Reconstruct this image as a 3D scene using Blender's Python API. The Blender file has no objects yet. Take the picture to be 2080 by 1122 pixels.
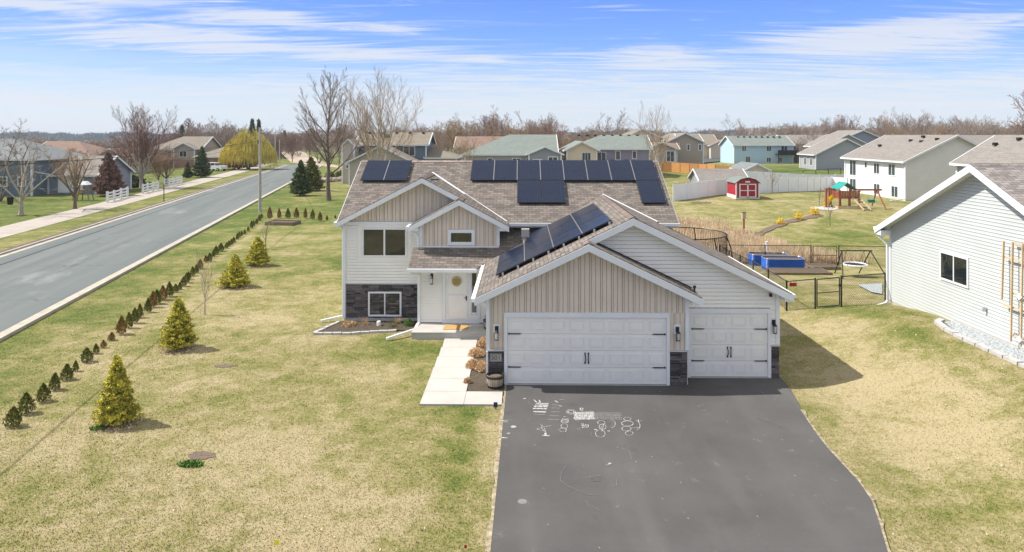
import bpy, math, random
import numpy as np
from mathutils import Vector, Matrix
sc = bpy.context.scene
R_ = math.radians
# ---------------------------------------------------------------- camera
YAW = 0.0136
cam_d = bpy.data.cameras.new("camera"); cam = bpy.data.objects.new("camera", cam_d)
sc.collection.objects.link(cam); sc.camera = cam
CZ = 7.7
cam.location = (0, 0, CZ); cam.rotation_euler = (math.pi/2, 0, YAW)
cam_d.sensor_width = 36; cam_d.lens = 1400/2080*36
cam_d.shift_y = -285/2080
cam_d.clip_start = .1; cam_d.clip_end = 20000
# ---------------------------------------------------------------- sun and sky
SUN_DIR = Vector((0.82, -0.10, -1)).normalized()
SUN_EL = math.asin(-SUN_DIR.z)
sun_d = bpy.data.lights.new("sun", 'SUN'); sun = bpy.data.objects.new("sun", sun_d)
sc.collection.objects.link(sun)
sun_d.energy = 3.9; sun_d.angle = R_(0.5); sun_d.color = (1, .95, .86)
sun.rotation_euler = SUN_DIR.to_track_quat('-Z', 'Y').to_euler()
sc.view_settings.view_transform = 'Standard'; sc.view_settings.look = 'None'
sc.view_settings.gamma = 1; sc.view_settings.exposure = 0.74
world = bpy.data.worlds.new("World"); sc.world = world; world.use_nodes = True

def build_world():
    nt = world.node_tree; N = nt.nodes; L = nt.links; N.clear()
    out = N.new('ShaderNodeOutputWorld'); bg = N.new('ShaderNodeBackground')
    L.new(bg.outputs[0], out.inputs[0]); bg.inputs[1].default_value = 0.15
    sky = N.new('ShaderNodeTexSky'); sky.sky_type = 'NISHITA'; sky.sun_disc = False
    sky.sun_elevation = SUN_EL
    # direction towards the sun; blender sky rotation measured from +Y clockwise
    sky.sun_rotation = math.atan2(-SUN_DIR.x, -SUN_DIR.y)
    sky.air_density = 1.0; sky.dust_density = .6; sky.ozone_density = 2.0
    tc = N.new('ShaderNodeTexCoord'); sep = N.new('ShaderNodeSeparateXYZ'); L.new(tc.outputs['Generated'], sep.inputs[0])
    def m(op, a, b=None, c=None, clamp=False):
        n = N.new('ShaderNodeMath'); n.operation = op; n.use_clamp = clamp
        for i, v in enumerate((a, b, c)):
            if v is None: continue
            if isinstance(v, (int, float)): n.inputs[i].default_value = v
            else: L.new(v, n.inputs[i])
        return n.outputs[0]
    X, Y, Z = sep.outputs
    zz = m('MAXIMUM', Z, 0.0)
    az = m('ARCTAN2', X, Y)                    # 0 straight ahead
    # clouds: noise over a flat high layer, stretched along one way
    den = m('ADD', zz, .06)
    cb = N.new('ShaderNodeCombineXYZ'); L.new(m('DIVIDE', X, den), cb.inputs[0]); L.new(m('DIVIDE', Y, den), cb.inputs[1])
    def noise(scale, detail, rough, sx, sy, rot, off=0, dist=0.):
        mp = N.new('ShaderNodeMapping'); mp.inputs['Scale'].default_value = (sx, sy, 1); mp.inputs['Rotation'].default_value = (0, 0, rot)
        mp.inputs['Location'].default_value = (off, off*.7, 0)
        L.new(cb.outputs[0], mp.inputs[0]); n = N.new('ShaderNodeTexNoise'); L.new(mp.outputs[0], n.inputs['Vector'])
        n.inputs['Scale'].default_value = scale; n.inputs['Detail'].default_value = detail; n.inputs['Roughness'].default_value = rough
        n.inputs['Distortion'].default_value = dist
        return n.outputs[0]
    n1 = noise(1.5, 13, .66, .50, 2.3, R_(14), 3.1, 1.7)
    n2 = noise(.45, 3, .5, .5, 1.1, R_(-8), 7.7)
    def blob(px, py, rx, ry, w, tilt=0.):
        a0 = math.atan((px-1040)/1400) - YAW; e0 = (276-py)/1400
        dx = m('DIVIDE', m('SUBTRACT', az, a0), rx/1400); dy0 = m('DIVIDE', m('SUBTRACT', Z, e0), ry/1400)
        dy = m('ADD', dy0, m('MULTIPLY', dx, tilt))
        q = m('ADD', m('MULTIPLY', dx, dx), m('MULTIPLY', dy, dy))
        return m('MULTIPLY', m('POWER', 2.718, m('MULTIPLY', q, -1)), w)
    acc = None
    for b in [(1800, 108, 240, 34, .36, .0), (1900, 85, 220, 14, .14, -.4), (420, 100, 270, 26, .30, .3), (560, 55, 110, 14, .26, .2), (60, 60, 120, 10, .24, .2),
              (800, 66, 90, 14, .22, .5), (850, 118, 260, 14, .2, .2), (1340, 120, 110, 24, .22, .1), (1000, 195, 1500, 50, .26, 0), (1250, 20, 80, 12, .14, .3), (250,45,220,16,.14,.1), (1550, 215, 700, 26, .1, 0)]:
        o = blob(*b); acc = o if acc is None else m('ADD', acc, o)
    d = m('ADD', m('ADD', m('MULTIPLY', n1, 1.0), m('MULTIPLY', n2, .35)), acc)
    mr = N.new('ShaderNodeMapRange'); mr.inputs[1].default_value = .71; mr.inputs[2].default_value = 1.02; L.new(d, mr.inputs[0])
    mr.interpolation_type = 'SMOOTHSTEP'
    # long flat veils low over the horizon
    c2 = N.new('ShaderNodeCombineXYZ'); L.new(m('MULTIPLY', az, 2.2), c2.inputs[0]); L.new(m('MULTIPLY', Z, 62.), c2.inputs[1])
    n3 = N.new('ShaderNodeTexNoise'); L.new(c2.outputs[0], n3.inputs['Vector']); n3.inputs['Scale'].default_value = 1.3; n3.inputs['Detail'].default_value = 7; n3.inputs['Roughness'].default_value = .6; n3.inputs['Distortion'].default_value = .7
    r3 = N.new('ShaderNodeMapRange'); r3.inputs[1].default_value = .36; r3.inputs[2].default_value = .64; L.new(n3.outputs[0], r3.inputs[0])
    w3 = N.new('ShaderNodeMapRange'); w3.inputs[1].default_value = .115; w3.inputs[2].default_value = .045; L.new(Z, w3.inputs[0])
    low = m('MULTIPLY', m('MULTIPLY', r3.outputs[0], w3.outputs[0]), .95)
    cl = m('MAXIMUM', m('MULTIPLY', mr.outputs[0], .85), low)
    # sky colour: physical sky with a ramp, whitened high up as added fill light
    ramp = N.new('ShaderNodeValToRGB'); cr = ramp.color_ramp; L.new(Z, ramp.inputs[0])
    cr.elements[0].position = 0.0; cr.elements[0].color = (.60, .72, .86, 1)
    cr.elements[1].position = .5; cr.elements[1].position = .7; cr.elements[1].color = (.98, .93, .86, 1)
    for p, c in [(.03, (.52, .67, .88, 1)), (.075, (.36, .56, .92, 1)), (.13, (.14, .34, .96, 1)), (.20, (.08, .24, .90, 1)), (.34, (.74, .75, .76, 1))]:
        e = cr.elements.new(p); e.color = c
    sc1 = N.new('ShaderNodeVectorMath'); sc1.operation = 'SCALE'; L.new(ramp.outputs[0], sc1.inputs[0]); sc1.inputs['Scale'].default_value = SKYK
    mx = N.new('ShaderNodeMix'); mx.data_type = 'RGBA'; mx.inputs[0].default_value = .8
    L.new(sky.outputs[0], mx.inputs[6]); L.new(sc1.outputs[0], mx.inputs[7])
    mc = N.new('ShaderNodeMix'); mc.data_type = 'RGBA'; L.new(cl, mc.inputs[0]); L.new(mx.outputs[2], mc.inputs[6])
    mc.inputs[7].default_value = (SKYK*.80, SKYK*.84, SKYK*.92, 1)
    L.new(mc.outputs[2], bg.inputs[0])
SKYK = 4.0
build_world()
C = sc.collection
# ---------------------------------------------------------------- measuring helpers
cs, sn = math.cos(YAW), math.sin(YAW)
def ray(px, py):
    a = (px-1040)/1400; u = (276-py)/1400
    return Vector((-sn+a*cs, cs+a*sn, u))
def sm(a, b, x):
    t = np.clip((x-a)/(b-a), 0, 1); return t*t*(3-2*t)
def H(x, y):
    a = 1.1*sm(8.6, 14.3, x)*(1-.5*sm(25, 31, y))*(1-sm(31, 42, y))
    p = np.interp(y, [30, 36, 44, 52, 60, 70, 80, 92, 110, 127, 150, 185, 230, 400], [0, -.2, -.5, -1., -.6, .1, .6, .5, .6, 1., 2., .5, .4, 0])
    b = p*sm(8, 13, x)*(1-sm(32, 46, x))
    b2 = np.interp(y, [100, 150, 185, 400], [0, .8, .3, 0])*sm(44, 60, x)
    c = -7*sm(-70, -150, x)*sm(150, 260, y)
    return a+b+b2+c
def h(x, y): return float(H(np.float64(x), np.float64(y)))
def W(px, py, z=None):
    """ground point that stands at a picture position"""
    d = ray(px, py); zz = 0. if z is None else z
    for _ in range(1 if z is not None else 14):
        t = (zz-CZ)/d.z; p = Vector((d.x*t, d.y*t, zz))
        if z is None: zz = .5*zz+.5*h(p.x, p.y)
    return p
def PY(px, py, Y):
    d = ray(px, py); t = Y/d.y; return Vector((d.x*t, Y, CZ+d.z*t))
# ---------------------------------------------------------------- scene helpers
def tag(o, label=None, cat=None, group=None, kind=None):
    if label: o['label'] = label
    if cat: o['category'] = cat
    if group: o['group'] = group
    if kind: o['kind'] = kind
    return o
def thing(name, label, cat, loc=(0, 0, 0), rz=0, group=None):
    o = bpy.data.objects.new(name, None); C.objects.link(o)
    o.location = loc; o.rotation_euler = (0, 0, rz); o.empty_display_size = .2
    return tag(o, label, cat, group)
class MB:
    def __init__(s): s.v = []; s.f = []
    def poly(s, pts):
        n = len(s.v); s.v += [tuple(p) for p in pts]; s.f.append(tuple(range(n, n+len(pts)))); return s
    def hexa(s, p):        # 8 points: bottom 0-3 ccw, top 4-7
        n = len(s.v); s.v += [tuple(q) for q in p]
        for f in ((3, 2, 1, 0), (4, 5, 6, 7), (0, 1, 5, 4), (1, 2, 6, 5), (2, 3, 7, 6), (3, 0, 4, 7)): s.f.append(tuple(n+i for i in f))
        return s
    def box(s, x0, x1, y0, y1, z0, z1):
        return s.hexa([(x0, y0, z0), (x1, y0, z0), (x1, y1, z0), (x0, y1, z0), (x0, y0, z1), (x1, y0, z1), (x1, y1, z1), (x0, y1, z1)])
    def fbox(s, F, u0, u1, z0, z1, d0, d1):
        return s.hexa([F.p(u0, z0, d1), F.p(u1, z0, d1), F.p(u1, z0, d0), F.p(u0, z0, d0), F.p(u0, z1, d1), F.p(u1, z1, d1), F.p(u1, z1, d0), F.p(u0, z1, d0)])
    def prism(s, bot, top):
        n = len(s.v); k = len(bot); s.v += [tuple(q) for q in bot]+[tuple(q) for q in top]
        s.f.append(tuple(n+i for i in reversed(range(k)))); s.f.append(tuple(n+k+i for i in range(k)))
        for i in range(k):
            j = (i+1) % k; s.f.append((n+i, n+j, n+k+j, n+k+i))
        return s
    def tube(s, a, b, r0, r1=None, n=8, cap=True):
        r1 = r0 if r1 is None else r1; a = Vector(a); b = Vector(b); d = (b-a)
        if d.length < 1e-6: return s
        d.normalize(); u = d.orthogonal().normalized(); w = d.cross(u); k = len(s.v)
        for i in range(n):
            t = 2*math.pi*i/n; o = u*math.cos(t)+w*math.sin(t)
            s.v.append(tuple(a+o*r0)); s.v.append(tuple(b+o*r1))
        for i in range(n):
            j = (i+1) % n; s.f.append((k+2*i, k+2*j, k+2*j+1, k+2*i+1))
        if cap:
            s.f.append(tuple(k+2*i for i in reversed(range(n)))); s.f.append(tuple(k+2*i+1 for i in range(n)))
        return s
    def path(s, pts, r, n=6):
        for a, b in zip(pts, pts[1:]): s.tube(a, b, r, r, n)
        return s
    def bar(s, a, b, w, t):   # rectangular beam
        a = Vector(a); b = Vector(b); d = (b-a).normalized()
        up = Vector((0, 0, 1)) if abs(d.z) < .9 else Vector((0, 1, 0))
        u = d.cross(up).normalized()*w/2; v = u.cross(d).normalized()*t/2
        return s.hexa([a-u-v, a+u-v, b+u-v, b-u-v, a-u+v, a+u+v, b+u+v, b-u+v])
    def lathe(s, c, prof, n=16, sx=1, sy=1):
        k = len(s.v); m = len(prof)
        for i in range(n):
            t = 2*math.pi*i/n
            for r, z in prof: s.v.append((c[0]+r*math.cos(t)*sx, c[1]+r*math.sin(t)*sy, c[2]+z))
        for i in range(n):
            j = (i+1) % n
            for q in range(m-1): s.f.append((k+i*m+q, k+j*m+q, k+j*m+q+1, k+i*m+q+1))
        return s
class F:      # a wall frame: origin, direction along it, outward normal
    def __init__(s, o, u, n): s.o = Vector((o[0], o[1], 0)); s.u = Vector((u[0], u[1], 0)).normalized(); s.n = Vector((n[0], n[1], 0)).normalized()
    def p(s, u, z, d=0): q = s.o+s.u*u+s.n*d; return Vector((q.x, q.y, z))
def set_uv(me):
    nl = len(me.loops)
    if not nl: return
    uv = me.uv_layers.new(name="UVMap"); buf = np.zeros(nl*2, 'f')
    for p in me.polygons:
        n = p.normal
        if abs(n.z) > .9999: u = Vector((1, 0, 0)); v = Vector((0, 1, 0))
        else: u = Vector((0, 0, 1)).cross(n).normalized(); v = n.cross(u)
        for li in p.loop_indices:
            c = me.vertices[me.loops[li].vertex_index].co
            buf[2*li] = c.dot(u); buf[2*li+1] = c.dot(v)
    uv.data.foreach_set('uv', buf)
def fin(name, me, mat, parent=None, uv=False, smooth=False):
    if mat: me.materials.append(mat)
    if uv: set_uv(me)
    if smooth: me.polygons.foreach_set('use_smooth', [True]*len(me.polygons))
    o = bpy.data.objects.new(name, me); C.objects.link(o)
    if parent:
        o.parent = parent
        M = Matrix.Translation(parent.location) @ Matrix.Rotation(parent.rotation_euler.z, 4, 'Z')
        q = parent.parent
        if q: M = Matrix.Identity(4)
        o.matrix_parent_inverse = M.inverted()
    return o
def obj(name, mb, mat, parent=None, uv=False, smooth=False):
    me = bpy.data.meshes.new(name); me.from_pydata([tuple(v) for v in mb.v], [], mb.f); me.update()
    o = fin(name, me, mat, parent, uv, smooth)
    return o
def npmesh(name, V, Fc, mat, parent=None, smooth=False, attr=None):
    """V (n,3), Fc (m,k) numpy"""
    me = bpy.data.meshes.new(name); V = np.asarray(V, 'f'); Fc = np.asarray(Fc, 'i'); m_, k = Fc.shape
    me.vertices.add(len(V)); me.vertices.foreach_set('co', V.ravel())
    me.loops.add(m_*k); me.loops.foreach_set('vertex_index', Fc.ravel())
    me.polygons.add(m_); me.polygons.foreach_set('loop_start', np.arange(0, m_*k, k, dtype='i')); me.polygons.foreach_set('loop_total', np.full(m_, k, 'i'))
    me.update(calc_edges=True)
    if attr:
        for n_, a in attr.items():
            at = me.attributes.new(n_, 'FLOAT', 'POINT'); at.data.foreach_set('value', np.asarray(a, 'f'))
    return fin(name, me, mat, parent, False, smooth)
def dup(root, loc, rz=0, scale=None, label=None, group=None):
    r = root.copy(); C.objects.link(r); r.location = loc; r.rotation_euler = (0, 0, rz)
    if scale is not None: r.scale = (scale,)*3 if isinstance(scale, (int, float)) else scale
    if label: r['label'] = label
    if group: r['group'] = group
    for ch in list(root.children):
        c = ch.copy(); C.objects.link(c); c.parent = r
        for g in ch.children:
            d = g.copy(); C.objects.link(d); d.parent = c
    return r
# ---------------------------------------------------------------- materials
MATS = {}
def _nt(name, rough, spec=.5, metal=0):
    m = bpy.data.materials.new(name); m.use_nodes = True; nt = m.node_tree
    b = nt.nodes['Principled BSDF']; b.inputs['Roughness'].default_value = rough; b.inputs['Metallic'].default_value = metal
    b.inputs['Specular IOR Level'].default_value = spec
    MATS[name] = m; return m, nt, b
def c4(c): return (c[0], c[1], c[2], 1)
def mixn(nt, fac, a, b, mode='MIX'):
    n = nt.nodes.new('ShaderNodeMix'); n.data_type = 'RGBA'; n.blend_type = mode
    for i, v in ((0, fac), (6, a), (7, b)):
        if isinstance(v, (int, float)): n.inputs[i].default_value = v
        elif isinstance(v, tuple): n.inputs[i].default_value = c4(v)
        else: nt.links.new(v, n.inputs[i])
    return n.outputs[2]
def noisen(nt, scale, detail=4, rough=.55, coord='Object', sc3=None, dist=0):
    tc = nt.nodes.new('ShaderNodeTexCoord'); n = nt.nodes.new('ShaderNodeTexNoise'); v = tc.outputs[coord]
    if sc3:
        mp = nt.nodes.new('ShaderNodeMapping'); mp.inputs['Scale'].default_value = sc3; nt.links.new(v, mp.inputs[0]); v = mp.outputs[0]
    nt.links.new(v, n.inputs['Vector']); n.inputs['Scale'].default_value = scale; n.inputs['Detail'].default_value = detail
    n.inputs['Roughness'].default_value = rough; n.inputs['Distortion'].default_value = dist
    return n.outputs[0]
def rngn(nt, v, a, b, c=0, d=1):
    n = nt.nodes.new('ShaderNodeMapRange'); nt.links.new(v, n.inputs[0])
    for i, q in enumerate((a, b, c, d)): n.inputs[i+1].default_value = q
    return n.outputs[0]
def bumpn(nt, b, hgt, strength, dist):
    n = nt.nodes.new('ShaderNodeBump'); n.inputs['Strength'].default_value = strength; n.inputs['Distance'].default_value = dist
    nt.links.new(hgt, n.inputs['Height']); nt.links.new(n.outputs[0], b.inputs['Normal'])
def mat(name, col, rough=.7, var=.12, scale=3., bump=0., bscale=40., island=0., spec=.4, metal=0, col2=None):
    m, nt, b = _nt(name, rough, spec, metal); L = nt.links
    lo = tuple(c*(1-var) for c in col); hi = tuple(min(1, c*(1+var)) for c in (col2 or col))
    n = noisen(nt, scale, 5, .6); o = mixn(nt, rngn(nt, n, .3, .7), lo, hi)
    if island:
        g = nt.nodes.new('ShaderNodeNewGeometry')
        k = rngn(nt, g.outputs['Random Per Island'], 0, 1, 1-island, 1+island)
        cb = nt.nodes.new('ShaderNodeCombineColor'); [L.new(k, cb.inputs[i]) for i in range(3)]
        o = mixn(nt, 1., o, cb.outputs[0], 'MULTIPLY')
    L.new(o, b.inputs['Base Color'])
    if bump: bumpn(nt, b, noisen(nt, bscale, 4, .6), bump, .02)
    return m
def shingle(name, c1, c2, dark, course=.142, tab=.30):
    m, nt, b = _nt(name, .9, .2); L = nt.links
    tc = nt.nodes.new('ShaderNodeTexCoord'); br = nt.nodes.new('ShaderNodeTexBrick'); L.new(tc.outputs['UV'], br.inputs['Vector'])
    br.inputs['Scale'].default_value = 1; br.inputs['Brick Width'].default_value = tab; br.inputs['Row Height'].default_value = course
    br.inputs['Mortar Size'].default_value = .009; br.inputs['Mortar Smooth'].default_value = .3; br.offset = .5; br.offset_frequency = 2
    br.inputs['Color1'].default_value = c4(c1); br.inputs['Color2'].default_value = c4(c2); br.inputs['Mortar'].default_value = c4(dark)
    br.inputs['Bias'].default_value = 0
    n = noisen(nt, 1.1, 4, .65); n2 = noisen(nt, 9, 5, .7, 'UV', (.4, 1.6, 1)); n3 = noisen(nt, 90, 3, .6)
    o = mixn(nt, rngn(nt, n, .3, .7, 0, .5), br.outputs[0], mixn(nt, 1., br.outputs[0], (1.25, 1.18, 1.1), 'MULTIPLY'))
    g = nt.nodes.new('ShaderNodeMath'); g.operation = 'MULTIPLY'; L.new(rngn(nt, n2, .3, .7, .72, 1.25), g.inputs[0]); L.new(rngn(nt, n3, .3, .7, .85, 1.15), g.inputs[1])
    cb = nt.nodes.new('ShaderNodeCombineColor'); [L.new(g.outputs[0], cb.inputs[i]) for i in range(3)]
    o = mixn(nt, 1., o, cb.outputs[0], 'MULTIPLY'); L.new(o, b.inputs['Base Color'])
    # courses: each one steps down to the next
    sx = nt.nodes.new('ShaderNodeSeparateXYZ'); L.new(tc.outputs['UV'], sx.inputs[0])
    dv = nt.nodes.new('ShaderNodeMath'); dv.operation = 'DIVIDE'; L.new(sx.outputs[1], dv.inputs[0]); dv.inputs[1].default_value = course
    fr = nt.nodes.new('ShaderNodeMath'); fr.operation = 'FRACT'; L.new(dv.outputs[0], fr.inputs[0])
    sb = nt.nodes.new('ShaderNodeMath'); sb.operation = 'SUBTRACT'; sb.inputs[0].default_value = 1; L.new(fr.outputs[0], sb.inputs[1])
    ad = nt.nodes.new('ShaderNodeMath'); ad.operation = 'ADD'; L.new(sb.outputs[0], ad.inputs[0]); L.new(rngn(nt, n3, 0, 1, 0, .35), ad.inputs[1])
    bumpn(nt, b, ad.outputs[0], .6, .012)
    return m
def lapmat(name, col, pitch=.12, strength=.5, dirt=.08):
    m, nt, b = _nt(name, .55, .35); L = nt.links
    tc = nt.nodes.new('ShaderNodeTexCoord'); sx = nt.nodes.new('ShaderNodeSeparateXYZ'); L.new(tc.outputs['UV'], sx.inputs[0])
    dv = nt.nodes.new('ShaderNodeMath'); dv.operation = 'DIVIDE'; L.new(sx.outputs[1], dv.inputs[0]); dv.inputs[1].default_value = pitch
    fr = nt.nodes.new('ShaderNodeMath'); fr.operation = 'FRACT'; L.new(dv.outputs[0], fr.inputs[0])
    k = rngn(nt, fr.outputs[0], 0, .14, .62, 1)  # shadow line at the foot of each lap, painted into the siding colour
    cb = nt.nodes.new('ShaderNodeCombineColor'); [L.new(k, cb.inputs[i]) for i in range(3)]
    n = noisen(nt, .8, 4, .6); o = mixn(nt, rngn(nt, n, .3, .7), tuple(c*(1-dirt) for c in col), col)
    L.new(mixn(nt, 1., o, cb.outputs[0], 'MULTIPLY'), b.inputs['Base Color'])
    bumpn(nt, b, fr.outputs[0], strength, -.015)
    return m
M = MATS
def glassmat(name, col=(.012, .016, .018), rough=.03):
    m, nt, b = _nt(name, rough, 1.0); b.inputs['IOR'].default_value = 1.5; n = noisen(nt, 1.5, 2, .5)
    nt.links.new(mixn(nt, n, tuple(c*.5 for c in col), tuple(c*1.8 for c in col)), b.inputs['Base Color'])
    bumpn(nt, b, noisen(nt, 2.2, 2, .5), .06, .05); return m
# palette
mat('white_trim', (.74, .76, .78), .45, .04, 2.)
mat('siding_white', (.86, .84, .79), .55, .05, .7)
mat('siding_beige', (.68, .59, .50), .6, .06, 1.2)
mat('door_white', (.82, .805, .775), .45, .04, 1.5)
mat('soffit', (.66, .67, .68), .6, .03)
mat('black_metal', (.018, .018, .02), .45, .2, 8)
mat('alu', (.55, .56, .58), .35, .1, 6, metal=.7)
mat('stone_veneer', (.105, .092, .092), .85, .35, 14., .5, 50, island=.65)
mat('mortar', (.30, .295, .29), .9, .1, 20)
mat('stone_cap', (.5, .5, .49), .8, .1, 8)
mat('concrete', (.44, .425, .40), .85, .08, 1.3, .2, 60)
mat('concrete_step', (.40, .39, .37), .85, .1, 2.5, .2, 60)
mat('kerb_concrete', (.40, .365, .31), .9, .18, 1.5, .2, 40)
mat('kerb_back', (.12, .085, .07), .9, .3, 3)
mat('sidewalk', (.37, .33, .295), .9, .12, .6, .2, 30)
mat('gravel_track', (.38, .31, .24), .95, .15, .2)
mat('mulch', (.035, .026, .020), .95, .6, 30, .9, 50, col2=(.09, .07, .05))
mat('brown_mulch', (.15, .11, .085), .95, .4, 18, .8, 40)
mat('grey_gravel', (.26, .29, .31), .9, .5, 22, 1., 40, col2=(.40, .43, .45))
mat('edging', (.44, .43, .43), .9, .15, 6, .3, 30)
mat('wood_weathered', (.20, .15, .11), .85, .25, 6, .3, 30)
mat('wood_pale', (.56, .42, .27), .7, .15, 6)
mat('wood_red', (.30, .09, .05), .6, .2, 5)
mat('wood_orange', (.50, .24, .08), .8, .15, 3, island=.15)
mat('pole_wood', (.42, .38, .34), .9, .2, 4, .3, 20)
mat('bark', (.155, .125, .10), .95, .3, 6, .5, 30)
mat('bark_pale', (.42, .36, .29), .95, .25, 6)
mat('twig', (.27, .21, .175), .95, .25, 2, island=.25)
mat('twig_red', (.22, .13, .10), .95, .25, 2, island=.25)
mat('twig_far', (.27, .20, .165), .95, .25, .05, island=.25)
mat('twig_grey', (.29, .23, .19), .95, .25, .05, island=.25)
mat('twig_tan', (.32, .22, .12), .95, .25, .05, island=.25)
mat('far_green', (.05, .08, .105), .95, .3, .01)
mat('needles_gold', (.14, .16, .025), .7, .35, 5, island=.45, col2=(.66, .58, .08))
mat('needles_green', (.045, .08, .03), .7, .3, 4, island=.4, col2=(.10, .13, .04))
mat('arb_green', (.075, .105, .02), .7, .4, 9, island=.45, col2=(.17, .17, .03))
mat('arb_brown', (.20, .10, .03), .8, .4, 9, island=.45, col2=(.28, .17, .05))
mat('willow_gold', (.66, .55, .11), .7, .3, .6, island=.4)
mat('dry_shrub', (.55, .37, .21), .9, .25, 6, island=.4)
mat('dry_grass', (.62, .49, .33), .9, .2, .6, island=.35)
mat('yellow_flower', (.75, .52, .02), .7, .2, 4, island=.3)
mat('green_leaf', (.10, .22, .03), .6, .3, 6, island=.4)
mat('red_paint', (.36, .018, .03), .6, .12, 3)
mat('green_canvas', (.01, .26, .22), .6, .15, 3)
mat('yellow_plastic', (.75, .50, .02), .4, .1, 3)
mat('blue_bed', (.012, .10, .46), .4, .12, 3)
mat('soil', (.10, .075, .05), .95, .4, 12, .8, 40)
mat('rubber_black', (.02, .02, .022), .8, .2, 6)
mat('barrel_wood', (.42, .33, .24), .75, .2, 10, island=.15)
mat('coir', (.44, .28, .10), .95, .15, 30)
mat('coir_dark', (.20, .12, .05), .95, .15, 30)
mat('plaque', (.42, .39, .36), .8, .08, 10)
mat('vinyl_fence', (.80, .82, .86), .5, .04, .6)
mat('red_car', (.30, .02, .02), .25, .1, 2); mat('white_car', (.72, .72, .73), .25, .05, 2)
mat('rock', (.33, .28, .26), .9, .3, 2, .5, 8)
mat('purple_flower', (.20, .05, .40), .7, .2, 6); mat('flag_yellow', (.85, .75, .02), .6, .05); mat('flag_red', (.5, .02, .02), .6, .05)
mat('navy', (.02, .03, .12), .6, .1); mat('brass', (.40, .33, .15), .35, .2, 20, metal=.6); mat('sign_yellow', (.75, .70, .05), .6, .05)
mat('lamp_glass', (.55, .57, .58), .2, .1, 5)
glassmat('glass'); glassmat('glass_far', (.03, .045, .055), .08)
mat('solar_frame', (.02, .022, .025), .35, .1)
shingle('roof_shingle', (.225, .196, .178), (.125, .112, .104), (.055, .05, .046))
shingle('roof_neighbour', (.30, .27, .26), (.17, .155, .155), (.08, .075, .075))
mat('ridge_cap', (.27, .215, .19), .9, .2, 6, .3, 30, island=.2)
for n_, c_ in dict(grey=(.245, .228, .215), green=(.205, .24, .228), dark=(.13, .145, .15), tan=(.24, .215, .18), brown=(.24, .17, .14), slate=(.20, .22, .235)).items():
    shingle('roof_'+n_, c_, tuple(k*.8 for k in c_), tuple(k*.55 for k in c_), .15, .9)
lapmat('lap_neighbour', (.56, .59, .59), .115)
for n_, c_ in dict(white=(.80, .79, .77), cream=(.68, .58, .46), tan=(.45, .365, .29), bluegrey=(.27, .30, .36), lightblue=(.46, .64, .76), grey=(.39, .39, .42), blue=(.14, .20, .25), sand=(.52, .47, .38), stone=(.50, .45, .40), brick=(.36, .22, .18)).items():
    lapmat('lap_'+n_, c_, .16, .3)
def m_solar():
    m, nt, b = _nt('solar_cells', .22, .22); L = nt.links
    tc = nt.nodes.new('ShaderNodeTexCoord'); br = nt.nodes.new('ShaderNodeTexBrick'); L.new(tc.outputs['UV'], br.inputs['Vector'])
    br.offset = 0; br.inputs['Scale'].default_value = 1; br.inputs['Brick Width'].default_value = .17; br.inputs['Row Height'].default_value = .085
    br.inputs['Mortar Size'].default_value = .003; br.inputs['Color1'].default_value = (.008, .014, .035, 1); br.inputs['Color2'].default_value = (.010, .018, .042, 1)
    br.inputs['Mortar'].default_value = (.028, .04, .07, 1); L.new(br.outputs[0], b.inputs['Base Color'])
m_solar()
def m_driveway():
    m, nt, b = _nt('driveway_asphalt', .88, .25); L = nt.links
    o = mixn(nt, rngn(nt, noisen(nt, .35, 5, .6), .35, .65), (.078, .076, .077), (.108, .105, .105))
    o = mixn(nt, rngn(nt, noisen(nt, .9, 3, .5, sc3=(1, .12, 1)), .52, .75, 0, .5), o, (.15, .146, .145))
    o = mixn(nt, rngn(nt, noisen(nt, 60, 5, .8), .35, .65, 0, .8), o, mixn(nt, 1., o, (.68, .68, .68), 'MULTIPLY'))
    o = mixn(nt, rngn(nt, noisen(nt, 420, 2, .7), .56, .66, 0, .5), o, (.24, .23, .22))
    o = mixn(nt, rngn(nt, noisen(nt, 1.7, 6, .7), .62, .72, 0, .45), o, (.25, .235, .22))
    o = mixn(nt, rngn(nt, noisen(nt, .6, 6, .7, dist=1.5), .60, .70, 0, .5), o, (.062, .058, .056))
    v = nt.nodes.new('ShaderNodeTexVoronoi'); tc = nt.nodes.new('ShaderNodeTexCoord'); L.new(tc.outputs['Object'], v.inputs['Vector']); v.inputs['Scale'].default_value = 2.4
    o = mixn(nt, rngn(nt, v.outputs['Distance'], .028, .036, .8, 0), o, (.48, .46, .42))
    L.new(o, b.inputs['Base Color']); bumpn(nt, b, noisen(nt, 110, 3, .7), .5, .01)
m_driveway()
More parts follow.
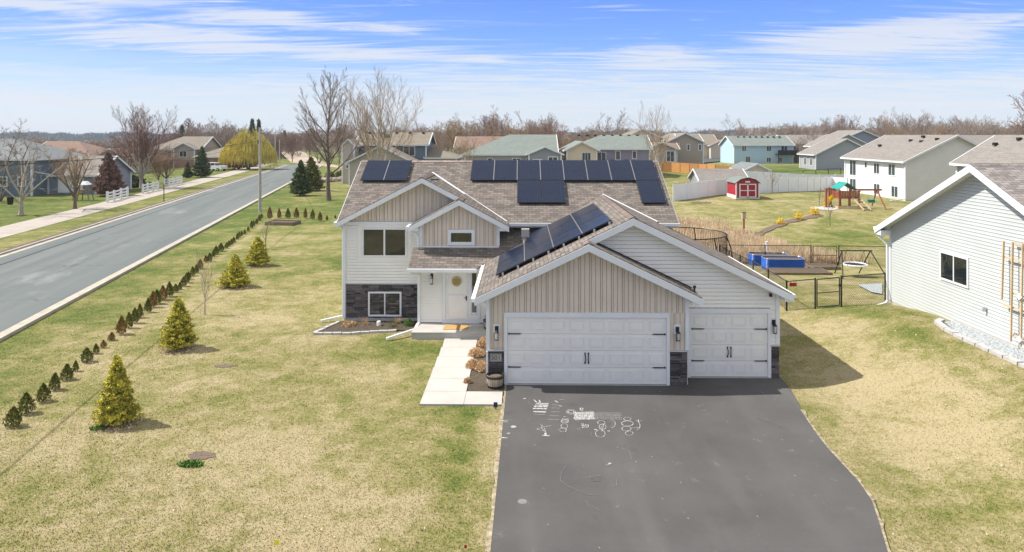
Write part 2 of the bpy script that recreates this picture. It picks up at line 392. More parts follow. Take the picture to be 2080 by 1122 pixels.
def m_road():
    m, nt, b = _nt('road_asphalt', .9, .25); L = nt.links
    tc = nt.nodes.new('ShaderNodeTexCoord')
    o = mixn(nt, rngn(nt, noisen(nt, .5, 5, .6, 'UV', (1.6, .06, 1)), .3, .7), (.118, .136, .137), (.172, .190, .188))
    o = mixn(nt, rngn(nt, noisen(nt, .25, 5, .7, 'UV', (1, .3, 1)), .56, .70, 0, .55), o, (.32, .33, .33))
    o = mixn(nt, rngn(nt, noisen(nt, 60, 2, .6), .35, .65, 0, .6), o, mixn(nt, 1., o, (.78, .78, .78), 'MULTIPLY'))
    # tar-sealed cracks: one running along, some across
    sx = nt.nodes.new('ShaderNodeSeparateXYZ'); L.new(tc.outputs['UV'], sx.inputs[0])
    w = nt.nodes.new('ShaderNodeMath'); w.operation = 'ADD'; L.new(sx.outputs[0], w.inputs[0]); L.new(rngn(nt, noisen(nt, .35, 2, .4, 'UV'), 0, 1, -.15, .15), w.inputs[1])
    a = nt.nodes.new('ShaderNodeMath'); a.operation = 'SUBTRACT'; L.new(w.outputs[0], a.inputs[0]); a.inputs[1].default_value = 1.75
    ab = nt.nodes.new('ShaderNodeMath'); ab.operation = 'ABSOLUTE'; L.new(a.outputs[0], ab.inputs[0])
    o = mixn(nt, rngn(nt, ab.outputs[0], .05, .09, 1, 0), o, (.022, .025, .03))
    w2 = nt.nodes.new('ShaderNodeMath'); w2.operation = 'ADD'; L.new(sx.outputs[1], w2.inputs[0]); L.new(rngn(nt, noisen(nt, .5, 5, .6, 'UV'), 0, 1, -1.5, 1.5), w2.inputs[1])
    d = nt.nodes.new('ShaderNodeMath'); d.operation = 'DIVIDE'; L.new(w2.outputs[0], d.inputs[0]); d.inputs[1].default_value = 9.
    fr = nt.nodes.new('ShaderNodeMath'); fr.operation = 'FRACT'; L.new(d.outputs[0], fr.inputs[0])
    o = mixn(nt, rngn(nt, fr.outputs[0], .004, .009, .75, 0), o, (.06, .065, .07))
    o = mixn(nt, rngn(nt, noisen(nt, .9, 6, .75, 'UV', (.5, 1, 1)), .62, .68, 0, .4), o, (.10, .12, .125))
    L.new(o, b.inputs['Base Color']); bumpn(nt, b, noisen(nt, 80, 3, .7), .3, .01)
m_road()
def m_lawn(name, blade=False):
    m, nt, b = _nt(name, .95, .12); L = nt.links
    g = nt.nodes.new('ShaderNodeNewGeometry'); pos = g.outputs['Position']
    def nz(scale, det=4, r=.6, s3=(1, 1, 1), dist=0):
        mp = nt.nodes.new('ShaderNodeMapping'); mp.inputs['Scale'].default_value = s3; L.new(pos, mp.inputs[0])
        n = nt.nodes.new('ShaderNodeTexNoise'); L.new(mp.outputs[0], n.inputs['Vector']); n.inputs['Scale'].default_value = scale
        n.inputs['Detail'].default_value = det; n.inputs['Roughness'].default_value = r; n.inputs['Distortion'].default_value = dist; return n.outputs[0]
    at = nt.nodes.new('ShaderNodeAttribute'); at.attribute_name = 'green'
    def add(a, bb, op='ADD', cl=False):
        n = nt.nodes.new('ShaderNodeMath'); n.operation = op; n.use_clamp = cl
        for i, v in enumerate((a, bb)):
            if isinstance(v, (int, float)): n.inputs[i].default_value = v
            else: L.new(v, n.inputs[i])
        return n.outputs[0]
    s = add(at.outputs['Fac'], rngn(nt, nz(.32, 5, .62, dist=.4), .25, .75, -.42, .42))
    s = add(s, rngn(nt, nz(1.6, 5, .7, dist=.3), .25, .75, -.36, .36))
    s = add(s, rngn(nt, nz(11, 4, .65), .25, .75, -.28, .28), cl=True)
    ramp = nt.nodes.new('ShaderNodeValToRGB'); L.new(s, ramp.inputs[0]); cr = ramp.color_ramp
    cr.elements[0].position = 0; cr.elements[0].color = (.39, .328, .195, 1); cr.elements[1].position = 1; cr.elements[1].color = (.080, .122, .027, 1)
    for p, c in [(.25, (.30, .262, .128, 1)), (.5, (.212, .205, .072, 1)), (.72, (.142, .162, .043, 1))]:
        e = cr.elements.new(p); e.color = c
    o = ramp.outputs[0]
    f = rngn(nt, nz(24, 6, .85), .32, .68, .76, 1.15)
    if blade: f = add(f, rngn(nt, g.outputs['Random Per Island'], 0, 1, .75, 1.3), 'MULTIPLY')
    else: f = add(f, rngn(nt, nz(95, 3, .7), .3, .7, .72, 1.22), 'MULTIPLY')
    cb = nt.nodes.new('ShaderNodeCombineColor'); [L.new(f, cb.inputs[i]) for i in range(3)]
    L.new(mixn(nt, 1., o, cb.outputs[0], 'MULTIPLY'), b.inputs['Base Color'])
    if not blade: bumpn(nt, b, add(nz(30, 5, .75), nz(7, 4, .6)), .55, .04)
    return m
m_lawn('lawn'); m_lawn('lawn_blade', True)
# ================================================================ setting
RD = (ray(768, 280)); RD = Vector((RD.x, RD.y, 0)).normalized(); RN = Vector((RD.y, -RD.x, 0))   # along and across (to the right of) the road
def off(px, py): return W(px, py, 0).dot(RN)
oR, oL, oB, s1, s2 = off(0, 690), off(0, 520), off(0, 512), off(0, 485), off(0, 462)
print('road offsets', oR, oL, s1, s2)
def rp(o, t, z=0): q = RN*o+RD*t; return Vector((q.x, q.y, z))
def hedge_off(): return off(247, 680)
hO = hedge_off()
BLOBS = [(-3.0, 24.6, 2.0, 1.0, .55), (-1.4, 17, .5, 5, .4), (-2.5, 21.5, 1.6, 2., .3), (13.2, 22, .9, 5, .4), (13.4, 27.5, 2, 1.5, .4), (-7.0, 17, 3, 3, -.22), (-3.5, 13, 3, 2, -.22), (11, 20, 2.5, 5, -.40), (10, 26, 2, 3, -.12),
         (-13, 42, 6, 5, .3), (-18, 75, 8, 14, .35), (-6, 40, 3, 6, -.1), (20, 48, 6, 3, .35), (22, 62, 8, 6, -.0), (28, 57, 7, 5, .4), (40, 130, 20, 20, .4), (60, 150, 20, 30, .4), (-9.2, 13.4, .7, .4, .0)]
def green(x, y):
    r = x*RN.x+y*RN.y
    g = .33+0*x
    g = np.where(r < hO+.6, .33+.27*sm(hO+.6, hO-2.5, r), g)
    g = g-.32*np.exp(-((r-hO)/.28)**2)*(y < 72)
    g = np.where((r < s1) & (y > 0), .60, g)
    g = np.where((r > s1) & (r < oL), .42, g)
    g = g+.10*sm(60, 80, y)*sm(10, 16, x)-.2*np.exp(-((y-56)/9)**2)*sm(22, 15, x)*sm(8, 12, x)
    g = g+.2*sm(40, 60, y)*sm(0, -6, x)
    for bx, by, rx, ry, w in BLOBS: g = g+w*np.exp(-((x-bx)/rx)**2-((y-by)/ry)**2)
    return g
def axis(segs):
    a = [segs[0][0]]
    for x0, x1, st in segs:
        n = max(1, int(round((x1-x0)/st))); a += list(np.linspace(x0, x1, n+1)[1:])
    return np.array(a)
def build_ground():
    xs = axis([(-6000, -1000, 500), (-1000, -200, 40), (-200, -60, 5), (-60, -25, 1), (-25, 25, .35), (25, 60, .8), (60, 200, 4), (200, 1000, 40), (1000, 6000, 500)])
    ys = axis([(-40, 0, 4), (0, 60, .4), (60, 110, 1), (110, 300, 5), (300, 1000, 35), (1000, 9000, 500)])
    X, Y = np.meshgrid(xs, ys); Z = H(X, Y)
    # small lumps in the turf
    V = np.stack([X.ravel(), Y.ravel(), Z.ravel()], 1)
    nx, ny = len(xs), len(ys); i = np.arange(nx-1)[None]+np.arange(ny-1)[:, None]*nx
    Fc = np.stack([i, i+1, i+1+nx, i+nx], -1).reshape(-1, 4)
    o = npmesh('ground', V, Fc, M['lawn'], smooth=True, attr={'green': green(X.ravel(), Y.ravel())}); tag(o, kind='structure')
build_ground()
def sheet(name, pts, z, m, kind='structure', uvdir=None, draped=False, parent=None):
    mb = MB()
    if draped: mb.poly([(p[0], p[1], h(p[0], p[1])+z) for p in pts])
    else: mb.poly([(p[0], p[1], z) for p in pts])
    o = obj(name, mb, M[m], parent)
    if parent is None: tag(o, kind=kind)
    return o
def strip(name, o0, o1, t0, t1, z0, z1, m, kind='structure', n=80):
    mb = MB(); ts = np.linspace(t0, t1, n+1)
    for a, b in zip(ts, ts[1:]):
        if z1-z0 < .02: mb.poly([rp(o0, a, z1), rp(o1, a, z1), rp(o1, b, z1), rp(o0, b, z1)])
        else: mb.hexa([rp(o0, a, z0), rp(o1, a, z0), rp(o1, b, z0), rp(o0, b, z0), rp(o0, a, z1), rp(o1, a, z1), rp(o1, b, z1), rp(o0, b, z1)])
    o = obj(name, mb, M[m]); tag(o, kind=kind)
    me = o.data; uv = me.uv_layers.new(name='UVMap')
    for l in me.loops:
        c = me.vertices[l.vertex_index].co; uv.data[l.index].uv = (c.dot(RN)-o0, c.dot(RD))
    return o
TEND = 190
strip('road', oL, oR, -30, TEND, 0, .015, 'road_asphalt')
strip('gutter_pan', oR-.45, oR, -30, TEND, 0, .024, 'kerb_concrete'); strip('gutter_pan', oL, oL+.45, -30, TEND, 0, .024, 'kerb_concrete')
strip('kerb', oR, oR+.17, -30, TEND, -.1, .13, 'kerb_concrete'); strip('kerb', oL-.17, oL, -30, TEND, -.1, .13, 'kerb_concrete')
strip('verge_edge', oL-.95, oL-.17, -30, TEND, 0, .012, 'kerb_back')
strip('pavement', s2, s1, -30, 200, 0, .02, 'sidewalk')
# unpaved track that carries on where the street ends
def track():
    L_ = [(592, 331), (578, 318), (566, 305), (552, 292), (549, 287)]; R2 = [(720, 345), (660, 331), (628, 315), (592, 299), (580, 287)]
    mb = MB()
    for i in range(len(L_)-1):
        a, b, c, d = W(*L_[i], 0), W(*R2[i], 0), W(*R2[i+1], 0), W(*L_[i+1], 0)
        mb.poly([(p.x, p.y, .035) for p in (a, b, c, d)])
    tag(obj('dirt_track', mb, M['gravel_track']), kind='structure')
track()
# driveway, walkway, beds
DRIVE = [(-.50, 21.34), (-.56, 17), (-.62, 12.7), (-.8, 8), (-1.0, -2), (5.2, -2), (5.6, 8), (6.0, 10.8), (6.77, 12.7), (7.14, 13.75), (7.42, 14.6), (7.53, 15.4), (7.57, 17.0), (7.66, 18.0), (7.86, 19.4), (8.18, 21.2), (8.22, 22.05), (5.16, 22.05), (5.16, 21.34)]
drv = sheet('driveway', DRIVE, .03, 'driveway_asphalt')
WALK = [[(-1.64, 19.62), (-.56, 19.62), (-.56, 20.6), (-1.64, 20.6)], [(-2.90, 19.62), (-1.65, 19.62), (-1.65, 20.6), (-2.90, 20.6)]]
for i in range(5):
    y0 = 20.61+i*1.08; WALK.append([(-2.90+.01*i, y0), (-1.65, y0), (-1.65, y0+1.07), (-2.90, y0+1.07)])
mb = MB()
for q in WALK: mb.prism([(x, y, -.02) for x, y in q], [(x, y, .05) for x, y in q])
tag(obj('walkway', mb, M['concrete']), kind='structure')
def edge_strip():
    rg = random.Random(3); mb = MB()
    for side, pts in ((-1, DRIVE[0:5]), (1, DRIVE[5:15])):
        for (ax, ay), (bx, by) in zip(pts, pts[1:]):
            n = max(1, int(math.hypot(bx-ax, by-ay)/.16)); w0 = rg.uniform(.0, .04)
            for i in range(n):
                w1 = max(.0, min(.06, w0+rg.uniform(-.04, .04))); p = (ax+(bx-ax)*i/n, ay+(by-ay)*i/n); q = (ax+(bx-ax)*(i+1)/n, ay+(by-ay)*(i+1)/n)
                mb.poly([(p[0]-side*.05, p[1], .036), (p[0]+side*w0, p[1], .036), (q[0]+side*w1, q[1], .036), (q[0]-side*.05, q[1], .036)]); w0 = w1
    tag(obj('verge_soil', mb, M['edge_soil']), kind='structure')
mat('edge_soil', (.22, .18, .12), .95, .45, 9, .8, 50, col2=(.33, .28, .19))
edge_strip()
BED1 = [(-1.63, 20.62), (-1.63, 26.0), (-1.06, 26.0), (-1.06, 21.5), (-.5, 21.3), (-.54, 20.62)]
BED2 = [(-7.95, 26.7), (-6.6, 26.75), (-5.6, 27.0), (-4.2, 27.1), (-4.2, 28.4), (-7.4, 28.4)]
def bumpy_bed(name, poly, z, m, cell=.07, amp=.03, seed=1):
    rg = np.random.default_rng(seed); P = np.array(poly); x0, y0 = P.min(0); x1, y1 = P.max(0)
    xs = np.arange(x0, x1+cell, cell); ys = np.arange(y0, y1+cell, cell); X, Y = np.meshgrid(xs, ys)
    Z = H(X, Y)+z+rg.random(X.shape)*amp; V = np.stack([X.ravel(), Y.ravel(), Z.ravel()], 1); nx = len(xs)
    i = (np.arange(nx-1)[None]+np.arange(len(ys)-1)[:, None]*nx).ravel()
    Fc = np.stack([i, i+1, i+1+nx, i+nx], -1); cx = V[Fc].mean(1)
    Fc = Fc[inpoly(cx[:, 0], cx[:, 1], poly)]
    return npmesh(name, V, Fc, M[m])
def inpoly(x, y, poly):
    r = np.zeros(x.shape, bool); n = len(poly)
    for i in range(n):
        x0, y0 = poly[i]; x1, y1 = poly[(i+1) % n]
        if y0 == y1: continue
        c = ((y0 > y) != (y1 > y)) & (x < (x1-x0)*(y-y0)/(y1-y0)+x0); r ^= c
    return r
tag(bumpy_bed('mulch_bed', BED1, .02, 'mulch'), kind='structure'); tag(bumpy_bed('mulch_bed', BED2, .03, 'mulch', seed=2), kind='structure')
BED3 = [(14.55, 23.5), (14.45, 22.4), (14.5, 20), (14.55, 17), (15.28, 17), (15.28, 24.6), (14.9, 24.5)]
tag(bumpy_bed('gravel_bed', BED3, .02, 'grey_gravel', .05, .05, 3), kind='structure')
def edging(name, pts, m, label, w=.14, hgt=.10, step=.3):
    mb = MB(); rg = random.Random(5)
    for (ax, ay), (bx, by) in zip(pts, pts[1:]):
        L_ = math.hypot(bx-ax, by-ay); n = max(1, int(L_/step))
        for i in range(n):
            t0, t1 = i/n+.01, (i+1)/n-.01; p = Vector((ax+(bx-ax)*t0, ay+(by-ay)*t0, 0)); q = Vector((ax+(bx-ax)*t1, ay+(by-ay)*t1, 0))
            p.z = h(p.x, p.y)+hgt/2-.02+rg.uniform(-.01, .01); q.z = h(q.x, q.y)+hgt/2-.02+rg.uniform(-.01, .01)
            mb.bar(p, q, w, hgt)
    return tag(obj(name, mb, M[m]), label, 'edging')
edging('bed_edging', [(-7.5, 28.2), (-8.05, 26.6), (-6.6, 26.63), (-5.6, 26.9), (-4.9, 27.0)], 'edging', 'pale stone block edging around the dark mulch bed below the stone wall')
edging('bed_edging', [(14.95, 24.7), (14.6, 24.4), (14.38, 23.5), (14.3, 22.4), (14.35, 20), (14.4, 17)], 'edging', 'grey curved concrete edging around the gravel bed beside the neighbouring wall', .2, .12, .5)
# patches in the lawn
def patch(px, py, rx, ry, m, z=.012, seed=0, name='bare_patch', kind='structure'):
    rg = random.Random(seed); c = W(px, py); mb = MB(); k = 22
    pts = []
    for i in range(k):
        t = 2*math.pi*i/k; r = rg.uniform(.75, 1.1); x = c.x+rx*math.cos(t)*r; y = c.y+ry*math.sin(t)*r; pts.append((x, y, h(x, y)+z))
    mb.poly(pts); return tag(obj(name, mb, M[m]), kind=kind)
patch(457, 744, .42, .16, 'brown_mulch', seed=2); patch(410, 926, .40, .22, 'brown_mulch', seed=4)
patch(1620-40, 433, .0, .0, 'soil') if False else None
# planting strip seen above the swale, and the little round bed by the saplings
def mulch_strip():
    pts = [(1530, 480), (1562, 466), (1600, 452), (1640, 443), (1670, 438)]; mb = MB()
    P = [W(*q) for q in pts]
    for i, (a, b) in enumerate(zip(P, P[1:])):
        for k in range(3):
            p = a.lerp(b, k/3); q = a.lerp(b, (k+1)/3); w = .55
            mb.poly([(p.x, p.y-w, h(p.x, p.y-w)+.05), (q.x, q.y-w, h(q.x, q.y-w)+.05), (q.x, q.y+w, h(q.x, q.y+w)+.05), (p.x, p.y+w, h(p.x, p.y+w)+.05)])
    mb.v = [(v[0]+random.Random(int(v[0]*90+v[1]*70)).uniform(-.15, .15), v[1]+random.Random(int(v[0]*50+v[1]*30)).uniform(-.2, .2), v[2]) for v in mb.v]
    tag(obj('mulch_strip', mb, M['brown_mulch']), kind='structure')
mulch_strip()
patch(1672, 424, 1.6, 1.3, 'edging', .04, 7, 'round_bed'); patch(1425, 412, 1.2, .8, 'brown_mulch', .03, 8)
P = [W(1742, 581), W(1792, 578), W(1792, 600), W(1770, 596)]
tag(obj('gravel_patch', MB().poly([(p.x, p.y, h(p.x, p.y)+.06) for p in P]), M['grey_gravel']), kind='structure')
# far street between the houses behind
mb = MB(); P = [W(1418, 327, 1), W(1500, 322, 1), W(1520, 312, 1), W(1418, 314, 1)]
tag(obj('far_street', MB().poly([(p.x, p.y, h(p.x, p.y)+.35) for p in P]), M['road_asphalt']), kind='structure')
P = [W(1427, 333, 1), W(1500, 344, 1), W(1512, 342, 1), W(1440, 330, 1)]
tag(obj('footpath', MB().poly([(p.x, p.y, h(p.x, p.y)+.12) for p in P]), M['sidewalk']), kind='structure')
# ================================================================ the main house
def siding(F_, poly, pitch=.125, tilt=.026, base=0.):
    """lapped boards clipped to a convex outline given as (u, z)"""
    mb = MB(); zs = [p[1] for p in poly]; z0, z1 = min(zs), max(zs)
    def span(z):
        us = []
        for (a, b), (c, d) in zip(poly, poly[1:]+poly[:1]):
            if (b <= z <= d) or (d <= z <= b):
                if abs(d-b) < 1e-9: us += [a, c]
                else: us.append(a+(c-a)*(z-b)/(d-b))
        return (min(us), max(us)) if us else None
    z = z0
    while z < z1-.004:
        t = min(z+pitch-.013, z1-.001); s0, s1 = span(z+.0005), span(t-.0005)
        if s0 and s1:
            mb.poly([F_.p(s0[0], z, base+tilt), F_.p(s0[1], z, base+tilt), F_.p(s1[1], t, base+.001), F_.p(s1[0], t, base+.001)])
            mb.poly([F_.p(s0[0], z, base-.02), F_.p(s0[1], z, base-.02), F_.p(s0[1], z, base+tilt), F_.p(s0[0], z, base+tilt)])
        z += pitch
    mb.poly([F_.p(u, z_, base-.05) for u, z_ in poly]); return mb
def battens(F_, poly, pitch=.175, w=.045, d=.016):
    """upright boards with an open groove on each side of every cover strip"""
    mb = MB(); mb.poly([F_.p(u, z_, -.035) for u, z_ in poly]); us = [p[0] for p in poly]
    def span(u):
        zs = []
        for (a, b), (c, e) in zip(poly, poly[1:]+poly[:1]):
            if (a <= u <= c) or (c <= u <= a):
                if abs(c-a) < 1e-9: zs += [b, e]
                else: zs.append(b+(e-b)*(u-a)/(c-a))
        return (min(zs), max(zs)) if zs else None
    def piece(u0, u1, d0):
        a, b = span(u0+.0005), span(u1-.0005)
        if a and b and min(a[1], b[1])-max(a[0], b[0]) > .01:
            mb.hexa([F_.p(u0, a[0], d0), F_.p(u1, b[0], d0), F_.p(u1, b[0], -.03), F_.p(u0, a[0], -.03), F_.p(u0, a[1], d0), F_.p(u1, b[1], d0), F_.p(u1, b[1], -.03), F_.p(u0, a[1], -.03)])
    u = min(us); g = .016; k = 0; peak = [p[0] for p in poly if p[1] == max(q[1] for q in poly)][0]
    while u < max(us)-.02:
        for ww, dd in (((.15, 0.), (.055, .018)) if k % 2 == 0 else ((.13, 0.),)):
            e = min(u+ww-g, max(us))
            if u < peak < e: piece(u, peak, dd); piece(peak, e, dd)
            elif e-u > .01: piece(u, e, dd)
            u += ww
        k += 1
    return mb
def stones(F_, u0, u1, z0, z1, seed):
    rg = random.Random(seed); mb = MB(); z = z0
    while z < z1-.03:
        hh = min(rg.choice([.06, .08, .1, .115]), z1-z); u = u0
        if z1-(z+hh) < .04: hh = z1-z
        while u < u1-.01:
            w = min(rg.uniform(.14, .46), u1-u)
            if u1-(u+w) < .1: w = u1-u
            g = .005; d = rg.uniform(.03, .07)
            a, b, c, e = u+g, u+w-g, z+g, z+hh-g; s = .008
            mb.hexa([F_.p(a, c, d-s), F_.p(b, c, d-s), F_.p(b, c, .005), F_.p(a, c, .005), F_.p(a, e, d+s*.3), F_.p(b, e, d+s*.3), F_.p(b, e, .005), F_.p(a, e, .005)])
            u += w
        z += hh
    return mb
def slab(parent, pts, thick=.07, m='roof_shingle', name='roof', soff=True):
    top = [Vector(p) for p in pts]; n = (top[1]-top[0]).cross(top[2]-top[0])
    if n.z < 0: top.reverse()
    o = obj(name, MB().prism([p-Vector((0, 0, thick)) for p in top], top), M[m], parent, uv=True)
    if soff: obj('soffit', MB().prism([p-Vector((0, 0, thick+.05)) for p in top], [p-Vector((0, 0, thick+.002)) for p in top]), M['soffit'], parent)
    return o
def board(mb, a, b, hgt, out, t=.03, drop=0.):
    a = Vector(a); b = Vector(b); o = Vector((out[0], out[1], 0)).normalized()*t; dz = Vector((0, 0, -hgt)); q = Vector((0, 0, -drop)); e = o*.15
    a = a+q; b = b+q
    mb.hexa([a+dz+e, b+dz+e, b+dz+o, a+dz+o, a+e, b+e, b+o, a+o]); return mb
def ridge(parent, a, b, side=Vector((1, 0, 0)), slope=.5, name='ridge_cap', w=.15):
    a = Vector(a); b = Vector(b); L_ = (b-a).length; n = int(L_/.2); mb = MB(); side = side.normalized()
    dn = Vector((0, 0, -w*slope))
    for i in range(n):
        p = a.lerp(b, i/n); q = a.lerp(b, (i+1.15)/n); l0 = Vector((0, 0, .03)); l1 = Vector((0, 0, .012))
        for s in (1, -1): mb.poly([p+l0, q+l1, q+side*w*s+dn+l1, p+side*w*s+dn+l0][::s])
        mb.poly([p+l0, p+side*w+dn+l0, p+side*w+dn, p, p-side*w+dn, p-side*w+dn+l0])
    return obj(name, mb, M['ridge_cap'], parent)
def window(parent, F_, u0, u1, z0, z1, n=2, tr=.09, glass='glass', frame='white_trim', depth=.055, name='window'):
    mb = MB(); d = depth
    mb.fbox(F_, u0, u1, z1-tr, z1, -.01, d); mb.fbox(F_, u0, u1, z0, z0+tr, -.01, d)
    mb.fbox(F_, u0, u0+tr, z0+tr, z1-tr, -.01, d); mb.fbox(F_, u1-tr, u1, z0+tr, z1-tr, -.01, d)
    w = (u1-u0-2*tr)/n
    for i in range(1, n): mb.fbox(F_, u0+tr+w*i-tr*.35, u0+tr+w*i+tr*.35, z0+tr, z1-tr, -.01, d*.97)
    f = obj(name, mb, M[frame], parent)
    for i in range(n):
        a = u0+tr+w*i+.01; b = a+w-.02
        obj('pane', MB().poly([F_.p(a, z0+tr, .034), F_.p(b, z0+tr, .034), F_.p(b, z1-tr, .034), F_.p(a, z1-tr, .034)]), M[glass], f)
    return f
def lantern(parent, F_, u, z):
    mb = MB(); mb.fbox(F_, u-.055, u+.055, z-.0, z+.16, 0, .035)
    mb.path([F_.p(u, z+.1, .03), F_.p(u, z+.13, .1), F_.p(u, z+.05, .14)], .014)
    c = F_.p(u, 0, .14); 
    mb.lathe((c.x, c.y, z-.02), [(.012, .09), (.07, .03), (.075, .02)], 8)
    for k in range(4):
        t = k*math.pi/2+.78; mb.tube((c.x+.06*math.cos(t), c.y+.06*math.sin(t), z-.22), (c.x+.068*math.cos(t), c.y+.068*math.sin(t), z), .008, n=4)
    mb.lathe((c.x, c.y, z-.24), [(.0, .0), (.064, .0), (.066, .025), (0, .025)], 8)
    o = obj('wall_lantern', mb, M['black_metal'], parent)
    obj('lamp_glass', MB().lathe((c.x, c.y, z-.215), [(0, 0), (.045, 0), (.05, .2), (0, .2)], 8), M['lamp_glass'], o)
    obj('mounting_block', MB().fbox(F_, u-.10, u+.10, z-.06, z+.22, .0, .02), M['white_trim'], o)
def gdoor(parent, F_, u0, u1, z0, z1, cols):
    mb = MB(); rows = 4; hh = (z1-z0)/rows
    for r in range(rows):
        a = z0+r*hh+.004; b = z0+(r+1)*hh-.004; mb.fbox(F_, u0, u1, a, b, 0, .02)
    w = (u1-u0)/cols
    for r in range(rows):
        for c in range(cols):
            x0 = u0+c*w+w*.12; x1 = u0+(c+1)*w-w*.12; a = z0+r*hh+hh*.2; b = z0+(r+1)*hh-hh*.2
            t = .022   # raised frame round each panel, then the panel itself set in
            mb.fbox(F_, x0, x1, b-t, b, .02, .034); mb.fbox(F_, x0, x1, a, a+t, .02, .034)
            mb.fbox(F_, x0, x0+t, a+t, b-t, .02, .034); mb.fbox(F_, x1-t, x1, a+t, b-t, .02, .034)
            mb.fbox(F_, x0+t*2.2, x1-t*2.2, a+t*2.2, b-t*2.2, .02, .036)
    d = obj('garage_door', mb, M['door_white'], parent)
    for zz in (z0+3*hh, z0+hh):
        for s in (0, 1):
            m = MB(); x = u0+.03 if s == 0 else u1-.03; q = 1 if s == 0 else -1
            a, b = sorted((x, x+q*.36)); m.fbox(F_, a, b, zz-.012, zz+.02, .046, .058)
            a, b = sorted((x+q*.36, x+q*.40)); m.fbox(F_, a, b, zz-.005, zz+.013, .03, .046)
            a, b = sorted((x, x+q*.03)); m.fbox(F_, a, b, zz-.026, zz+.034, .03, .046)
            obj('hinge', m, M['black_metal'], d)
    for s in (-1, 1):
        m = MB(); c = (u0+u1)/2+s*.055; zc = z0+hh*1.55
        m.path([F_.p(c, zc-.13, .035), F_.p(c-s*.012, zc-.05, .075), F_.p(c-s*.012, zc+.05, .075), F_.p(c, zc+.13, .035)], .014)
        m.fbox(F_, c-.022, c+.022, zc+.12, zc+.17, .03, .042); m.fbox(F_, c-.022, c+.022, zc-.17, zc-.12, .03, .042)
        obj('handle', m, M['black_metal'], d)
    obj('bottom_seal', MB().fbox(F_, u0, u1, z0-.025, z0-.003, 0, .03), M['black_metal'], d)
    return d
HS = thing('house', 'split-level house with white siding, beige gables, dark stone and solar panels on its brown roof', 'house', (0, 28, 0))
FM = F((0, 28.45), (1, 0), (0, -1)); FE = F((0, 27.3), (1, 0), (0, -1)); FG = F((0, 21.3), (1, 0), (0, -1)); FS = F((0, 22.0), (1, 0), (0, -1))
wt = M['white_trim']
zr = lambda x: 5.15-.48*abs(x-3.5)
# walls ------------------------------------------------
obj('wall', siding(FM, [(-7.33, 1.60), (-4.0, 1.60), (-4.0, 4.02), (-7.33, 4.02)], .125), M['siding_white'], HS)
obj('gable_wall', battens(FM, [(-7.2, 4.16), (-.8, 4.16), (-4.05, 5.82)]), M['siding_beige'], HS)
obj('wall', siding(FM, [(-1.2, 2.9), (6.2, 2.9), (6.2, 4.1), (-1.2, 4.1)], .125), M['siding_white'], HS)
obj('foundation', MB().fbox(FM, -7.3, -4.1, -.3, .16, -.3, .03), M['concrete_step'], HS)
obj('stone_veneer', stones(FM, -7.24, -4.1, .17, 1.56, 1), M['stone_veneer'], HS); obj('mortar', MB().fbox(FM, -7.3, -4.1, .16, 1.57, -.05, .022), M['mortar'], HS)
obj('stone_cap', MB().fbox(FM, -7.33, -4.1, 1.565, 1.60, 0, .08), M['stone_cap'], HS)
for nm_, f_, *q_ in [('corner_trim', FM, -7.38, -7.27, .16, 4.0, -.05, .085), ('belt_trim', FM, -7.38, -4.0, 4.0, 4.15, -.02, .05), ('corner_trim', FE, -4.12, -4.0, .26, 2.7, -.02, .05),
                     ('corner_trim', FE, -4.04, -3.92, 3.34, 4.2, -.02, .04), ('corner_trim', FE, -.98, -.86, 3.34, 4.2, -.02, .04), ('belt_trim', FE, -4.0, -.9, 3.27, 3.33, 0, .03), ('corner_trim', FG, -1.09, -.98, 1.10, 2.86, -.03, .05),
                     ('corner_trim', FG, 5.04, 5.15, 1.11, 2.86, -.03, .05), ('corner_trim', FG, -1.09, -1.03, .02, 1.04, -.03, .03), ('corner_trim', FS, 8.07, 8.19, 1.08, 2.78, -.03, .05)]: obj(nm_, MB().fbox(f_, *q_), wt, HS)
obj('wall', siding(FE, [(-4.1, .3), (-1.05, .3), (-1.05, 2.95), (-4.1, 2.95)], .125), M['siding_white'], HS)
obj('gable_wall', battens(FE, [(-3.98, 3.3), (-.9, 3.3), (-.9, 4.22), (-2.44, 5.03), (-3.98, 4.22)]), M['siding_beige'], HS)
mb = MB(); mb.box(-.92, -.88, 27.28, 28.45, 3.0, 4.2); mb.box(-4.0, -3.96, 27.32, 28.45, .2, 4.2); mb.box(-4.12, -4.1, 27.3, 28.45, 0, 2.9)
mb.box(-7.35, -7.31, 28.46, 36.2, 0, 4.1); mb.box(6.18, 6.22, 28.46, 36.2, 0, 4.1); mb.box(-7.35, 6.2, 36.2, 36.24, 0, 4.1)
mb.box(8.13, 8.17, 22.01, 28.4, 0, 2.85); mb.box(6.2, 8.17, 28.4, 28.44, 0, 2.85); mb.box(-1.07, -1.03, 21.32, 27.3, 0, 2.85); mb.box(5.11, 5.13, 21.31, 22.0, 0, 2.9)
mb.prism([(x, 28.42, z) for x, z in ((5.2, 2.8), (8.17, 2.8), (5.2, 4.2))], [(x, 28.40, z) for x, z in ((5.2, 2.8), (8.17, 2.8), (5.2, 4.2))])
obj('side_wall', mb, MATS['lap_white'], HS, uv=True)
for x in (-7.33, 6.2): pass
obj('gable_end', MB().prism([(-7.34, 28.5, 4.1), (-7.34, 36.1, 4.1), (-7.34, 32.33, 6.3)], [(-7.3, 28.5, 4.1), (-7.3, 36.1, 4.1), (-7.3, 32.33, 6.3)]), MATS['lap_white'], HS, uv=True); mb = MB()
mb.prism([(6.22, 28.5, 4.1), (6.22, 36.1, 4.1), (6.22, 32.33, 6.3)], [(6.18, 28.5, 4.1), (6.18, 36.1, 4.1), (6.18, 32.33, 6.3)]); obj('gable_end', mb, MATS['lap_white'], HS, uv=True)
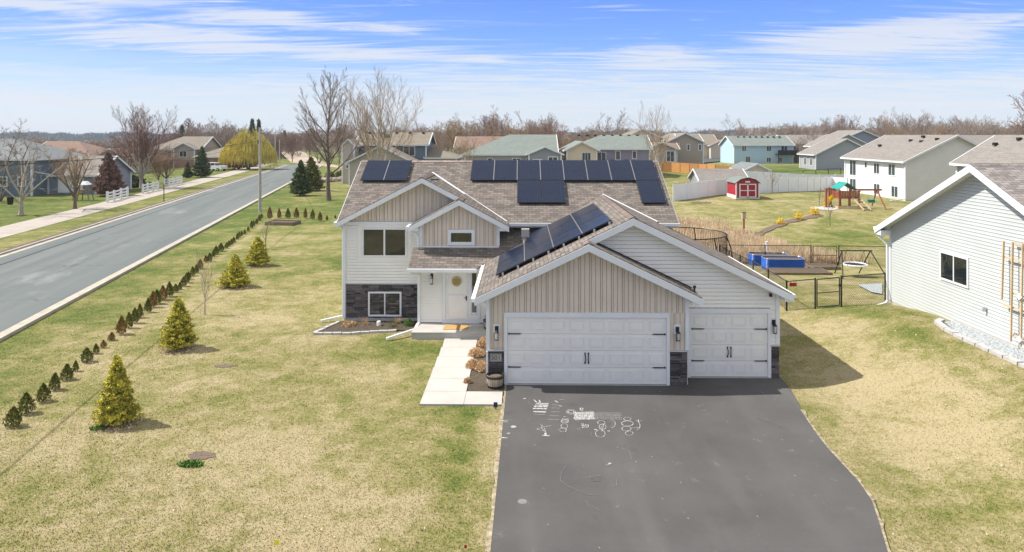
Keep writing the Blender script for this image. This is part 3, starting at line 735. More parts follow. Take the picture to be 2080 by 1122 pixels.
# garage walls: the boarding is built in pieces round the doors
D1 = (-.43, 4.46, .05, 2.10); D2 = (5.38, 7.81, .05, 2.07)
wz = lambda x: 5.15-.48*abs(x-3.5)-.13
fz = lambda x: 4.45-.48*abs(x-2.04)-.13
obj('gable_wall', battens(FG, [(-1.05, 2.24), (5.13, 2.24), (5.13, fz(5.13)), (2.04, fz(2.04)), (-1.05, fz(-1.05))]), M['siding_beige'], HS)
mb = battens(FG, [(-1.05, 1.09), (-.53, 1.09), (-.53, 2.24), (-1.05, 2.24)]); m2 = battens(FG, [(4.56, 1.09), (5.13, 1.09), (5.13, 2.24), (4.56, 2.24)])
obj('wall', mb, M['siding_beige'], HS); obj('wall', m2, M['siding_beige'], HS)
obj('gable_wall', siding(FS, [(2.2, 2.24), (8.17, 2.24), (8.17, wz(8.17)), (3.5, wz(3.5)), (2.2, wz(2.2))], .125), M['siding_white'], HS)
obj('wall', siding(FS, [(7.9, 1.05), (8.17, 1.05), (8.17, 2.24), (7.9, 2.24)], .125), M['siding_white'], HS)
obj('wall', siding(FS, [(5.13, 1.05), (5.3, 1.05), (5.3, 2.24), (5.13, 2.24)], .125), M['siding_white'], HS)
for i, (f_, a, b, z1) in enumerate([(FG, -1.02, -.54, 1.05), (FG, 4.56, 5.1, 1.05), (FS, 5.15, 5.3, 1.0), (FS, 7.9, 8.17, 1.02)]):
    obj('stone_veneer', stones(f_, a, b, .0, z1, 10+i), M['stone_veneer'], HS); obj('mortar', MB().fbox(f_, a-.005, b+.005, -.05, z1+.01, -.05, .022), M['mortar'], HS)
    obj('stone_cap', MB().fbox(f_, a-.02, b+.02, z1+.01, z1+.05, 0, .085), M['stone_cap'], HS)
for f_, D in ((FG, D1), (FS, D2)):
    gdoor(HS, f_, D[0], D[1], D[2], D[3], 8 if D is D1 else 4)
    mb = MB(); mb.fbox(f_, D[0]-.1, D[0]-.003, .03, D[3], -.02, .07); mb.fbox(f_, D[1]+.003, D[1]+.1, .03, D[3], -.02, .07); mb.fbox(f_, D[0]-.1, D[1]+.1, D[3]+.003, D[3]+.15, -.02, .075)
    obj('door_casing', mb, wt, HS)
    obj('threshold', MB().fbox(f_, D[0]-.1, D[1]+.1, -.05, .045, -.02, .10), M['concrete_step'], HS)
# roofs ------------------------------------------------
zm = lambda y: 4.18+.54*(y-28.0)
def P3(x, y, z): return Vector((x, y, z))
RZ = 6.518
slab(HS, [(-7.52, 28, 4.18), (-4.05, 31.37, 6.0), (-.6, 28, 4.18), (6.36, 28, 4.18), (6.36, 32.33, RZ), (-7.52, 32.33, RZ)])
slab(HS, [(-7.52, 32.331, RZ), (6.36, 32.331, RZ), (6.36, 36.66, 4.18), (-7.52, 36.66, 4.18)])
slab(HS, [(-4.05, 28.0, 6.0), (-4.05, 31.37, 6.0), (-7.52, 28.0, 4.2)]); slab(HS, [(-4.05, 28.0, 6.0), (-4.05, 31.37, 6.0), (-.6, 28.0, 4.2)])
slab(HS, [(-2.44, 26.95, 5.2), (-4.4, 26.95, 4.16), (-4.4, 28.44, 4.16), (-2.44, 28.44, 5.2)]); slab(HS, [(-2.44, 26.95, 5.2), (-.5, 26.95, 4.17), (-.5, 28.0, 4.17), (-2.44, 29.9, 5.2)])
slab(HS, [(x, y, 2.66+.56*(y-26.2)) for x, y in ((-4.3, 26.2), (-1.69, 26.2), (.93, 28.44), (-.86, 28.44), (-.86, 27.28), (-4.3, 27.28))])
slab(HS, [(x, y, zr(x)) for x, y in ((-1.4, 20.85), (2.04, 20.85), (2.04, 21.55), (3.5, 21.55), (3.5, 29.8), (1.48, 28.0), (1.3, 28.44), (.93, 28.44), (-1.4, 26.45))])
slab(HS, [(x, y, zr(x)) for x, y in ((3.5, 21.55), (8.43, 21.55), (8.43, 28.6), (5.3, 28.6), (5.52, 28.0), (3.5, 29.8))])
slab(HS, [(2.04, 20.85, 4.449), (5.46, 20.85, 2.81), (5.46, 21.985, 2.81), (2.04, 21.985, 4.449)])
ridge(HS, (-7.5, 32.33, RZ), (6.34, 32.33, RZ), Vector((0, 1, 0)), .54); ridge(HS, (3.5, 21.57, 5.15), (3.5, 29.7, 5.15), slope=.48); ridge(HS, (2.04, 20.87, 4.45), (2.04, 21.55, 4.45), slope=.48)
ridge(HS, (-4.05, 28.02, 6.0), (-4.05, 31.3, 6.0), slope=.52); ridge(HS, (-2.44, 26.97, 5.2), (-2.44, 28.3, 5.2), slope=.53)
for a, b in [((-4.05, 31.37, 6.0), (-.6, 28.0, 4.19)), ((3.5, 29.8, 5.15), (5.52, 28.0, 4.19))]: obj('valley_flashing', MB().bar(Vector(a)+Vector((.0, 0, .03)), Vector(b)+Vector((.0, 0, .03)), .09, .02), wt, HS)
obj('step_flashing', MB().bar((2.3, 21.96, 4.35), (5.4, 21.96, 2.88), .06, .03), M['black_metal'], HS)
mb = MB()
for a, b in [((-1.42, 20.85, 2.797), (2.04, 20.85, 4.45)), ((2.04, 20.85, 4.45), (5.48, 20.85, 2.80))]: board(mb, a, b, .22, (0, -1), drop=.03)
for a, b in [((3.5, 21.55, 5.15), (8.46, 21.55, 2.77)), ((2.04, 21.55, 4.45), (3.5, 21.55, 5.15))]: board(mb, a, b, .22, (0, -1), drop=.03)
for a, b in [((-7.54, 28, 4.19), (-4.05, 28, 6.0)), ((-4.05, 28, 6.0), (-.6, 28, 4.2))]: board(mb, a, b, .2, (0, -1), drop=.03)
for a, b in [((-4.42, 26.95, 4.15), (-2.44, 26.95, 5.2)), ((-2.44, 26.95, 5.2), (-.48, 26.95, 4.16))]: board(mb, a, b, .2, (0, -1), drop=.03)
for a, b in [((-7.52, 32.33, RZ), (-7.52, 28, 4.18)), ((-7.52, 36.66, 4.18), (-7.52, 32.33, RZ))]: board(mb, a, b, .18, (-1, 0), drop=.03)
for a, b in [((6.36, 28, 4.18), (6.36, 32.33, RZ)), ((6.36, 32.33, RZ), (6.36, 36.66, 4.18))]: board(mb, a, b, .18, (1, 0), drop=.03)
board(mb, (-.6, 28, 4.18), (6.36, 28, 4.18), .16, (0, -1), drop=.03); board(mb, (-4.3, 26.2, 2.66), (-1.69, 26.2, 2.66), .16, (0, -1), drop=.02)
board(mb, (-1.4, 26.4, 2.8), (-1.4, 20.85, 2.8), .17, (-1, 0), drop=.02); board(mb, (8.43, 21.55, 2.78), (8.43, 28.6, 2.78), .17, (1, 0), drop=.02)
obj('fascia', mb, wt, HS)
# boxed eave ends
mb = MB()
def eavebox(*q): obj('eave_return', MB().box(*q), wt, HS)
eavebox(5.17, 5.45, 20.87, 21.3, 2.58, 2.75); eavebox(-1.39, -1.1, 20.87, 21.3, 2.57, 2.73); eavebox(8.2, 8.42, 21.57, 22.0, 2.53, 2.71); eavebox(-7.5, -7.4, 28.02, 28.45, 3.98, 4.12)
eavebox(-4.38, -4.05, 26.97, 27.3, 3.96, 4.1); eavebox(-.86, -.52, 26.97, 27.3, 3.96, 4.1)
mb = MB(); mb.box(-4.34, -1.72, 26.06, 26.18, 2.53, 2.64); obj('gutter', mb, wt, HS)
mb = MB(); mb.box(-.5, 6.4, 27.86, 27.98, 4.05, 4.16); obj('gutter', mb, wt, HS)
mb = MB(); mb.box(8.45, 8.56, 21.6, 28.55, 2.63, 2.74); obj('gutter', mb, wt, HS)
mb = MB(); mb.box(-1.53, -1.42, 20.9, 26.3, 2.64, 2.75); obj('gutter', mb, wt, HS)
mb = MB(); mb.box(-4.54, -4.42, 26.98, 28.4, 4.02, 4.13); obj('gutter', mb, wt, HS)
mb = MB(); mb.box(-7.66, -7.54, 27.95, 28.5, 4.04, 4.17); obj('gutter', mb, wt, HS)
def spout(pts, w=.085, name='downspout'):
    mb = MB()
    for a, b in zip(pts, pts[1:]): mb.bar(a, b, w, w*.8)
    for p in pts[1:-1]: mb.box(p[0]-w*.52, p[0]+w*.52, p[1]-w*.52, p[1]+w*.52, p[2]-w*.5, p[2]+w*.5)
    return obj(name, mb, wt, HS)
spout([(-4.46, 27.05, 4.05), (-4.46, 27.05, 3.95), (-4.1, 27.2, 3.72), (-4.1, 27.2, 3.3)])
spout([(-4.25, 26.15, 2.55), (-4.2, 26.3, 2.45), (-4.05, 27.18, 2.25), (-4.05, 27.18, .3), (-4.1, 26.6, .22), (-5.05, 25.75, .1)])
spout([(-7.45, 28.35, 3.95), (-7.42, 28.6, 3.8), (-7.42, 28.6, .2), (-8.25, 28.25, .08)])
# entry ------------------------------------------------
obj('porch_step', MB().box(-4.15, -1.07, 26.0, 27.29, -.05, .25), M['concrete_step'], HS)
obj('porch_floor', MB().box(-4.16, -1.07, 25.98, 27.29, .252, .27), M['concrete'], HS)
mb = MB(); mb.fbox(FE, -3.14, -1.66, .27, .40, -.01, .03); mb.fbox(FE, -3.12, -3.0, .40, 2.38, -.01, .06); mb.fbox(FE, -2.09, -2.0, .40, 2.38, -.01, .06); mb.fbox(FE, -3.14, -1.64, 2.38, 2.50, -.01, .065); mb.fbox(FE, -1.73, -1.64, .40, 2.38, -.01, .06)
mb.fbox(FE, -2.0, -1.73, .40, .62, -.01, .05); obj('door_casing', mb, wt, HS)
dr = obj('front_door', MB().fbox(FE, -2.995, -2.095, .41, 2.375, 0, .035), M['door_white'], HS)
mb = MB()
for a, b, c, d in [(-2.96, -2.13, .43, .5), (-2.96, -2.13, 2.27, 2.35), (-2.96, -2.9, .5, 2.27), (-2.19, -2.13, .5, 2.27), (-2.9, -2.19, 1.36, 1.42)]: mb.fbox(FE, a, b, c, d, .035, .055)
obj('storm_door_frame', mb, wt, dr)
mb = MB(); mb.fbox(FE, -2.2, -2.15, 1.18, 1.36, .055, .075); mb.path([FE.p(-2.175, 1.3, .06), FE.p(-2.175, 1.3, .11), FE.p(-2.26, 1.29, .11)], .013); obj('handle', mb, M['black_metal'], dr)
c_ = FE.p(-2.56, 1.93, .05); mb = MB(); mb.tube(c_, c_+Vector((0, -.03, 0)), .19, .19, 24); wr = obj('wreath_sign', mb, M['brass'], dr)
mb = MB()
for k, (w, z) in enumerate([(.2, .08), (.26, .03), (.24, -.03), (.16, -.08)]): mb.box(c_.x-w/2, c_.x+w/2, c_.y-.036, c_.y-.031, c_.z+z-.008, c_.z+z+.008)
obj('sign_detail', mb, M['coir_dark'], dr)
sd = obj('sidelight', MB().fbox(FE, -1.995, -1.735, .63, 2.375, 0, .03), wt, HS)
obj('pane', MB().fbox(FE, -1.955, -1.775, .7, 2.3, .03, .036), M['glass'], sd)
lantern(HS, FE, -3.55, 2.08); lantern(HS, FG, -.76, 1.66); lantern(HS, FG, 4.80, 1.66); lantern(HS, FS, 8.0, 1.70)
# windows ----------------------------------------------
window(HS, FM, -6.62, -4.70, 2.66, 3.92, 2, .1); window(HS, FM, -6.33, -4.95, .24, 1.26, 2, .07, depth=.085)
window(HS, FE, -2.92, -1.84, 3.36, 3.98, 1, .13)
obj('window_trim', MB().fbox(FM, -6.75, -4.57, 3.922, 4.0, 0, .03).fbox(FM, -6.75, -4.57, 2.56, 2.658, 0, .03).fbox(FM, -6.75, -6.622, 2.66, 3.92, 0, .028).fbox(FM, -4.698, -4.57, 2.66, 3.92, 0, .028), M['siding_white'], HS)
# house number stone -----------------------------------
pq = obj('number_plaque', MB().fbox(FG, -.97, -.60, .74, .98, .05, .085), M['plaque'], HS)
tc_ = bpy.data.curves.new('digits', 'FONT'); tc_.body = '501'; tc_.size = .19; tc_.extrude = .004; tc_.align_x = 'CENTER'; tc_.align_y = 'CENTER'
to = bpy.data.objects.new('digits_tmp', tc_); C.objects.link(to); bpy.context.view_layer.update()
me = bpy.data.meshes.new_from_object(to.evaluated_get(bpy.context.evaluated_depsgraph_get())); bpy.data.objects.remove(to)
me.transform(Matrix.Translation((-.785, 21.3-.09, .86)) @ Matrix.Rotation(math.pi/2, 4, 'X') @ Matrix.Diagonal((1.05, 1, 1, 1))); me.materials.clear()
fin('number_digits', me, M['black_metal'], pq)
obj('plaque_border', MB().fbox(FG, -.96, -.61, .955, .965, .085, .089).fbox(FG, -.96, -.61, .755, .765, .085, .089).fbox(FG, -.96, -.95, .765, .955, .085, .089).fbox(FG, -.62, -.61, .765, .955, .085, .089), M['black_metal'], pq)
mb = MB(); mb.fbox(FS, 7.86, 7.94, 2.6, 2.7, .013, .09); obj('security_camera', mb, M['black_metal'], HS)
mb = MB(); mb.tube((5.33, 21.3, 3.02), (5.33, 21.3, 3.08), .05); mb.tube((5.33, 21.3, 2.85), (5.33, 21.3, 3.08), .03); obj('roof_sensor', mb, M['black_metal'], HS)
# solar panels -----------------------------------------
def panel_proto(o, u, v, w, l):
    o, u, v = Vector(o), Vector(u).normalized(), Vector(v).normalized(); n = u.cross(v).normalized()
    if n.z < 0: n = -n
    q = [o, o+u*w, o+u*w+v*l, o+v*l]; fr = MB(); t = n*.04
    fr.prism([p-t for p in q], q) if (q[1]-q[0]).cross(q[2]-q[0]).dot(n) > 0 else fr.prism([p-t for p in q[::-1]], q[::-1])
    par = obj('solar_panel', fr, M['solar_frame'], HS); e = .022
    i = [o+u*e+v*e, o+u*(w-e)+v*e, o+u*(w-e)+v*(l/2-.006), o+u*e+v*(l/2-.006)]; j = [o+u*e+v*(l/2+.006), o+u*(w-e)+v*(l/2+.006), o+u*(w-e)+v*(l-e), o+u*e+v*(l-e)]
    k = MB()
    for r in (i, j):
        r = [p+n*.003 for p in r]
        if (r[1]-r[0]).cross(r[2]-r[0]).dot(n) < 0: r.reverse()
        k.poly(r)
    obj('solar_cells', k, M['solar_cells'], par, uv=True)
    return par
vm = Vector((0, 1, .54)).normalized(); um = Vector((1, 0, 0)); up_ = Vector((0, 0, .14))
PW, PL = 1.03, 1.74
t1, t0 = 2.62, 1.06        # horizontal distance from the eave
def mainpanel(x, t): panel_proto((x, 28+t, 4.18+.54*t+.14), um, vm, PW, PL)
for i in range(2): mainpanel(-7.18+i*1.05, 2.60)
for i in range(8): mainpanel(-2.28+i*1.05, t1)
for i in (2, 3, 7): mainpanel(-2.28+i*1.05, t0)
rl = MB(); ub = Vector((1, 0, .48)).normalized()
for r in range(3):
    for c in range(4):
        if r == 2 and c == 0: continue
        x = -.82+c*.93; panel_proto((x, 22.2+r*1.84, zr(x)+.14), ub, Vector((0, 1, 0)), PW-.015, 1.82)
for r in range(3):
    y0 = 22.2+r*1.84
    for yy in (y0+.35, y0+1.45): rl.bar((-.85 if r < 2 else .1, yy, zr(-.85 if r < 2 else .1)+.07), (2.95, yy, zr(2.95)+.07), .04, .05)
for t in (t1, t0):
    for s in (.35, 1.2):
        for a, b in ([(-7.2, -5.05), (-2.3, 6.15)] if t == t1 else [(-.2, 1.95), (5.05, 6.15)]): rl.bar((a, 28+t+s, 4.18+.54*(t+s)+.07), (b, 28+t+s, 4.18+.54*(t+s)+.07), .04, .05)
obj('mounting_rail', rl, M['alu'], HS)
mb = MB()
for k in range(8):
    x = -.6+k*.49; p = Vector((x, 22.19, zr(x)+.02)); mb.box(p.x-.03, p.x+.03, p.y-.03, p.y+.02, p.z, p.z+.09); mb.box(p.x-.01, p.x+.07, p.y-.05, p.y-.02, p.z-.02, p.z+.01)
obj('mounting_clamp', mb, M['alu'], HS)
def joint(*q): obj('panel_joint', MB().bar(*q), M['alu'], HS)
for c in (1, 2, 3): x = -.82+c*.93-.006; joint((x, 22.2, zr(x)+.148), (x, 27.68, zr(x)+.148), .018, .012)
for i in range(1, 8): x = -2.28+i*1.05-.01; y = 28+t1; joint((x, y, zm(y)+.145), (x, y+1.53, zm(y+1.53)+.145), .018, .01)
x = -7.18+1.04; joint((x, 30.6, zm(30.6)+.145), (x, 32.13, zm(32.13)+.145), .018, .01)
# small vents and slots on the roof
mb = MB(); mb.box(-3.75, -3.4, 28.5, 28.6, 5.85, 5.9); obj('roof_vent', mb, M['black_metal'], HS)
mb = MB(); mb.tube((.15, 26.3, zr(.15)), (.15, 26.3, zr(.15)+.5), .06); mb.box(.0, .3, 26.2, 26.45, zr(.15)+.3, zr(.15)+.6); obj('roof_pipe', mb, M['plaque'], HS)
# mat, pots, beds
dm = tag(obj('doormat', MB().box(-3.0, -2.05, 26.35, 27.0, .272, .288), M['coir']), 'tan coir doormat on the concrete porch in front of the white door', 'doormat')
def barrel(name, x, y, z, r, hh, label, fill, group='half-barrel planters'):
    t = thing(name, label, 'planter', (x, y, z), 0, group); mb = MB(); n = 20
    for i in range(n):
        a0 = 2*math.pi*(i+.06)/n; a1 = 2*math.pi*(i+.94)/n
        pr = [(r*.78, 0), (r*.95, hh*.5), (r, hh)]
        for (ra, za), (rb, zb) in zip(pr, pr[1:]): mb.poly([(x+ra*math.cos(a0), y+ra*math.sin(a0), z+za), (x+ra*math.cos(a1), y+ra*math.sin(a1), z+za), (x+rb*math.cos(a1), y+rb*math.sin(a1), z+zb), (x+rb*math.cos(a0), y+rb*math.sin(a0), z+zb)])
    obj('staves', mb, M['barrel_wood'], t)
    obj('inner_wall', MB().lathe((x, y, z), [(r*.76, .01), (r*.94, hh*.5), (r*.97, hh)], 20), M['black_metal'], t)
    for za in (.12, .86):
        ra = r*(.80 if za < .5 else .985)+.012; obj('hoop', MB().lathe((x, y, z), [(ra, hh*za-.03), (ra+.012, hh*za-.03), (ra+.018, hh*za+.03), (ra-.06 if za > .5 else ra, hh*za+.03)], 20), M['black_metal'], t)
    obj('soil', MB().lathe((x, y, z), [(r*.93, hh*.82), (0, hh*.86)], 16), M[fill], t); return t
bp = barrel('planter', -.80, 21.02, .03, .26, .40, 'half-barrel planter with dry soil below the number plaque at the garage corner', 'brown_mulch')
bf = barrel('planter', -1.28, 26.55, .27, .17, .36, 'small half-barrel planter with purple and yellow pansies on the porch', 'soil')
# ================================================================ plants
def cards(P, size, rg, up=0., aspect=1.6, jit=.5):
    """little leaf faces scattered at points; returns V, F"""
    n = len(P); d = rg.normal(size=(n, 3)); d[:, 2] += up; d /= np.linalg.norm(d, axis=1)[:, None]
    e = np.cross(d, rg.normal(size=(n, 3))); e /= np.linalg.norm(e, axis=1)[:, None]
    s = size*(1+jit*(rg.random(n)-.5))[:, None]
    a = P-e*s*.5; b = P+e*s*.5; c = P+d*s*aspect; V = np.concatenate([a, b, c], 1).reshape(-1, 3)
    return V, np.arange(3*n).reshape(-1, 3)
def merge(parts):
    Vs, Fs, k = [], [], 0
    for V, Fc in parts: Vs.append(V); Fs.append(Fc+k); k += len(V)
    return np.concatenate(Vs), np.concatenate(Fs)
def segs_mesh(S, n=3):
    """S: (m,8) p0 r0 p1 r1 -> prisms"""
    S = np.asarray(S, float); p0, r0, p1, r1 = S[:, :3], S[:, 3], S[:, 4:7], S[:, 7]
    d = p1-p0; d /= np.maximum(np.linalg.norm(d, axis=1), 1e-9)[:, None]
    ref = np.where(np.abs(d[:, 2:3]) > .9, np.array([[1., 0, 0]]), np.array([[0, 0, 1.]])); u = np.cross(d, ref); u /= np.linalg.norm(u, axis=1)[:, None]; w = np.cross(d, u)
    V = []
    for k in range(n):
        t = 2*math.pi*k/n; o = u*math.cos(t)+w*math.sin(t); V.append(p0+o*r0[:, None]); V.append(p1+o*r1[:, None])
    V = np.stack(V, 1).reshape(-1, 3); b = np.arange(len(S))[:, None]*2*n; Fs = []
    for k in range(n):
        j = (k+1) % n; Fs.append(np.concatenate([b+2*k, b+2*j, b+2*j+1, b+2*k+1], 1))
    return V, np.stack(Fs, 1).reshape(-1, 4)
def branching(seed, hgt, r0, trunk=.28, limbs=6, kids=(9, 6, 4), spread=.55, up=.2, lenf=(.40, .45, .5), levels=3, multi=1, rmin=.006, wob=.09, leader=.75, central=0, reach=.5):
    """bole, a few co-dominant limbs, then ever finer twigs: T holds bole and limbs, B the rest"""
    rg = random.Random(seed); T = []; B = []
    def grow(p, d, L_, r, lv, out, st=.18):
        ns = 6 if lv == 0 else (4 if lv < 2 else 3); pts = [(p.copy(), r)]; q = p.copy(); dd = d.copy()
        for i in range(ns):
            dd = (dd+Vector((rg.gauss(0, wob), rg.gauss(0, wob), rg.gauss(0, .05)+up*.35))).normalized(); q2 = q+dd*L_/ns; r2 = max(rmin*.6, r*(1-(i+1)/ns*.8))
            out.append((*q, pts[-1][1], *q2, r2)); q = q2; pts.append((q.copy(), r2))
        if lv >= levels: return
        k = kids[lv]
        for j in range(k):
            f = st+(1-st)*((j+rg.random()*.8)/k); ii = min(ns-1, int(f*ns)); ff = f*ns-ii
            base = pts[ii][0].lerp(pts[ii+1][0], ff); rr = pts[ii][1]+(pts[ii+1][1]-pts[ii][1])*ff
            ax = (pts[ii+1][0]-pts[ii][0]).normalized(); o = Matrix.Rotation(rg.uniform(0, 6.28), 3, ax) @ ax.orthogonal().normalized()
            sp = spread*rg.uniform(.7, 1.3); nd = (ax*math.cos(sp)+o*math.sin(sp)).normalized()
            grow(base, nd, L_*lenf[lv]*rg.uniform(.7, 1.25)*(1.2-.6*f), max(rmin, min(rr*.6, r*.45)), lv+1, B)
    if central:
        q = Vector((0, 0, 0)); n = 12; pts = [(q.copy(), r0*1.15)]
        for i in range(n):
            q2 = q+Vector((rg.gauss(0, .05), rg.gauss(0, .05), 1))*hgt*.97/n; r2 = r0*(1-.92*((i+1)/n)**.8); T.append((*q, pts[-1][1], *q2, r2)); q = q2; pts.append((q.copy(), r2))
        for m_ in range(central):
            f = trunk+(.95-trunk)*((m_+.5*rg.random())/central)**1.15; ii = min(n-1, int(f*n)); ff = f*n-ii; b = pts[ii][0].lerp(pts[ii+1][0], ff); rr = pts[ii][1]
            g = (f-trunk)/(1-trunk); a = m_*2.4+rg.uniform(-.4, .4); ti = (.95-.45*g)*rg.uniform(.75, 1.1); L_ = hgt*reach*(.18+.82*(1-g)**.75)*rg.uniform(.8, 1.1)
            grow(b, Vector((math.cos(a)*math.sin(ti), math.sin(a)*math.sin(ti), math.cos(ti))), L_, min(rr*.55, r0*.42), 0, T)
    elif multi == 1:
        q = Vector((0, 0, 0)); n = 5; L0 = hgt*trunk; pts = [(q.copy(), r0*1.25)]
        for i in range(n):
            q2 = q+Vector((rg.gauss(0, .02), rg.gauss(0, .02), 1))*L0/n; r2 = r0*(1-.06*(i+1)); T.append((*q, pts[-1][1], *q2, r2)); q = q2; pts.append((q.copy(), r2))
        for m_ in range(limbs):
            a = m_*2.4+rg.uniform(-.3, .3); ti = spread*(.12+1.0*m_/limbs)*rg.uniform(.9, 1.1); b = pts[-1][0] if m_ < 3 else pts[rg.choice((-2, -2, -3))][0]
            L_ = (hgt-b.z)*(1/max(.6, math.cos(ti*.8)))*rg.uniform(.88, 1.0)*(leader+.22)
            grow(b, Vector((math.cos(a)*math.sin(ti), math.sin(a)*math.sin(ti), math.cos(ti))), L_, r0*(.62 if m_ == 0 else rg.uniform(.38, .55)), 0, T)
    else:
        for m_ in range(multi):
            a = m_*2.4; ti = spread*rg.uniform(.3, .9); grow(Vector((0, 0, 0)), Vector((math.cos(a)*math.sin(ti), math.sin(a)*math.sin(ti), math.cos(ti))), hgt*rg.uniform(.85, 1.05), r0*rg.uniform(.7, 1), 0, T, .3)
    return T, B
def bare_tree(name, label, cat, loc, seed, hgt, r0, tm='bark', cm='twig', group=None, rz=0, roots=True, **k):
    T, B = branching(seed, hgt, r0, **k); t = thing(name, label, cat, (0, 0, 0), 0, group)
    V, Fc = segs_mesh(T, 6)
    npmesh('trunk', V, Fc, M[tm], t, True)
    if B: V, Fc = segs_mesh(B, 3); npmesh('crown', V, Fc, M[cm], t)
    t.location = loc; t.rotation_euler = (0, 0, rz); return t
def spruce(name, label, loc, hgt, rad, needles, seed, group=None, card=.055, dens=1., bark='bark', droop=-.15, power=.85, cat='spruce', base=.06):
    rg = np.random.default_rng(seed); t = thing(name, label, cat, (0, 0, 0), 0, group); P = []; S = []
    nb = int(230*dens); lean = rg.normal(size=2)*.02*hgt
    for i in range(nb):
        f = base+(1-base)*(i+rg.random())/nb; f = 1-(1-f)**.72 if False else f
        z = hgt*f; tier = .80+.30*abs(math.sin(f*math.pi*hgt/(.26 if card < .1 else .7)+seed)); R = rad*(1-f)**power*tier*rg.uniform(.70, 1.15)+.03; a = i*2.399+rg.normal()*.3
        d = np.array([math.cos(a), math.sin(a), 0]); c = np.array([lean[0]*f, lean[1]*f, z]); n = max(3, int(R/card*1.7)); s = np.linspace(.12, 1, n)[:, None]
        p = c+d*s*R; p[:, 2] += (droop*s[:, 0]+.28*s[:, 0]**2)*R; S.append((*c, .006, *p[-1], .003))
        wv = np.array([-d[1], d[0], 0]); k = 7
        q = np.repeat(p, k, 0); sp = np.repeat(.30*R*(1-s[:, 0]*.75)+.02, k); q = q+wv*(rg.uniform(-1, 1, len(q))*sp)[:, None]+rg.normal(size=q.shape)*card*.35
        P.append(q)
    P = np.concatenate(P); P = P[P[:, 2] > .02]; V, Fc = cards(P, card*.75, rg, .25, 1.7)
    npmesh('crown', V, Fc, M[needles], t)
    S.append((0, 0, 0, .035*rad+.02, lean[0], lean[1], hgt*.97, .008)); V, Fc = segs_mesh(S, 4); npmesh('trunk', V, Fc, M[bark], t)
    t.location = loc; return t
def G3(px, py): p = W(px, py); return (p.x, p.y, h(p.x, p.y))
SPR = 'young golden spruces on the front lawn'
spruce('young_spruce', 'golden-green young spruce nearest the camera with a thin spire top on the front lawn', G3(236, 862), 1.80, .58, 'needles_gold', 1, SPR, .045, 1.5, power=.95)
spruce('young_spruce', 'golden young spruce standing behind the nearest one, beside the middle of the clipped hedge row', G3(363, 709), 1.80, .62, 'needles_gold', 2, SPR, .05, 1.4, power=.72)
spruce('young_spruce', 'widest and most yellow young spruce, a low cone in the middle of the left lawn', G3(477, 583), 1.64, .80, 'needles_gold', 3, SPR, .055, 1.4, power=.9)
spruce('young_spruce', 'rounded golden spruce farthest from the camera, next to the thin bare sapling', G3(524, 540), 1.68, .72, 'needles_gold', 4, SPR, .055, 1.3, power=.7)
def pile(px, py, rx, ry, m, name, label, cat, seed, n=400, s=.05, hh=.03):
    rg = np.random.default_rng(seed); x, y, z = G3(px, py); a = rg.random(n)*6.28; r = np.sqrt(rg.random(n)); P = np.stack([x+np.cos(a)*r*rx, y+np.sin(a)*r*ry, z+rg.random(n)*hh], 1)
    V, Fc = cards(P, s, rg, .8); return tag(npmesh(name, V, Fc, M[m]), label, cat)
pile(388, 946, .30, .13, 'green_leaf', 'weed_patch', 'green weeds growing on the near side of the bare mulch patch in the front lawn', 'weeds', 3, 500, .035, .06)
pile(200, 872, .22, .12, 'green_leaf', 'weed_patch', 'bright green tuft of grass at the left foot of the nearest golden spruce', 'weeds', 4, 400, .03, .05)
# the row of little arborvitae along the road and the row at the back
def arb_proto(seed, m, spiky=1.):
    rg = np.random.default_rng(seed); n = 900; f = rg.random(n)**.8; prof = (np.sin(np.pi*np.clip(f*.93+.07, 0, 1)**(.62))**.7)*(1-.25*f); a = rg.random(n)*6.28
    lump = 1+.18*np.sin(3*a+seed)+.15*np.sin(5*f*6+a*2); r = .5*prof*lump*np.sqrt(.35+.65*rg.random(n)); P = np.stack([np.cos(a)*r, np.sin(a)*r, .05+f*.93], 1)
    V, Fc = cards(P, .085, rg, 1.6, 1.5)
    return V, Fc
ARB = {}
for i in range(4):
    for m in ('arb_green', 'arb_brown'):
        V, Fc = arb_proto(i*7+3, m); me_ = npmesh('foliage', V, Fc, M[m]); ARB[(i, m)] = me_.data; bpy.data.objects.remove(me_)
stem_me = obj('stem', MB().tube((0, 0, -.02), (0, 0, .4), .045, .02, 5), M['bark']); STEM = stem_me.data; bpy.data.objects.remove(stem_me)
def arb(px, py, hgt, w, brown, label, group, i):
    t = thing('arborvitae', label, 'shrub', (0, 0, 0), 0, group)
    o = bpy.data.objects.new('foliage', ARB[(i % 4, 'arb_brown' if brown else 'arb_green')]); C.objects.link(o); o.parent = t
    o = bpy.data.objects.new('stem', STEM); C.objects.link(o); o.parent = t
    t.location = G3(px, py); t.rotation_euler = (0, 0, i*1.7); t.scale = (w, w, hgt); return t
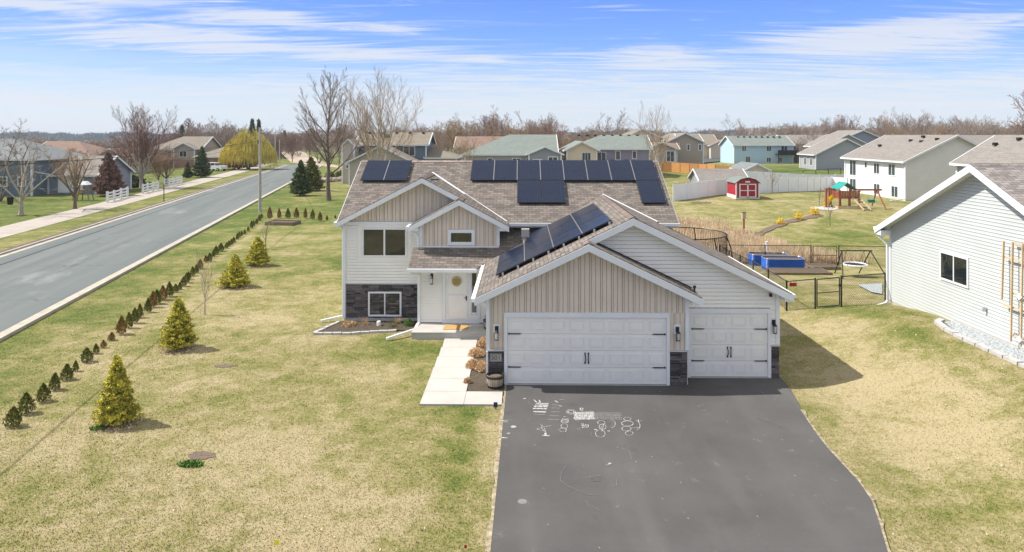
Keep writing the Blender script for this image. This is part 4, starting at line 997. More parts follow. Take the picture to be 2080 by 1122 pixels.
ROW = [(28, 867, 40, 28, 0), (53, 841, 42, 27, 0), (88, 816, 36, 24, 0), (112, 793, 35, 19, 0), (136, 772, 32, 21, 0), (154, 755, 22, 11, 0), (176, 736, 29, 21, 0), (195, 719, 21, 11, 0), (210, 707, 16, 10, 1), (227, 692, 17, 13, 1), (247, 680, 37, 18, 1),
       (262, 667, 32, 14, 0), (274, 657, 31, 14, 0), (284, 646, 28, 13, 0), (301, 635, 29, 13, 0), (311, 625, 33, 15, 1), (319, 618, 29, 17, 0), (331, 610, 29, 16, 1), (344, 603, 30, 14, 0), (357, 594, 17, 11, 0), (365, 589, 15, 8, 0), (373, 582, 19, 12, 0), (379, 575, 20, 11, 0),
       (383, 568, 16, 9, 0), (391, 561, 19, 9, 0), (399, 555, 17, 9, 0), (407, 547, 20, 11, 1), (418, 533, 14, 8, 1), (426, 532, 18, 9, 0), (433, 522, 13, 7, 0), (439, 517, 17, 11, 0), (449, 511, 17, 12, 0), (460, 505, 12, 7, 0), (465, 501, 12, 7, 0), (470, 498, 12, 7, 0), (475, 494, 13, 7, 0), (482, 487, 13, 6, 0), (486, 483, 12, 6, 0), (491, 480, 11, 5, 0), (497, 477, 11, 5, 0),
       (504, 470, 10, 5, 1), (511, 464, 15, 7, 0), (515, 460, 12, 6, 0), (521, 455, 10, 6, 0), (527, 449, 12, 7, 1), (531, 443, 9, 6, 0)]
ORD = 'nearest second third fourth fifth sixth seventh eighth ninth tenth eleventh twelfth thirteenth fourteenth fifteenth sixteenth seventeenth eighteenth nineteenth twentieth twenty-first twenty-second twenty-third'.split()
def near_by(px): return 'left of the nearest golden spruce' if px < 190 else 'left of the second golden spruce' if px < 300 else 'between the second golden spruce and the young bare tree' if px < 395 else 'behind the widest golden spruce' if px < 455 else 'behind the rounded golden spruce' if px < 512 else 'close to the utility pole'
for i, (px, py, hp, wp, br) in enumerate(ROW):
    s = (py-276)/7.7
    if i == 0: lb = 'dark green arborvitae at the near end of the row along the road'
    elif i == len(ROW)-1: lb = 'tiny arborvitae at the far end of the row along the road, nearest the utility pole'
    elif (px, py) == (247, 680): lb = 'tall rust-brown dead arborvitae in the near half of the row along the road'
    elif (px, py) == (227, 692): lb = 'short rust-brown arborvitae just before the tall dead one in the row along the road'
    else: lb = '%s arborvitae, %s from the %s end of the roadside row' % ('brownish' if br else 'small green', ORD[i] if i < 23 else ORD[len(ROW)-1-i], 'near' if i < 23 else 'far')
    arb(px, py, hp/s*.97, wp/s*1.15, br, lb, 'arborvitae row along the road', i)
ROW2 = [(548, 445.5, 24, 10, 1), (567, 444, 20, 8, 1), (585, 444, 20, 10, 0), (602, 443, 20, 10, 1), (620.6, 444, 20, 8, 1), (635, 446, 19, 9, 0), (650, 449, 18, 9, 1), (664, 448, 10, 5, 0), (681, 444, 7, 4, 0)]
for i, (px, py, hp, wp, br) in enumerate(ROW2):
    s = (py-276)/7.7; lb = {0: 'tallest arborvitae at the left end of the back row behind the timber planting bed', 7: 'small green arborvitae to the right of the seven tall ones in the back row', 8: 'tiny green arborvitae by the house eave at the right end of the back row'}.get(i, '%s arborvitae, %s from the left in the back row behind the timber bed' % ('brown' if br else 'dark green', ORD[i]))
    arb(px, py, hp/s, wp/s*1.1, br, lb, 'arborvitae row behind the timber bed', i+1)
# bare saplings on the lawn
bare_tree('sapling', 'leafless young tree with upswept branches between the hedge row and the golden spruces', 'tree', G3(416, 640), 3, 2.3, .035, 'bark_pale', 'twig', limbs=6, kids=(5, 3), levels=1, spread=.45, trunk=.38, rmin=.007)
bare_tree('sapling', 'thin crooked leafless sapling right behind the farthest golden spruce', 'tree', G3(540, 506), 5, 1.9, .03, 'bark', 'twig', limbs=6, kids=(5, 3), levels=2, spread=.6, trunk=.45, rmin=.007)
bare_tree('sapling', 'small bare twiggy sapling standing inside the road-side shrub row', 'tree', G3(403, 555), 8, 1.3, .015, 'bark', 'twig', limbs=4, kids=(3,), levels=1, spread=.4, rmin=.006)
# dry shrubs by the walkway
def shrub(name, label, cat, x, y, z, r, hgt, m, seed, n=900, size=.045, up=.9, group=None, ln=True):
    rg = np.random.default_rng(seed); d = rg.normal(size=(n, 3)); d[:, 2] = np.abs(d[:, 2])+.1; d /= np.linalg.norm(d, axis=1)[:, None]; q = rg.random(n)**.4
    P = np.stack([x+d[:, 0]*q*r, y+d[:, 1]*q*r, z+d[:, 2]*q*hgt], 1); V, Fc = cards(P, size, rg, up, 1.8)
    o = thing(name, label, cat, (x, y, z), 0, group); npmesh('foliage', V, Fc, M[m], o)
    S = [(x, y, z-.02, .008, x+d[i, 0]*r*.8, y+d[i, 1]*r*.8, z+d[i, 2]*hgt*.8, .003) for i in range(0, min(n, 400), 9)]; V, Fc = segs_mesh(S, 3); npmesh('stems', V, Fc, M['twig_tan'], o); return o
DS = 'dry shrubs in the bed beside the walkway'
for i, (px, py, r, hh, lb) in enumerate([(985, 702, .28, .34, 'dry tan shrub against the porch step, farthest back in the walkway bed'), (968, 722, .30, .28, 'dry tan shrub, second back in the walkway bed, left of the garage corner'), (960, 746, .24, .28, 'dry tan shrub on the walkway side in the middle of the mulch bed'),
                                        (980, 752, .24, .32, 'dry tan shrub touching the garage stone in the middle of the mulch bed'), (950, 777, .13, .16, 'smallest dry tan shrub, alone near the front of the walkway bed')]):
    p = W(px, py, .05); shrub('dry_shrub', lb, 'shrub', min(p.x, -1.12-r*.8) if r > .2 else p.x, p.y, .03, r, hh, 'dry_shrub', 50+i, int(1600*r/.25), .028, .9, DS)
shrub('flower_clump', 'bright green leafy clump at the right end of the bed below the stone wall', 'plant', -4.55, 27.75, .04, .2, .28, 'green_leaf', 61, 500, .03, 1.5)
shrub('flower_clump', 'flattened tan dead foliage at the left end of the bed below the stone wall', 'plant', -6.95, 27.75, .04, .34, .18, 'dry_shrub', 62, 500, .035, .3)
shrub('flower_clump', 'yellow-green ornamental grass in the middle of the bed below the stone wall', 'plant', -5.15, 27.55, .04, .2, .26, 'arb_green', 63, 200, .02, 2.5)
for x, y, lb in ((-6.35, 27.8, 'cut brown stems left of the small white block in the bed'), (-5.05, 28.05, 'cut brown stems right below the ground floor window in the bed')):
    rg = random.Random(int(x*10)); S = [(x+rg.gauss(0, .09), y+rg.gauss(0, .05), .03, .008, x+rg.gauss(0, .14), y+rg.gauss(0, .07), .03+rg.uniform(.15, .34), .006) for _ in range(22)]; V, Fc = segs_mesh(S, 3)
    tag(npmesh('dead_stems', V, Fc, M['dry_shrub']), lb, 'plant')
tag(obj('utility_cover', MB().lathe((-5.75, 27.75, .03), [(.09, 0), (.09, .15), (.07, .19), (0, .19)], 8), M['white_trim']), 'small white utility cover standing in the mulch bed below the window', 'utility cover')
pz = shrub('pansies', 'purple and yellow pansies growing in the small porch planter', 'flowers', -1.28, 26.55, .56, .13, .2, 'yellow_flower', 71, 120, .03, 1.)
rg_ = np.random.default_rng(5); V, Fc = cards(np.stack([-1.28+rg_.normal(size=60)*.06, 26.55+rg_.normal(size=60)*.06, .72+rg_.random(60)*.08], 1), .035, rg_, 1.); npmesh('purple_blooms', V, Fc, M['purple_flower'], pz)
# solar path light / marker
p = W(1007, 832, 0); t = thing('path_marker', 'small dark blue marker stake at the lawn corner between walkway and driveway', 'marker', (p.x, p.y, 0)); obj('stake', MB().tube((p.x, p.y, -.02), (p.x, p.y, .1), .012), M['black_metal'], t); obj('plate', MB().box(p.x-.06, p.x+.05, p.y-.012, p.y+.012, .06, .2), M['navy'], t)
for px, py, m, lb, w in ((558, 1113, 'flag_yellow', 'yellow marker flag stuck in the near lawn', .08), (943, 1119, 'flag_red', 'red marker flag stuck in the lawn beside the driveway edge', .05)):
    p = W(px, py, 0); t = thing('marker_flag', lb, 'flag', (p.x, p.y, 0)); obj('wire', MB().tube((p.x, p.y, -.02), (p.x, p.y, .14), .003, n=4), M['alu'], t); obj('flag_cloth', MB().box(p.x, p.x+w, p.y-.002, p.y+.002, .05, .05+w*1.2), M[m], t)
def dead_ring(px, py, r, seed):
    rg = np.random.default_rng(seed); x, y, z = G3(px, py); n = 900; a = rg.random(n)*6.28; q = r*np.sqrt(rg.random(n)); P = np.stack([x+np.cos(a)*q, y+np.sin(a)*q, np.full(n, z+.01)], 1); V, Fc = cards(P, .03, rg, .3)
    tag(npmesh('dead_grass', V, Fc, M['dry_grass']), 'ring of dead straw grass round the foot of the %s golden spruce' % {1: 'nearest', 2: 'second', 3: 'widest', 4: 'farthest'}[seed], 'grass', kind='stuff')
for k_, q_ in enumerate(((236, 862, .62), (363, 709, .68), (477, 583, .8), (524, 540, .76))): dead_ring(*q_, k_+1)
# timber planting bed
def planter_box(name, label, px, py, w, d, hh, rz, wm='wood_weathered', fill='soil', fillz=.75, cat='raised bed', zoff=0, corr=False, group=None):
    x, y, z = G3(px, py); t = thing(name, label, cat, (0, 0, 0), 0, group); mb = MB()
    if corr:
        n = 48; N_ = int(hh/.018); prof = []
        for k in range(N_+1): prof.append((.012*math.sin(k*math.pi/2*1.0)*1.2, k*hh/N_))
        def rr(t_, o):     # rounded rectangle
            r = .22; cx = w/2-r; cy = d/2-r; a = 2*math.pi*t_; return ((cx if math.cos(a) > 0 else -cx)+(r+o)*math.cos(a), (cy if math.sin(a) > 0 else -cy)+(r+o)*math.sin(a))
        ring = [(i+.5)/n for i in range(n)]; k0 = len(mb.v)
        for t_ in ring:
            for o_, z_ in prof: q = rr(t_, o_); mb.v.append((q[0], q[1], z_))
        m_ = len(prof)
        for i in range(n):
            j = (i+1) % n
            for q in range(m_-1): mb.f.append((k0+i*m_+q, k0+j*m_+q, k0+j*m_+q+1, k0+i*m_+q+1))
        obj('wall', mb, M[wm], t); rim = MB(); pts = [Vector((*rr(t_, .0), hh)) for t_ in ring]; rim.path(pts+[pts[0]], .018, 5); obj('rim', rim, M['alu'], t)
        obj('soil', MB().poly([Vector((*rr(t_, -.01), hh*fillz)) for t_ in ring]), M[fill], t)
    else:
        th = .05
        for a in [(-w/2, w/2, -d/2, -d/2+th), (-w/2, w/2, d/2-th, d/2)]: mb.box(*a, -.15, hh)
        for a in [(-w/2, -w/2+th), (w/2-th, w/2)]: mb.box(*a, -d/2+th+.002, d/2-th-.002, -.15, hh-.003)
        for sx in (-1, 1):
            for sy in (-1, 1): mb.box(sx*(w/2-th-.045)-.04, sx*(w/2-th-.045)+.04, sy*(d/2-th-.045)-.04, sy*(d/2-th-.045)+.04, -.15, hh+.02)
        obj('frame', mb, M[wm], t); obj('soil', MB().box(-w/2+th, w/2-th, -d/2+th, d/2-th, -.1, hh*fillz), M[fill], t)
    t.location = (x, y, z+zoff); t.rotation_euler = (0, 0, rz); return t
planter_box('timber_bed', 'weathered timber planting bed filled with soil in front of the back shrub row', 575, 456, 2.5, 1.7, .28, R_(-8))
# ---------------------------------------------------------------- bigger trees near
bare_tree('big_bare_tree', 'tallest leafless tree with a thick forked trunk behind the back shrub row', 'tree', G3(668, 408), 12, 14.8, .29, 'bark', 'twig', central=24, reach=.52, kids=(9, 6, 4), levels=3, spread=.55, trunk=.20, lenf=(.34, .42, .5), up=.32, rmin=.010)
bare_tree('bare_tree', 'broad leafless tree with pale spreading stems behind the left end of the house roof', 'tree', (-20.5, 98, .6), 22, 13.6, .15, 'bark_pale', 'twig_tan', kids=(13, 7, 4), levels=3, spread=.50, up=.24, multi=8, rmin=.013)
spruce('spruce', 'dark green spruce in front of the roadside pair near the big bare tree', G3(610, 398), 4.4, 1.5, 'needles_green', 21, 'spruces by the road bend', .16, 1.0, power=.8)
spruce('spruce', 'olive green spruce just behind the front roadside spruce', G3(634, 388), 4.6, 1.7, 'arb_green', 22, 'spruces by the road bend', .17, 1.0, power=.7)
bare_tree('bare_tree', 'leafless tree with a black bucket swing at the left edge beyond the road', 'tree', G3(43, 437), 31, 6.6, .20, 'bark_pale', 'twig', limbs=6, kids=(7, 5), levels=2, spread=.95, trunk=.26, up=.1, rmin=.012)
bare_tree('bare_tree', 'leafless round-headed tree standing on grass beside the far pavement', 'tree', G3(152, 425), 32, 6.0, .19, 'bark', 'twig_tan', limbs=8, kids=(9, 6, 4), levels=3, spread=.75, trunk=.30, rmin=.012)
bare_tree('bare_tree', 'tall dense leafless tree behind the white rail fence', 'tree', G3(287, 382), 33, 10.8, .26, 'bark_pale', 'twig_red', limbs=10, kids=(12, 7, 5), levels=3, spread=.5, trunk=.14, up=.25, rmin=.014)
bare_tree('bare_tree', 'low reddish leafless ornamental tree behind the second white fence', 'tree', G3(338, 371), 34, 4.8, .16, 'bark', 'twig_red', limbs=8, kids=(9, 6, 4), levels=3, spread=1.0, trunk=.16, up=.1, rmin=.014)
spruce('spruce', 'rusty brown half-dead spruce at the left end of the white rail fence', G3(220, 398), 5.4, 2.2, 'twig_red', 23, None, .2, .9, power=.8)
spruce('spruce', 'dark green conical spruce beside the parked white vehicle', G3(409, 361), 5.6, 1.9, 'needles_green', 24, None, .2, 1., power=.85)
spruce('spruce', 'small green spruce to the left of the larger conical spruce', G3(381, 362), 2.8, .9, 'needles_green', 25, None, .15, .7, power=.85)
spruce('low_conifer', 'low spreading dark conifer behind the white fence below the tall bare tree', G3(272, 380), 1.6, 2.2, 'needles_green', 26, None, .18, .7, power=.6, cat='conifer')
# willow
def willow(x, y, hgt, R0):
    rg = np.random.default_rng(9); t = thing('willow', 'large golden weeping willow beside the road bend', 'tree', (x, y, 0)); S = []; T = [(x, y, 0, .5, x+.3, y, hgt*.45, .35)]
    for i in range(60):
        a = rg.random()*6.28; r = R0*rg.random()**.6*.8; top = np.array([x+math.cos(a)*r, y+math.sin(a)*r*.8, hgt*(1-.45*(r/R0)**2)*rg.uniform(.7, .98)]); T.append((x+.3, y, hgt*.4, .16, *top, .05))
    for i in range(5200):
        a = rg.random()*6.28; r = R0*math.sqrt(rg.random()); zt = hgt*(1-.55*(r/R0)**2.2)*rg.uniform(.55, 1.0)*(1+.08*math.sin(3*a)+.06*math.sin(7*a+2)); p = np.array([x+math.cos(a)*r*1.05, y+math.sin(a)*r*.8, zt]); L_ = rg.uniform(.8, 2.3)
        o = np.array([math.cos(a), math.sin(a), 0])
        for k in range(2):
            q = p+o*(.38-.28*k)*L_*.4+np.array([rg.normal()*.05, rg.normal()*.05, -L_*.5]); q[2] = max(q[2], .4); S.append((*p, .035, *q, .022)); p = q
    V, Fc = segs_mesh(T, 5); npmesh('trunk', V, Fc, M['bark'], t); V, Fc = segs_mesh(S, 3); npmesh('crown', V, Fc, M['willow_gold'], t)
willow(-62.2, 156, 9.0, 5.9)
# rounded evergreen
def blobtree(name, label, x, y, z, rx, hh, m, seed, n=5000, s=.2):
    rg = np.random.default_rng(seed); d = rg.normal(size=(n, 3)); d /= np.linalg.norm(d, axis=1)[:, None]; q = rg.random(n)**.25*(1+.12*np.sin(4*np.arctan2(d[:, 1], d[:, 0]))*1)
    P = np.stack([x+d[:, 0]*q*rx, y+d[:, 1]*q*rx, z+hh*.5+d[:, 2]*q*hh*.5], 1); V, Fc = cards(P, s, rg, 1.); t = thing(name, label, 'tree', (x, y, z)); npmesh('crown', V, Fc, M[m], t)
    obj('trunk', MB().tube((x, y, z), (x, y, z+hh*.5), .12), M['bark'], t); return t
p = W(511, 339, 0); blobtree('clipped_evergreen', 'rounded dark green evergreen between the willow and the utility pole', p.x, p.y, 0, 1.95, 3.0, 'needles_green', 5, 5000, .16)
# ================================================================ the neighbouring house on the right
NX, NY0, NY1 = 15.3, 17.2, 28.8; NR = 23.0; NZR = 6.76; NZE = 3.9
NB = thing('neighbour_house', 'pale grey-green lap-sided house wall with white gable trim at the right edge', 'house', (NX, 23, 1))
FN = F((NX, 0), (0, 1), (-1, 0))
sl = (NZR-NZE)/6.1; nz = lambda y: NZR-sl*abs(y-NR)
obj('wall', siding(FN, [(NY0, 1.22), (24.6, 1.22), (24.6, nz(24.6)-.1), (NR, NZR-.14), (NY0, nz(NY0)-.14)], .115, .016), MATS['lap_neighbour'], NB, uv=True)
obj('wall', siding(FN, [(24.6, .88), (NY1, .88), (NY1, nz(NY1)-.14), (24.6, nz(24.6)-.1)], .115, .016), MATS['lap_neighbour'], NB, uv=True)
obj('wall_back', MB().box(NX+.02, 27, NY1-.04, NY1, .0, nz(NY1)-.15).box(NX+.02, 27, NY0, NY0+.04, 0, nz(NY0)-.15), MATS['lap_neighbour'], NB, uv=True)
obj('foundation', MB().box(NX-.005, NX+.3, NY0, 24.6, .2, 1.215).box(NX-.005, NX+.3, 24.6, NY1, .1, .875), M['concrete'], NB)
for y1, nm in ((NR-6.25, 'a'), (NR+6.1, 'b')):
    e = nz(y1); q = [(14.85, NR, NZR), (14.85, y1, e), (28, y1, e), (28, NR, NZR)]; slab(NB, q, .07, 'roof_neighbour')
mb = MB(); board(mb, (14.85, NR, NZR), (14.85, NR+6.15, nz(NR+6.15)), .24, (-1, 0), drop=.02); board(mb, (14.85, NR-6.3, nz(NR-6.3)), (14.85, NR, NZR), .24, (-1, 0), drop=.02)
board(mb, (14.85, NR+6.1, nz(NR+6.1)), (28, NR+6.1, nz(NR+6.1)), .18, (0, 1), drop=.02); obj('fascia', mb, wt, NB)
obj('ridge_cap', MB().prism([(14.86, NR-.14, NZR-.05), (28, NR-.14, NZR-.05), (28, NR+.14, NZR-.05), (14.86, NR+.14, NZR-.05)], [(14.86, NR-.02, NZR+.03), (28, NR-.02, NZR+.03), (28, NR+.02, NZR+.03), (14.86, NR+.02, NZR+.03)]), M['roof_neighbour'], NB, uv=True)
mb = MB(); mb.fbox(FN, NY1-.09, NY1+.01, .9, nz(NY1)-.17, -.02, .04); obj('corner_trim', mb, wt, NB)
mb = MB(); mb.box(14.86, 15.25, NY1-.1, NY1+.32, nz(NY1+.3)-.32, nz(NY1+.3)-.12); obj('eave_return', mb, wt, NB)
mb = MB(); mb.box(14.83, 28, NR+6.13, NR+6.25, nz(NR+6.1)-.15, nz(NR+6.1)-.02); obj('gutter', mb, wt, NB)
mb = MB(); pts = [(14.95, 29.15, 3.7), (14.98, 29.1, 3.5), (15.22, 28.86, 3.2), (15.22, 28.86, .85), (15.1, 28.8, .75), (14.2, 28.3, .68)]
for a, b in zip(pts, pts[1:]): mb.bar(a, b, .09, .075)
obj('downspout', mb, wt, NB)
window(NB, FN, 23.75, 25.35, 2.48, 3.52, 2, .07, depth=.05)
mb = MB(); mb.fbox(FN, 22.82, 22.92, 2.0, 2.06, .0, .1); mb.fbox(FN, 22.84, 22.9, 1.92, 2.02, .05, .13); obj('faucet', mb, M['alu'], NB)
obj('outlet_box', MB().fbox(FN, 21.45, 21.55, 1.5, 1.62, 0, .05), M['alu'], NB)
# trellis leaning on that wall
TR = thing('trellis', 'pale wooden overlapping-square trellis leaning on the neighbouring wall at the right edge', 'trellis', (15.1, 21.2, 1.15)); mb = MB()
def ty(px): return 15.1*1400/(px-1059)
def tz(py, y): return CZ-(py-276)*y/1400
for px, a, b in ((2028, 605, 488+0), (2046, 690, 490), (2066, 700, 493)):
    y = ty(px); mb.bar((15.12, y, tz(b, y)), (15.06, y, max(1.12, tz(a, y))), .05, .04)
y0 = ty(2028); y1 = 19.6
yA = ty(2045)
for z, ya in ((tz(491, yA), yA), (tz(593, yA), yA), (tz(677, yA), yA), (tz(520, y0), y0), (tz(616, y0), y0)): mb.bar((15.15, ya+.05, z), (15.15, y1, z), .04, .05)
for y in (20.4, 19.9): mb.bar((15.1, y, 1.2), (15.14, y, 3.9), .05, .04)
obj('lattice', mb, M['wood_pale'], TR)
mb = MB()
for z in (tz(593, yA), tz(677, yA)):
    for y in (ty(2066),): mb.prism([(15.02, y+.11, z), (15.02, y, z-.11), (15.02, y-.11, z), (15.02, y, z+.11)], [(15.0, y+.11, z), (15.0, y, z-.11), (15.0, y-.11, z), (15.0, y, z+.11)])
obj('joint_plate', mb, wt, TR)
# ================================================================ houses behind
def block(par, x0, x1, y0, y1, z0, ze, wall, roof, ridge='x', slope=.5, oh=.4, hip=(0, 0), rot=0, c=(0, 0), lower=None, trim=True):
    """one volume: walls and a gable or hip roof; ridge along x or y; rotated about c"""
    def T(p):
        a = p[0]-c[0]; b = p[1]-c[1]; return Vector((c[0]+a*math.cos(rot)-b*math.sin(rot), c[1]+a*math.sin(rot)+b*math.cos(rot), p[2]))
    sw = (lambda p: p) if ridge == 'x' else (lambda p: (p[1], p[0], p[2]))
    if ridge == 'y': a0, a1, b0, b1 = y0, y1, x0, x1
    else: a0, a1, b0, b1 = x0, x1, y0, y1
    bm = (b0+b1)/2; hw = (b1-b0)/2; zr_ = ze+slope*hw
    def Q(a, b, z): return T(sw((a, b, z)))
    mb = MB(); 
    for (p, q) in (((a0, b0), (a1, b0)), ((a1, b1), (a0, b1))): mb.poly([Q(*p, z0), Q(*q, z0), Q(*q, ze), Q(*p, ze)])
    for a, k in ((a0, 0), (a1, 1)):
        pts = [Q(a, b0, z0), Q(a, b1, z0), Q(a, b1, ze)]+([] if hip[k] else [Q(a, bm, zr_-.05)])+[Q(a, b0, ze)]; mb.poly(pts if k else pts[::-1])
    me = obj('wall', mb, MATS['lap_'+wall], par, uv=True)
    ro = MB(); e = oh*slope; A0, A1 = a0-oh, a1+oh; B0, B1 = b0-oh, b1+oh; zE = ze-e+.06; zR = zr_+.06; r0 = A0+(hip[0] and (hw+oh)); r1 = A1-(hip[1] and (hw+oh))
    def sl_(pts):
        pts = [Q(*p) for p in pts]; n = (pts[1]-pts[0]).cross(pts[2]-pts[0])
        if n.z < 0: pts.reverse()
        ro.prism([p-Vector((0, 0, .12)) for p in pts], pts)
    sl_([(A0, B0, zE), (A1, B0, zE), (r1, bm, zR), (r0, bm, zR)]); sl_([(A0, B1, zE), (A1, B1, zE), (r1, bm, zR), (r0, bm, zR)])
    if hip[0]: sl_([(A0, B0, zE), (A0, B1, zE), (r0, bm, zR)])
    if hip[1]: sl_([(A1, B0, zE), (A1, B1, zE), (r1, bm, zR)])
    obj('roof', ro, MATS['roof_'+roof], par, uv=True)
    if trim:
        tr = MB()
        for B in (B0, B1):
            o = -.05 if B == B0 else .05; tr.bar(Q(A0, B+o, zE-.12), Q(A1, B+o, zE-.12), .10, .2)
        for k, A in ((0, A0), (1, A1)):
            o = -.05 if k == 0 else .05
            if not hip[k]:
                for B in (B0, B1): tr.bar(Q(A+o, B, zE-.1), Q(A+o, bm, zR-.1), .10, .22)
            else: tr.bar(Q(A+o, B0, zE-.12), Q(A+o, B1, zE-.12), .1, .2)
        for a, b in ((a0, b0), (a1, b0), (a1, b1), (a0, b1)): tr.bar(Q(a, b, z0), Q(a, b, ze-.1), .22, .22)
        obj('trim', tr, wt, par)
    # frames for putting windows on: front (-b side), left (a0), right (a1), seen from outside
    def frame(side):
        if side == 'front':  o, u, n = Q(a0, b0, 0), Q(a1, b0, 0)-Q(a0, b0, 0), Q(a0, b0, 0)-Q(a0, b1, 0)
        elif side == 'back': o, u, n = Q(a0, b1, 0), Q(a1, b1, 0)-Q(a0, b1, 0), Q(a0, b1, 0)-Q(a0, b0, 0)
        elif side == 'a0':   o, u, n = Q(a0, b0, 0), Q(a0, b1, 0)-Q(a0, b0, 0), Q(a0, b0, 0)-Q(a1, b0, 0)
        else:                o, u, n = Q(a1, b0, 0), Q(a1, b1, 0)-Q(a1, b0, 0), Q(a1, b0, 0)-Q(a0, b0, 0)
        return F((o.x, o.y), (u.x, u.y), (n.x, n.y))
    return frame
def wins(par, fr, lst, n=2, tr=.12, **k):
    for w in lst: window(par, fr, w[0], w[0]+w[2], w[1], w[1]+w[3], w[4] if len(w) > 4 else n, tr, 'glass_far', depth=.06, **k)
def vents(par, pts, s=.35):
    for x, y, z in pts: obj('roof_vent', MB().box(x-s/2, x+s/2, y-s/2, y+s/2, z-.15, z+.14), M['black_metal'], par)
def hs(name, label, x, y): return thing(name, label, 'house', (x, y, h(x, y)))
# L: white two-storey to the right
h1 = hs('house', 'white two-storey house with teal-tinted windows behind the wooden playset', 51, 90)
fr = block(h1, 45.4, 57, 82, 97.2, -1.5, 4.85, 'white', 'grey', 'y', .5, .45, hip=(0, 0))
fl = fr('front')   # x = 45.4 face; u runs along +y from 82
wins(h1, fl, [(2.2, 2.75, 1.7, 1.55), (5.9, 2.75, 1.5, 1.5), (9.0, 3.4, .8, .9, 1), (12, 2.2, 1.9, 2.2), (1.6, .15, 1.6, 1.5), (5.8, .15, 1.6, 1.5), (12, -.1, 1.9, 2.0)])
vents(h1, [(49.5, 86, 7.0), (49.6, 88.5, 7.1), (48, 93, 6.4), (50, 83.6, 7.3), (50.3, 87, 7.6)])
mb = MB(); mb.bar((45.3, 81.9, 4.6), (45.3, 81.9, .2), .12, .1); mb.bar((45.3, 81.9, .25), (43.2, 81.2, .1), .12, .1); obj('downspout', mb, wt, h1)
# K: grey one left of it
h2 = hs('house', 'grey-sided house with a white-lit side wall behind the far white vinyl fence', 66, 146)
fr = block(h2, 60.3, 72.6, 142, 150, -3, 4.0, 'grey', 'grey', 'y', .5, .45)
wins(h2, fr('front'), [(1.5, 1.4, 1.4, 1.7), (4.5, 1.4, 1.4, 1.7), (1.5, -1.3, 1.4, 1.7), (5, -1.3, 1.4, 1.7)])
block(h2, 69, 79.5, 158, 168, -2, 5.4, 'grey', 'grey', 'y', .5, .45, hip=(0, 0))
# house M at right edge behind the neighbour
h3 = hs('house', 'grey-roofed house just behind the neighbouring roof at the right edge', 48, 62)
fr = block(h3, 43.9, 52.2, 54, 70, 0, 5.15, 'grey', 'grey', 'y', .62, .45)
wins(h3, fr('front'), [(13.6, 3.3, 1.4, 1.3)]); vents(h3, [(47.2, 66, 7.4), (46.3, 68, 6.9)])
h4 = hs('house', 'far brown-roofed house glimpsed between the white house and the right-edge roof', 105, 170)
block(h4, 92, 122, 165, 180, 0, 4.8, 'bluegrey', 'grey', 'x', .4, .5)
# I: light blue
h5 = hs('house', 'light blue two-storey house with a dark balcony and grey-green roof', 66, 190)
fr = block(h5, 56.5, 72.2, 184, 195, -1, 5.3, 'lightblue', 'green', 'x', .42, .45, rot=R_(2), c=(62, 184))
wins(h5, fr('front'), [(2.0, 3.5, 1.3, 1.6), (8.6, 3.5, 1.4, 1.6), (3.0, .2, 1.4, 2.1), (8.6, .6, 1.3, 1.4), (11.6, .6, 1.3, 1.4), (12.5, 3.0, 1.8, 2.1)])
mb = MB(); mb.box(67.5, 72.5, 182.2, 184.2, 2.6, 2.9); mb.box(67.5, 72.5, 182.2, 182.35, 2.9, 3.9); [mb.box(x, x+.2, 182.3, 182.5, 0, 2.6) for x in (67.6, 72.2)]; obj('balcony', mb, M['rubber_black'], h5)
vents(h5, [(59+k*1.6, 188.5, 7.4) for k in range(8)], .5)
h6 = hs('house', 'tan house with a long outdoor stair between the light blue and the grey house', 82, 200)
fr = block(h6, 75, 94, 196, 208, -1, 5.6, 'cream', 'grey', 'x', .38, .5); wins(h6, fr('front'), [(2, 3.2, 1.6, 2), (8, 3.2, 1.6, 2)])
mb = MB(); mb.box(74, 80, 193, 196, 2.6, 2.9); mb.bar((80, 194, 2.8), (74.5, 186, -.4), 1.2, .2); mb.bar((80, 193.4, 3.8), (74.5, 185.4, .6), .1, .12)
[mb.box(x, x+.2, 193, 193.2, -1, 3.8) for x in (74, 76, 78, 79.8)]; obj('deck_stair', mb, M['wood_weathered'], h6)
h7 = hs('house', 'small white far house with a dark slate roof in front of the tree line', 98, 262)
fr = block(h7, 92, 102, 256, 268, 0, 6.6, 'white', 'slate', 'y', .5, .4); block(h7, 102.2, 120, 258, 268, 0, 6.2, 'bluegrey', 'slate', 'x', .5, .4, hip=(0, 1)); wins(h7, fr('a0'), [(3, 4.4, 1.6, 1.4), (7, 4.4, 1.6, 1.4)])
h7b = hs('house', 'blue-grey gabled far house right behind the grey house', 74, 178)
block(h7b, 77, 92, 172, 184, 0, 5.9, 'bluegrey', 'grey', 'y', .42, .5)
# G: tan two storey
h8 = hs('house', 'tan two-storey house with four white windows and a teal bay window behind the orange fence', 34, 148)
fr = block(h8, 33.2, 37.6, 144, 152, 0, 6.5, 'tan', 'tan', 'x', .4, .3)
H8 = block(h8, 30.2, 37.7, 143.5, 158, 0, 6.45, 'tan', 'tan', 'y', .48, .4)
wins(h8, H8('a0'), [(1.3, 5.1, .6, 1.1, 1), (2.0, 5.1, .6, 1.1, 1), (4.1, 4.6, .7, 1.4, 1), (6.5, 4.6, .7, 1.4, 1)], tr=.14)
fr = block(h8, 25.4, 31, 139, 150, 0, 5.2, 'tan', 'brown', 'y', .42, .4)
fr2 = block(h8, 25.6, 31.5, 140, 146, 0, 5.15, 'tan', 'brown', 'x', .35, .5)
wins(h8, F((25.4, 139), (1, 0), (0, -1)), [(1.1, 3.6, .8, 1.1, 1), (3.7, 2.4, 1.7, 2.3, 2), (3.2, .3, 1.2, .8, 1)], tr=.14)
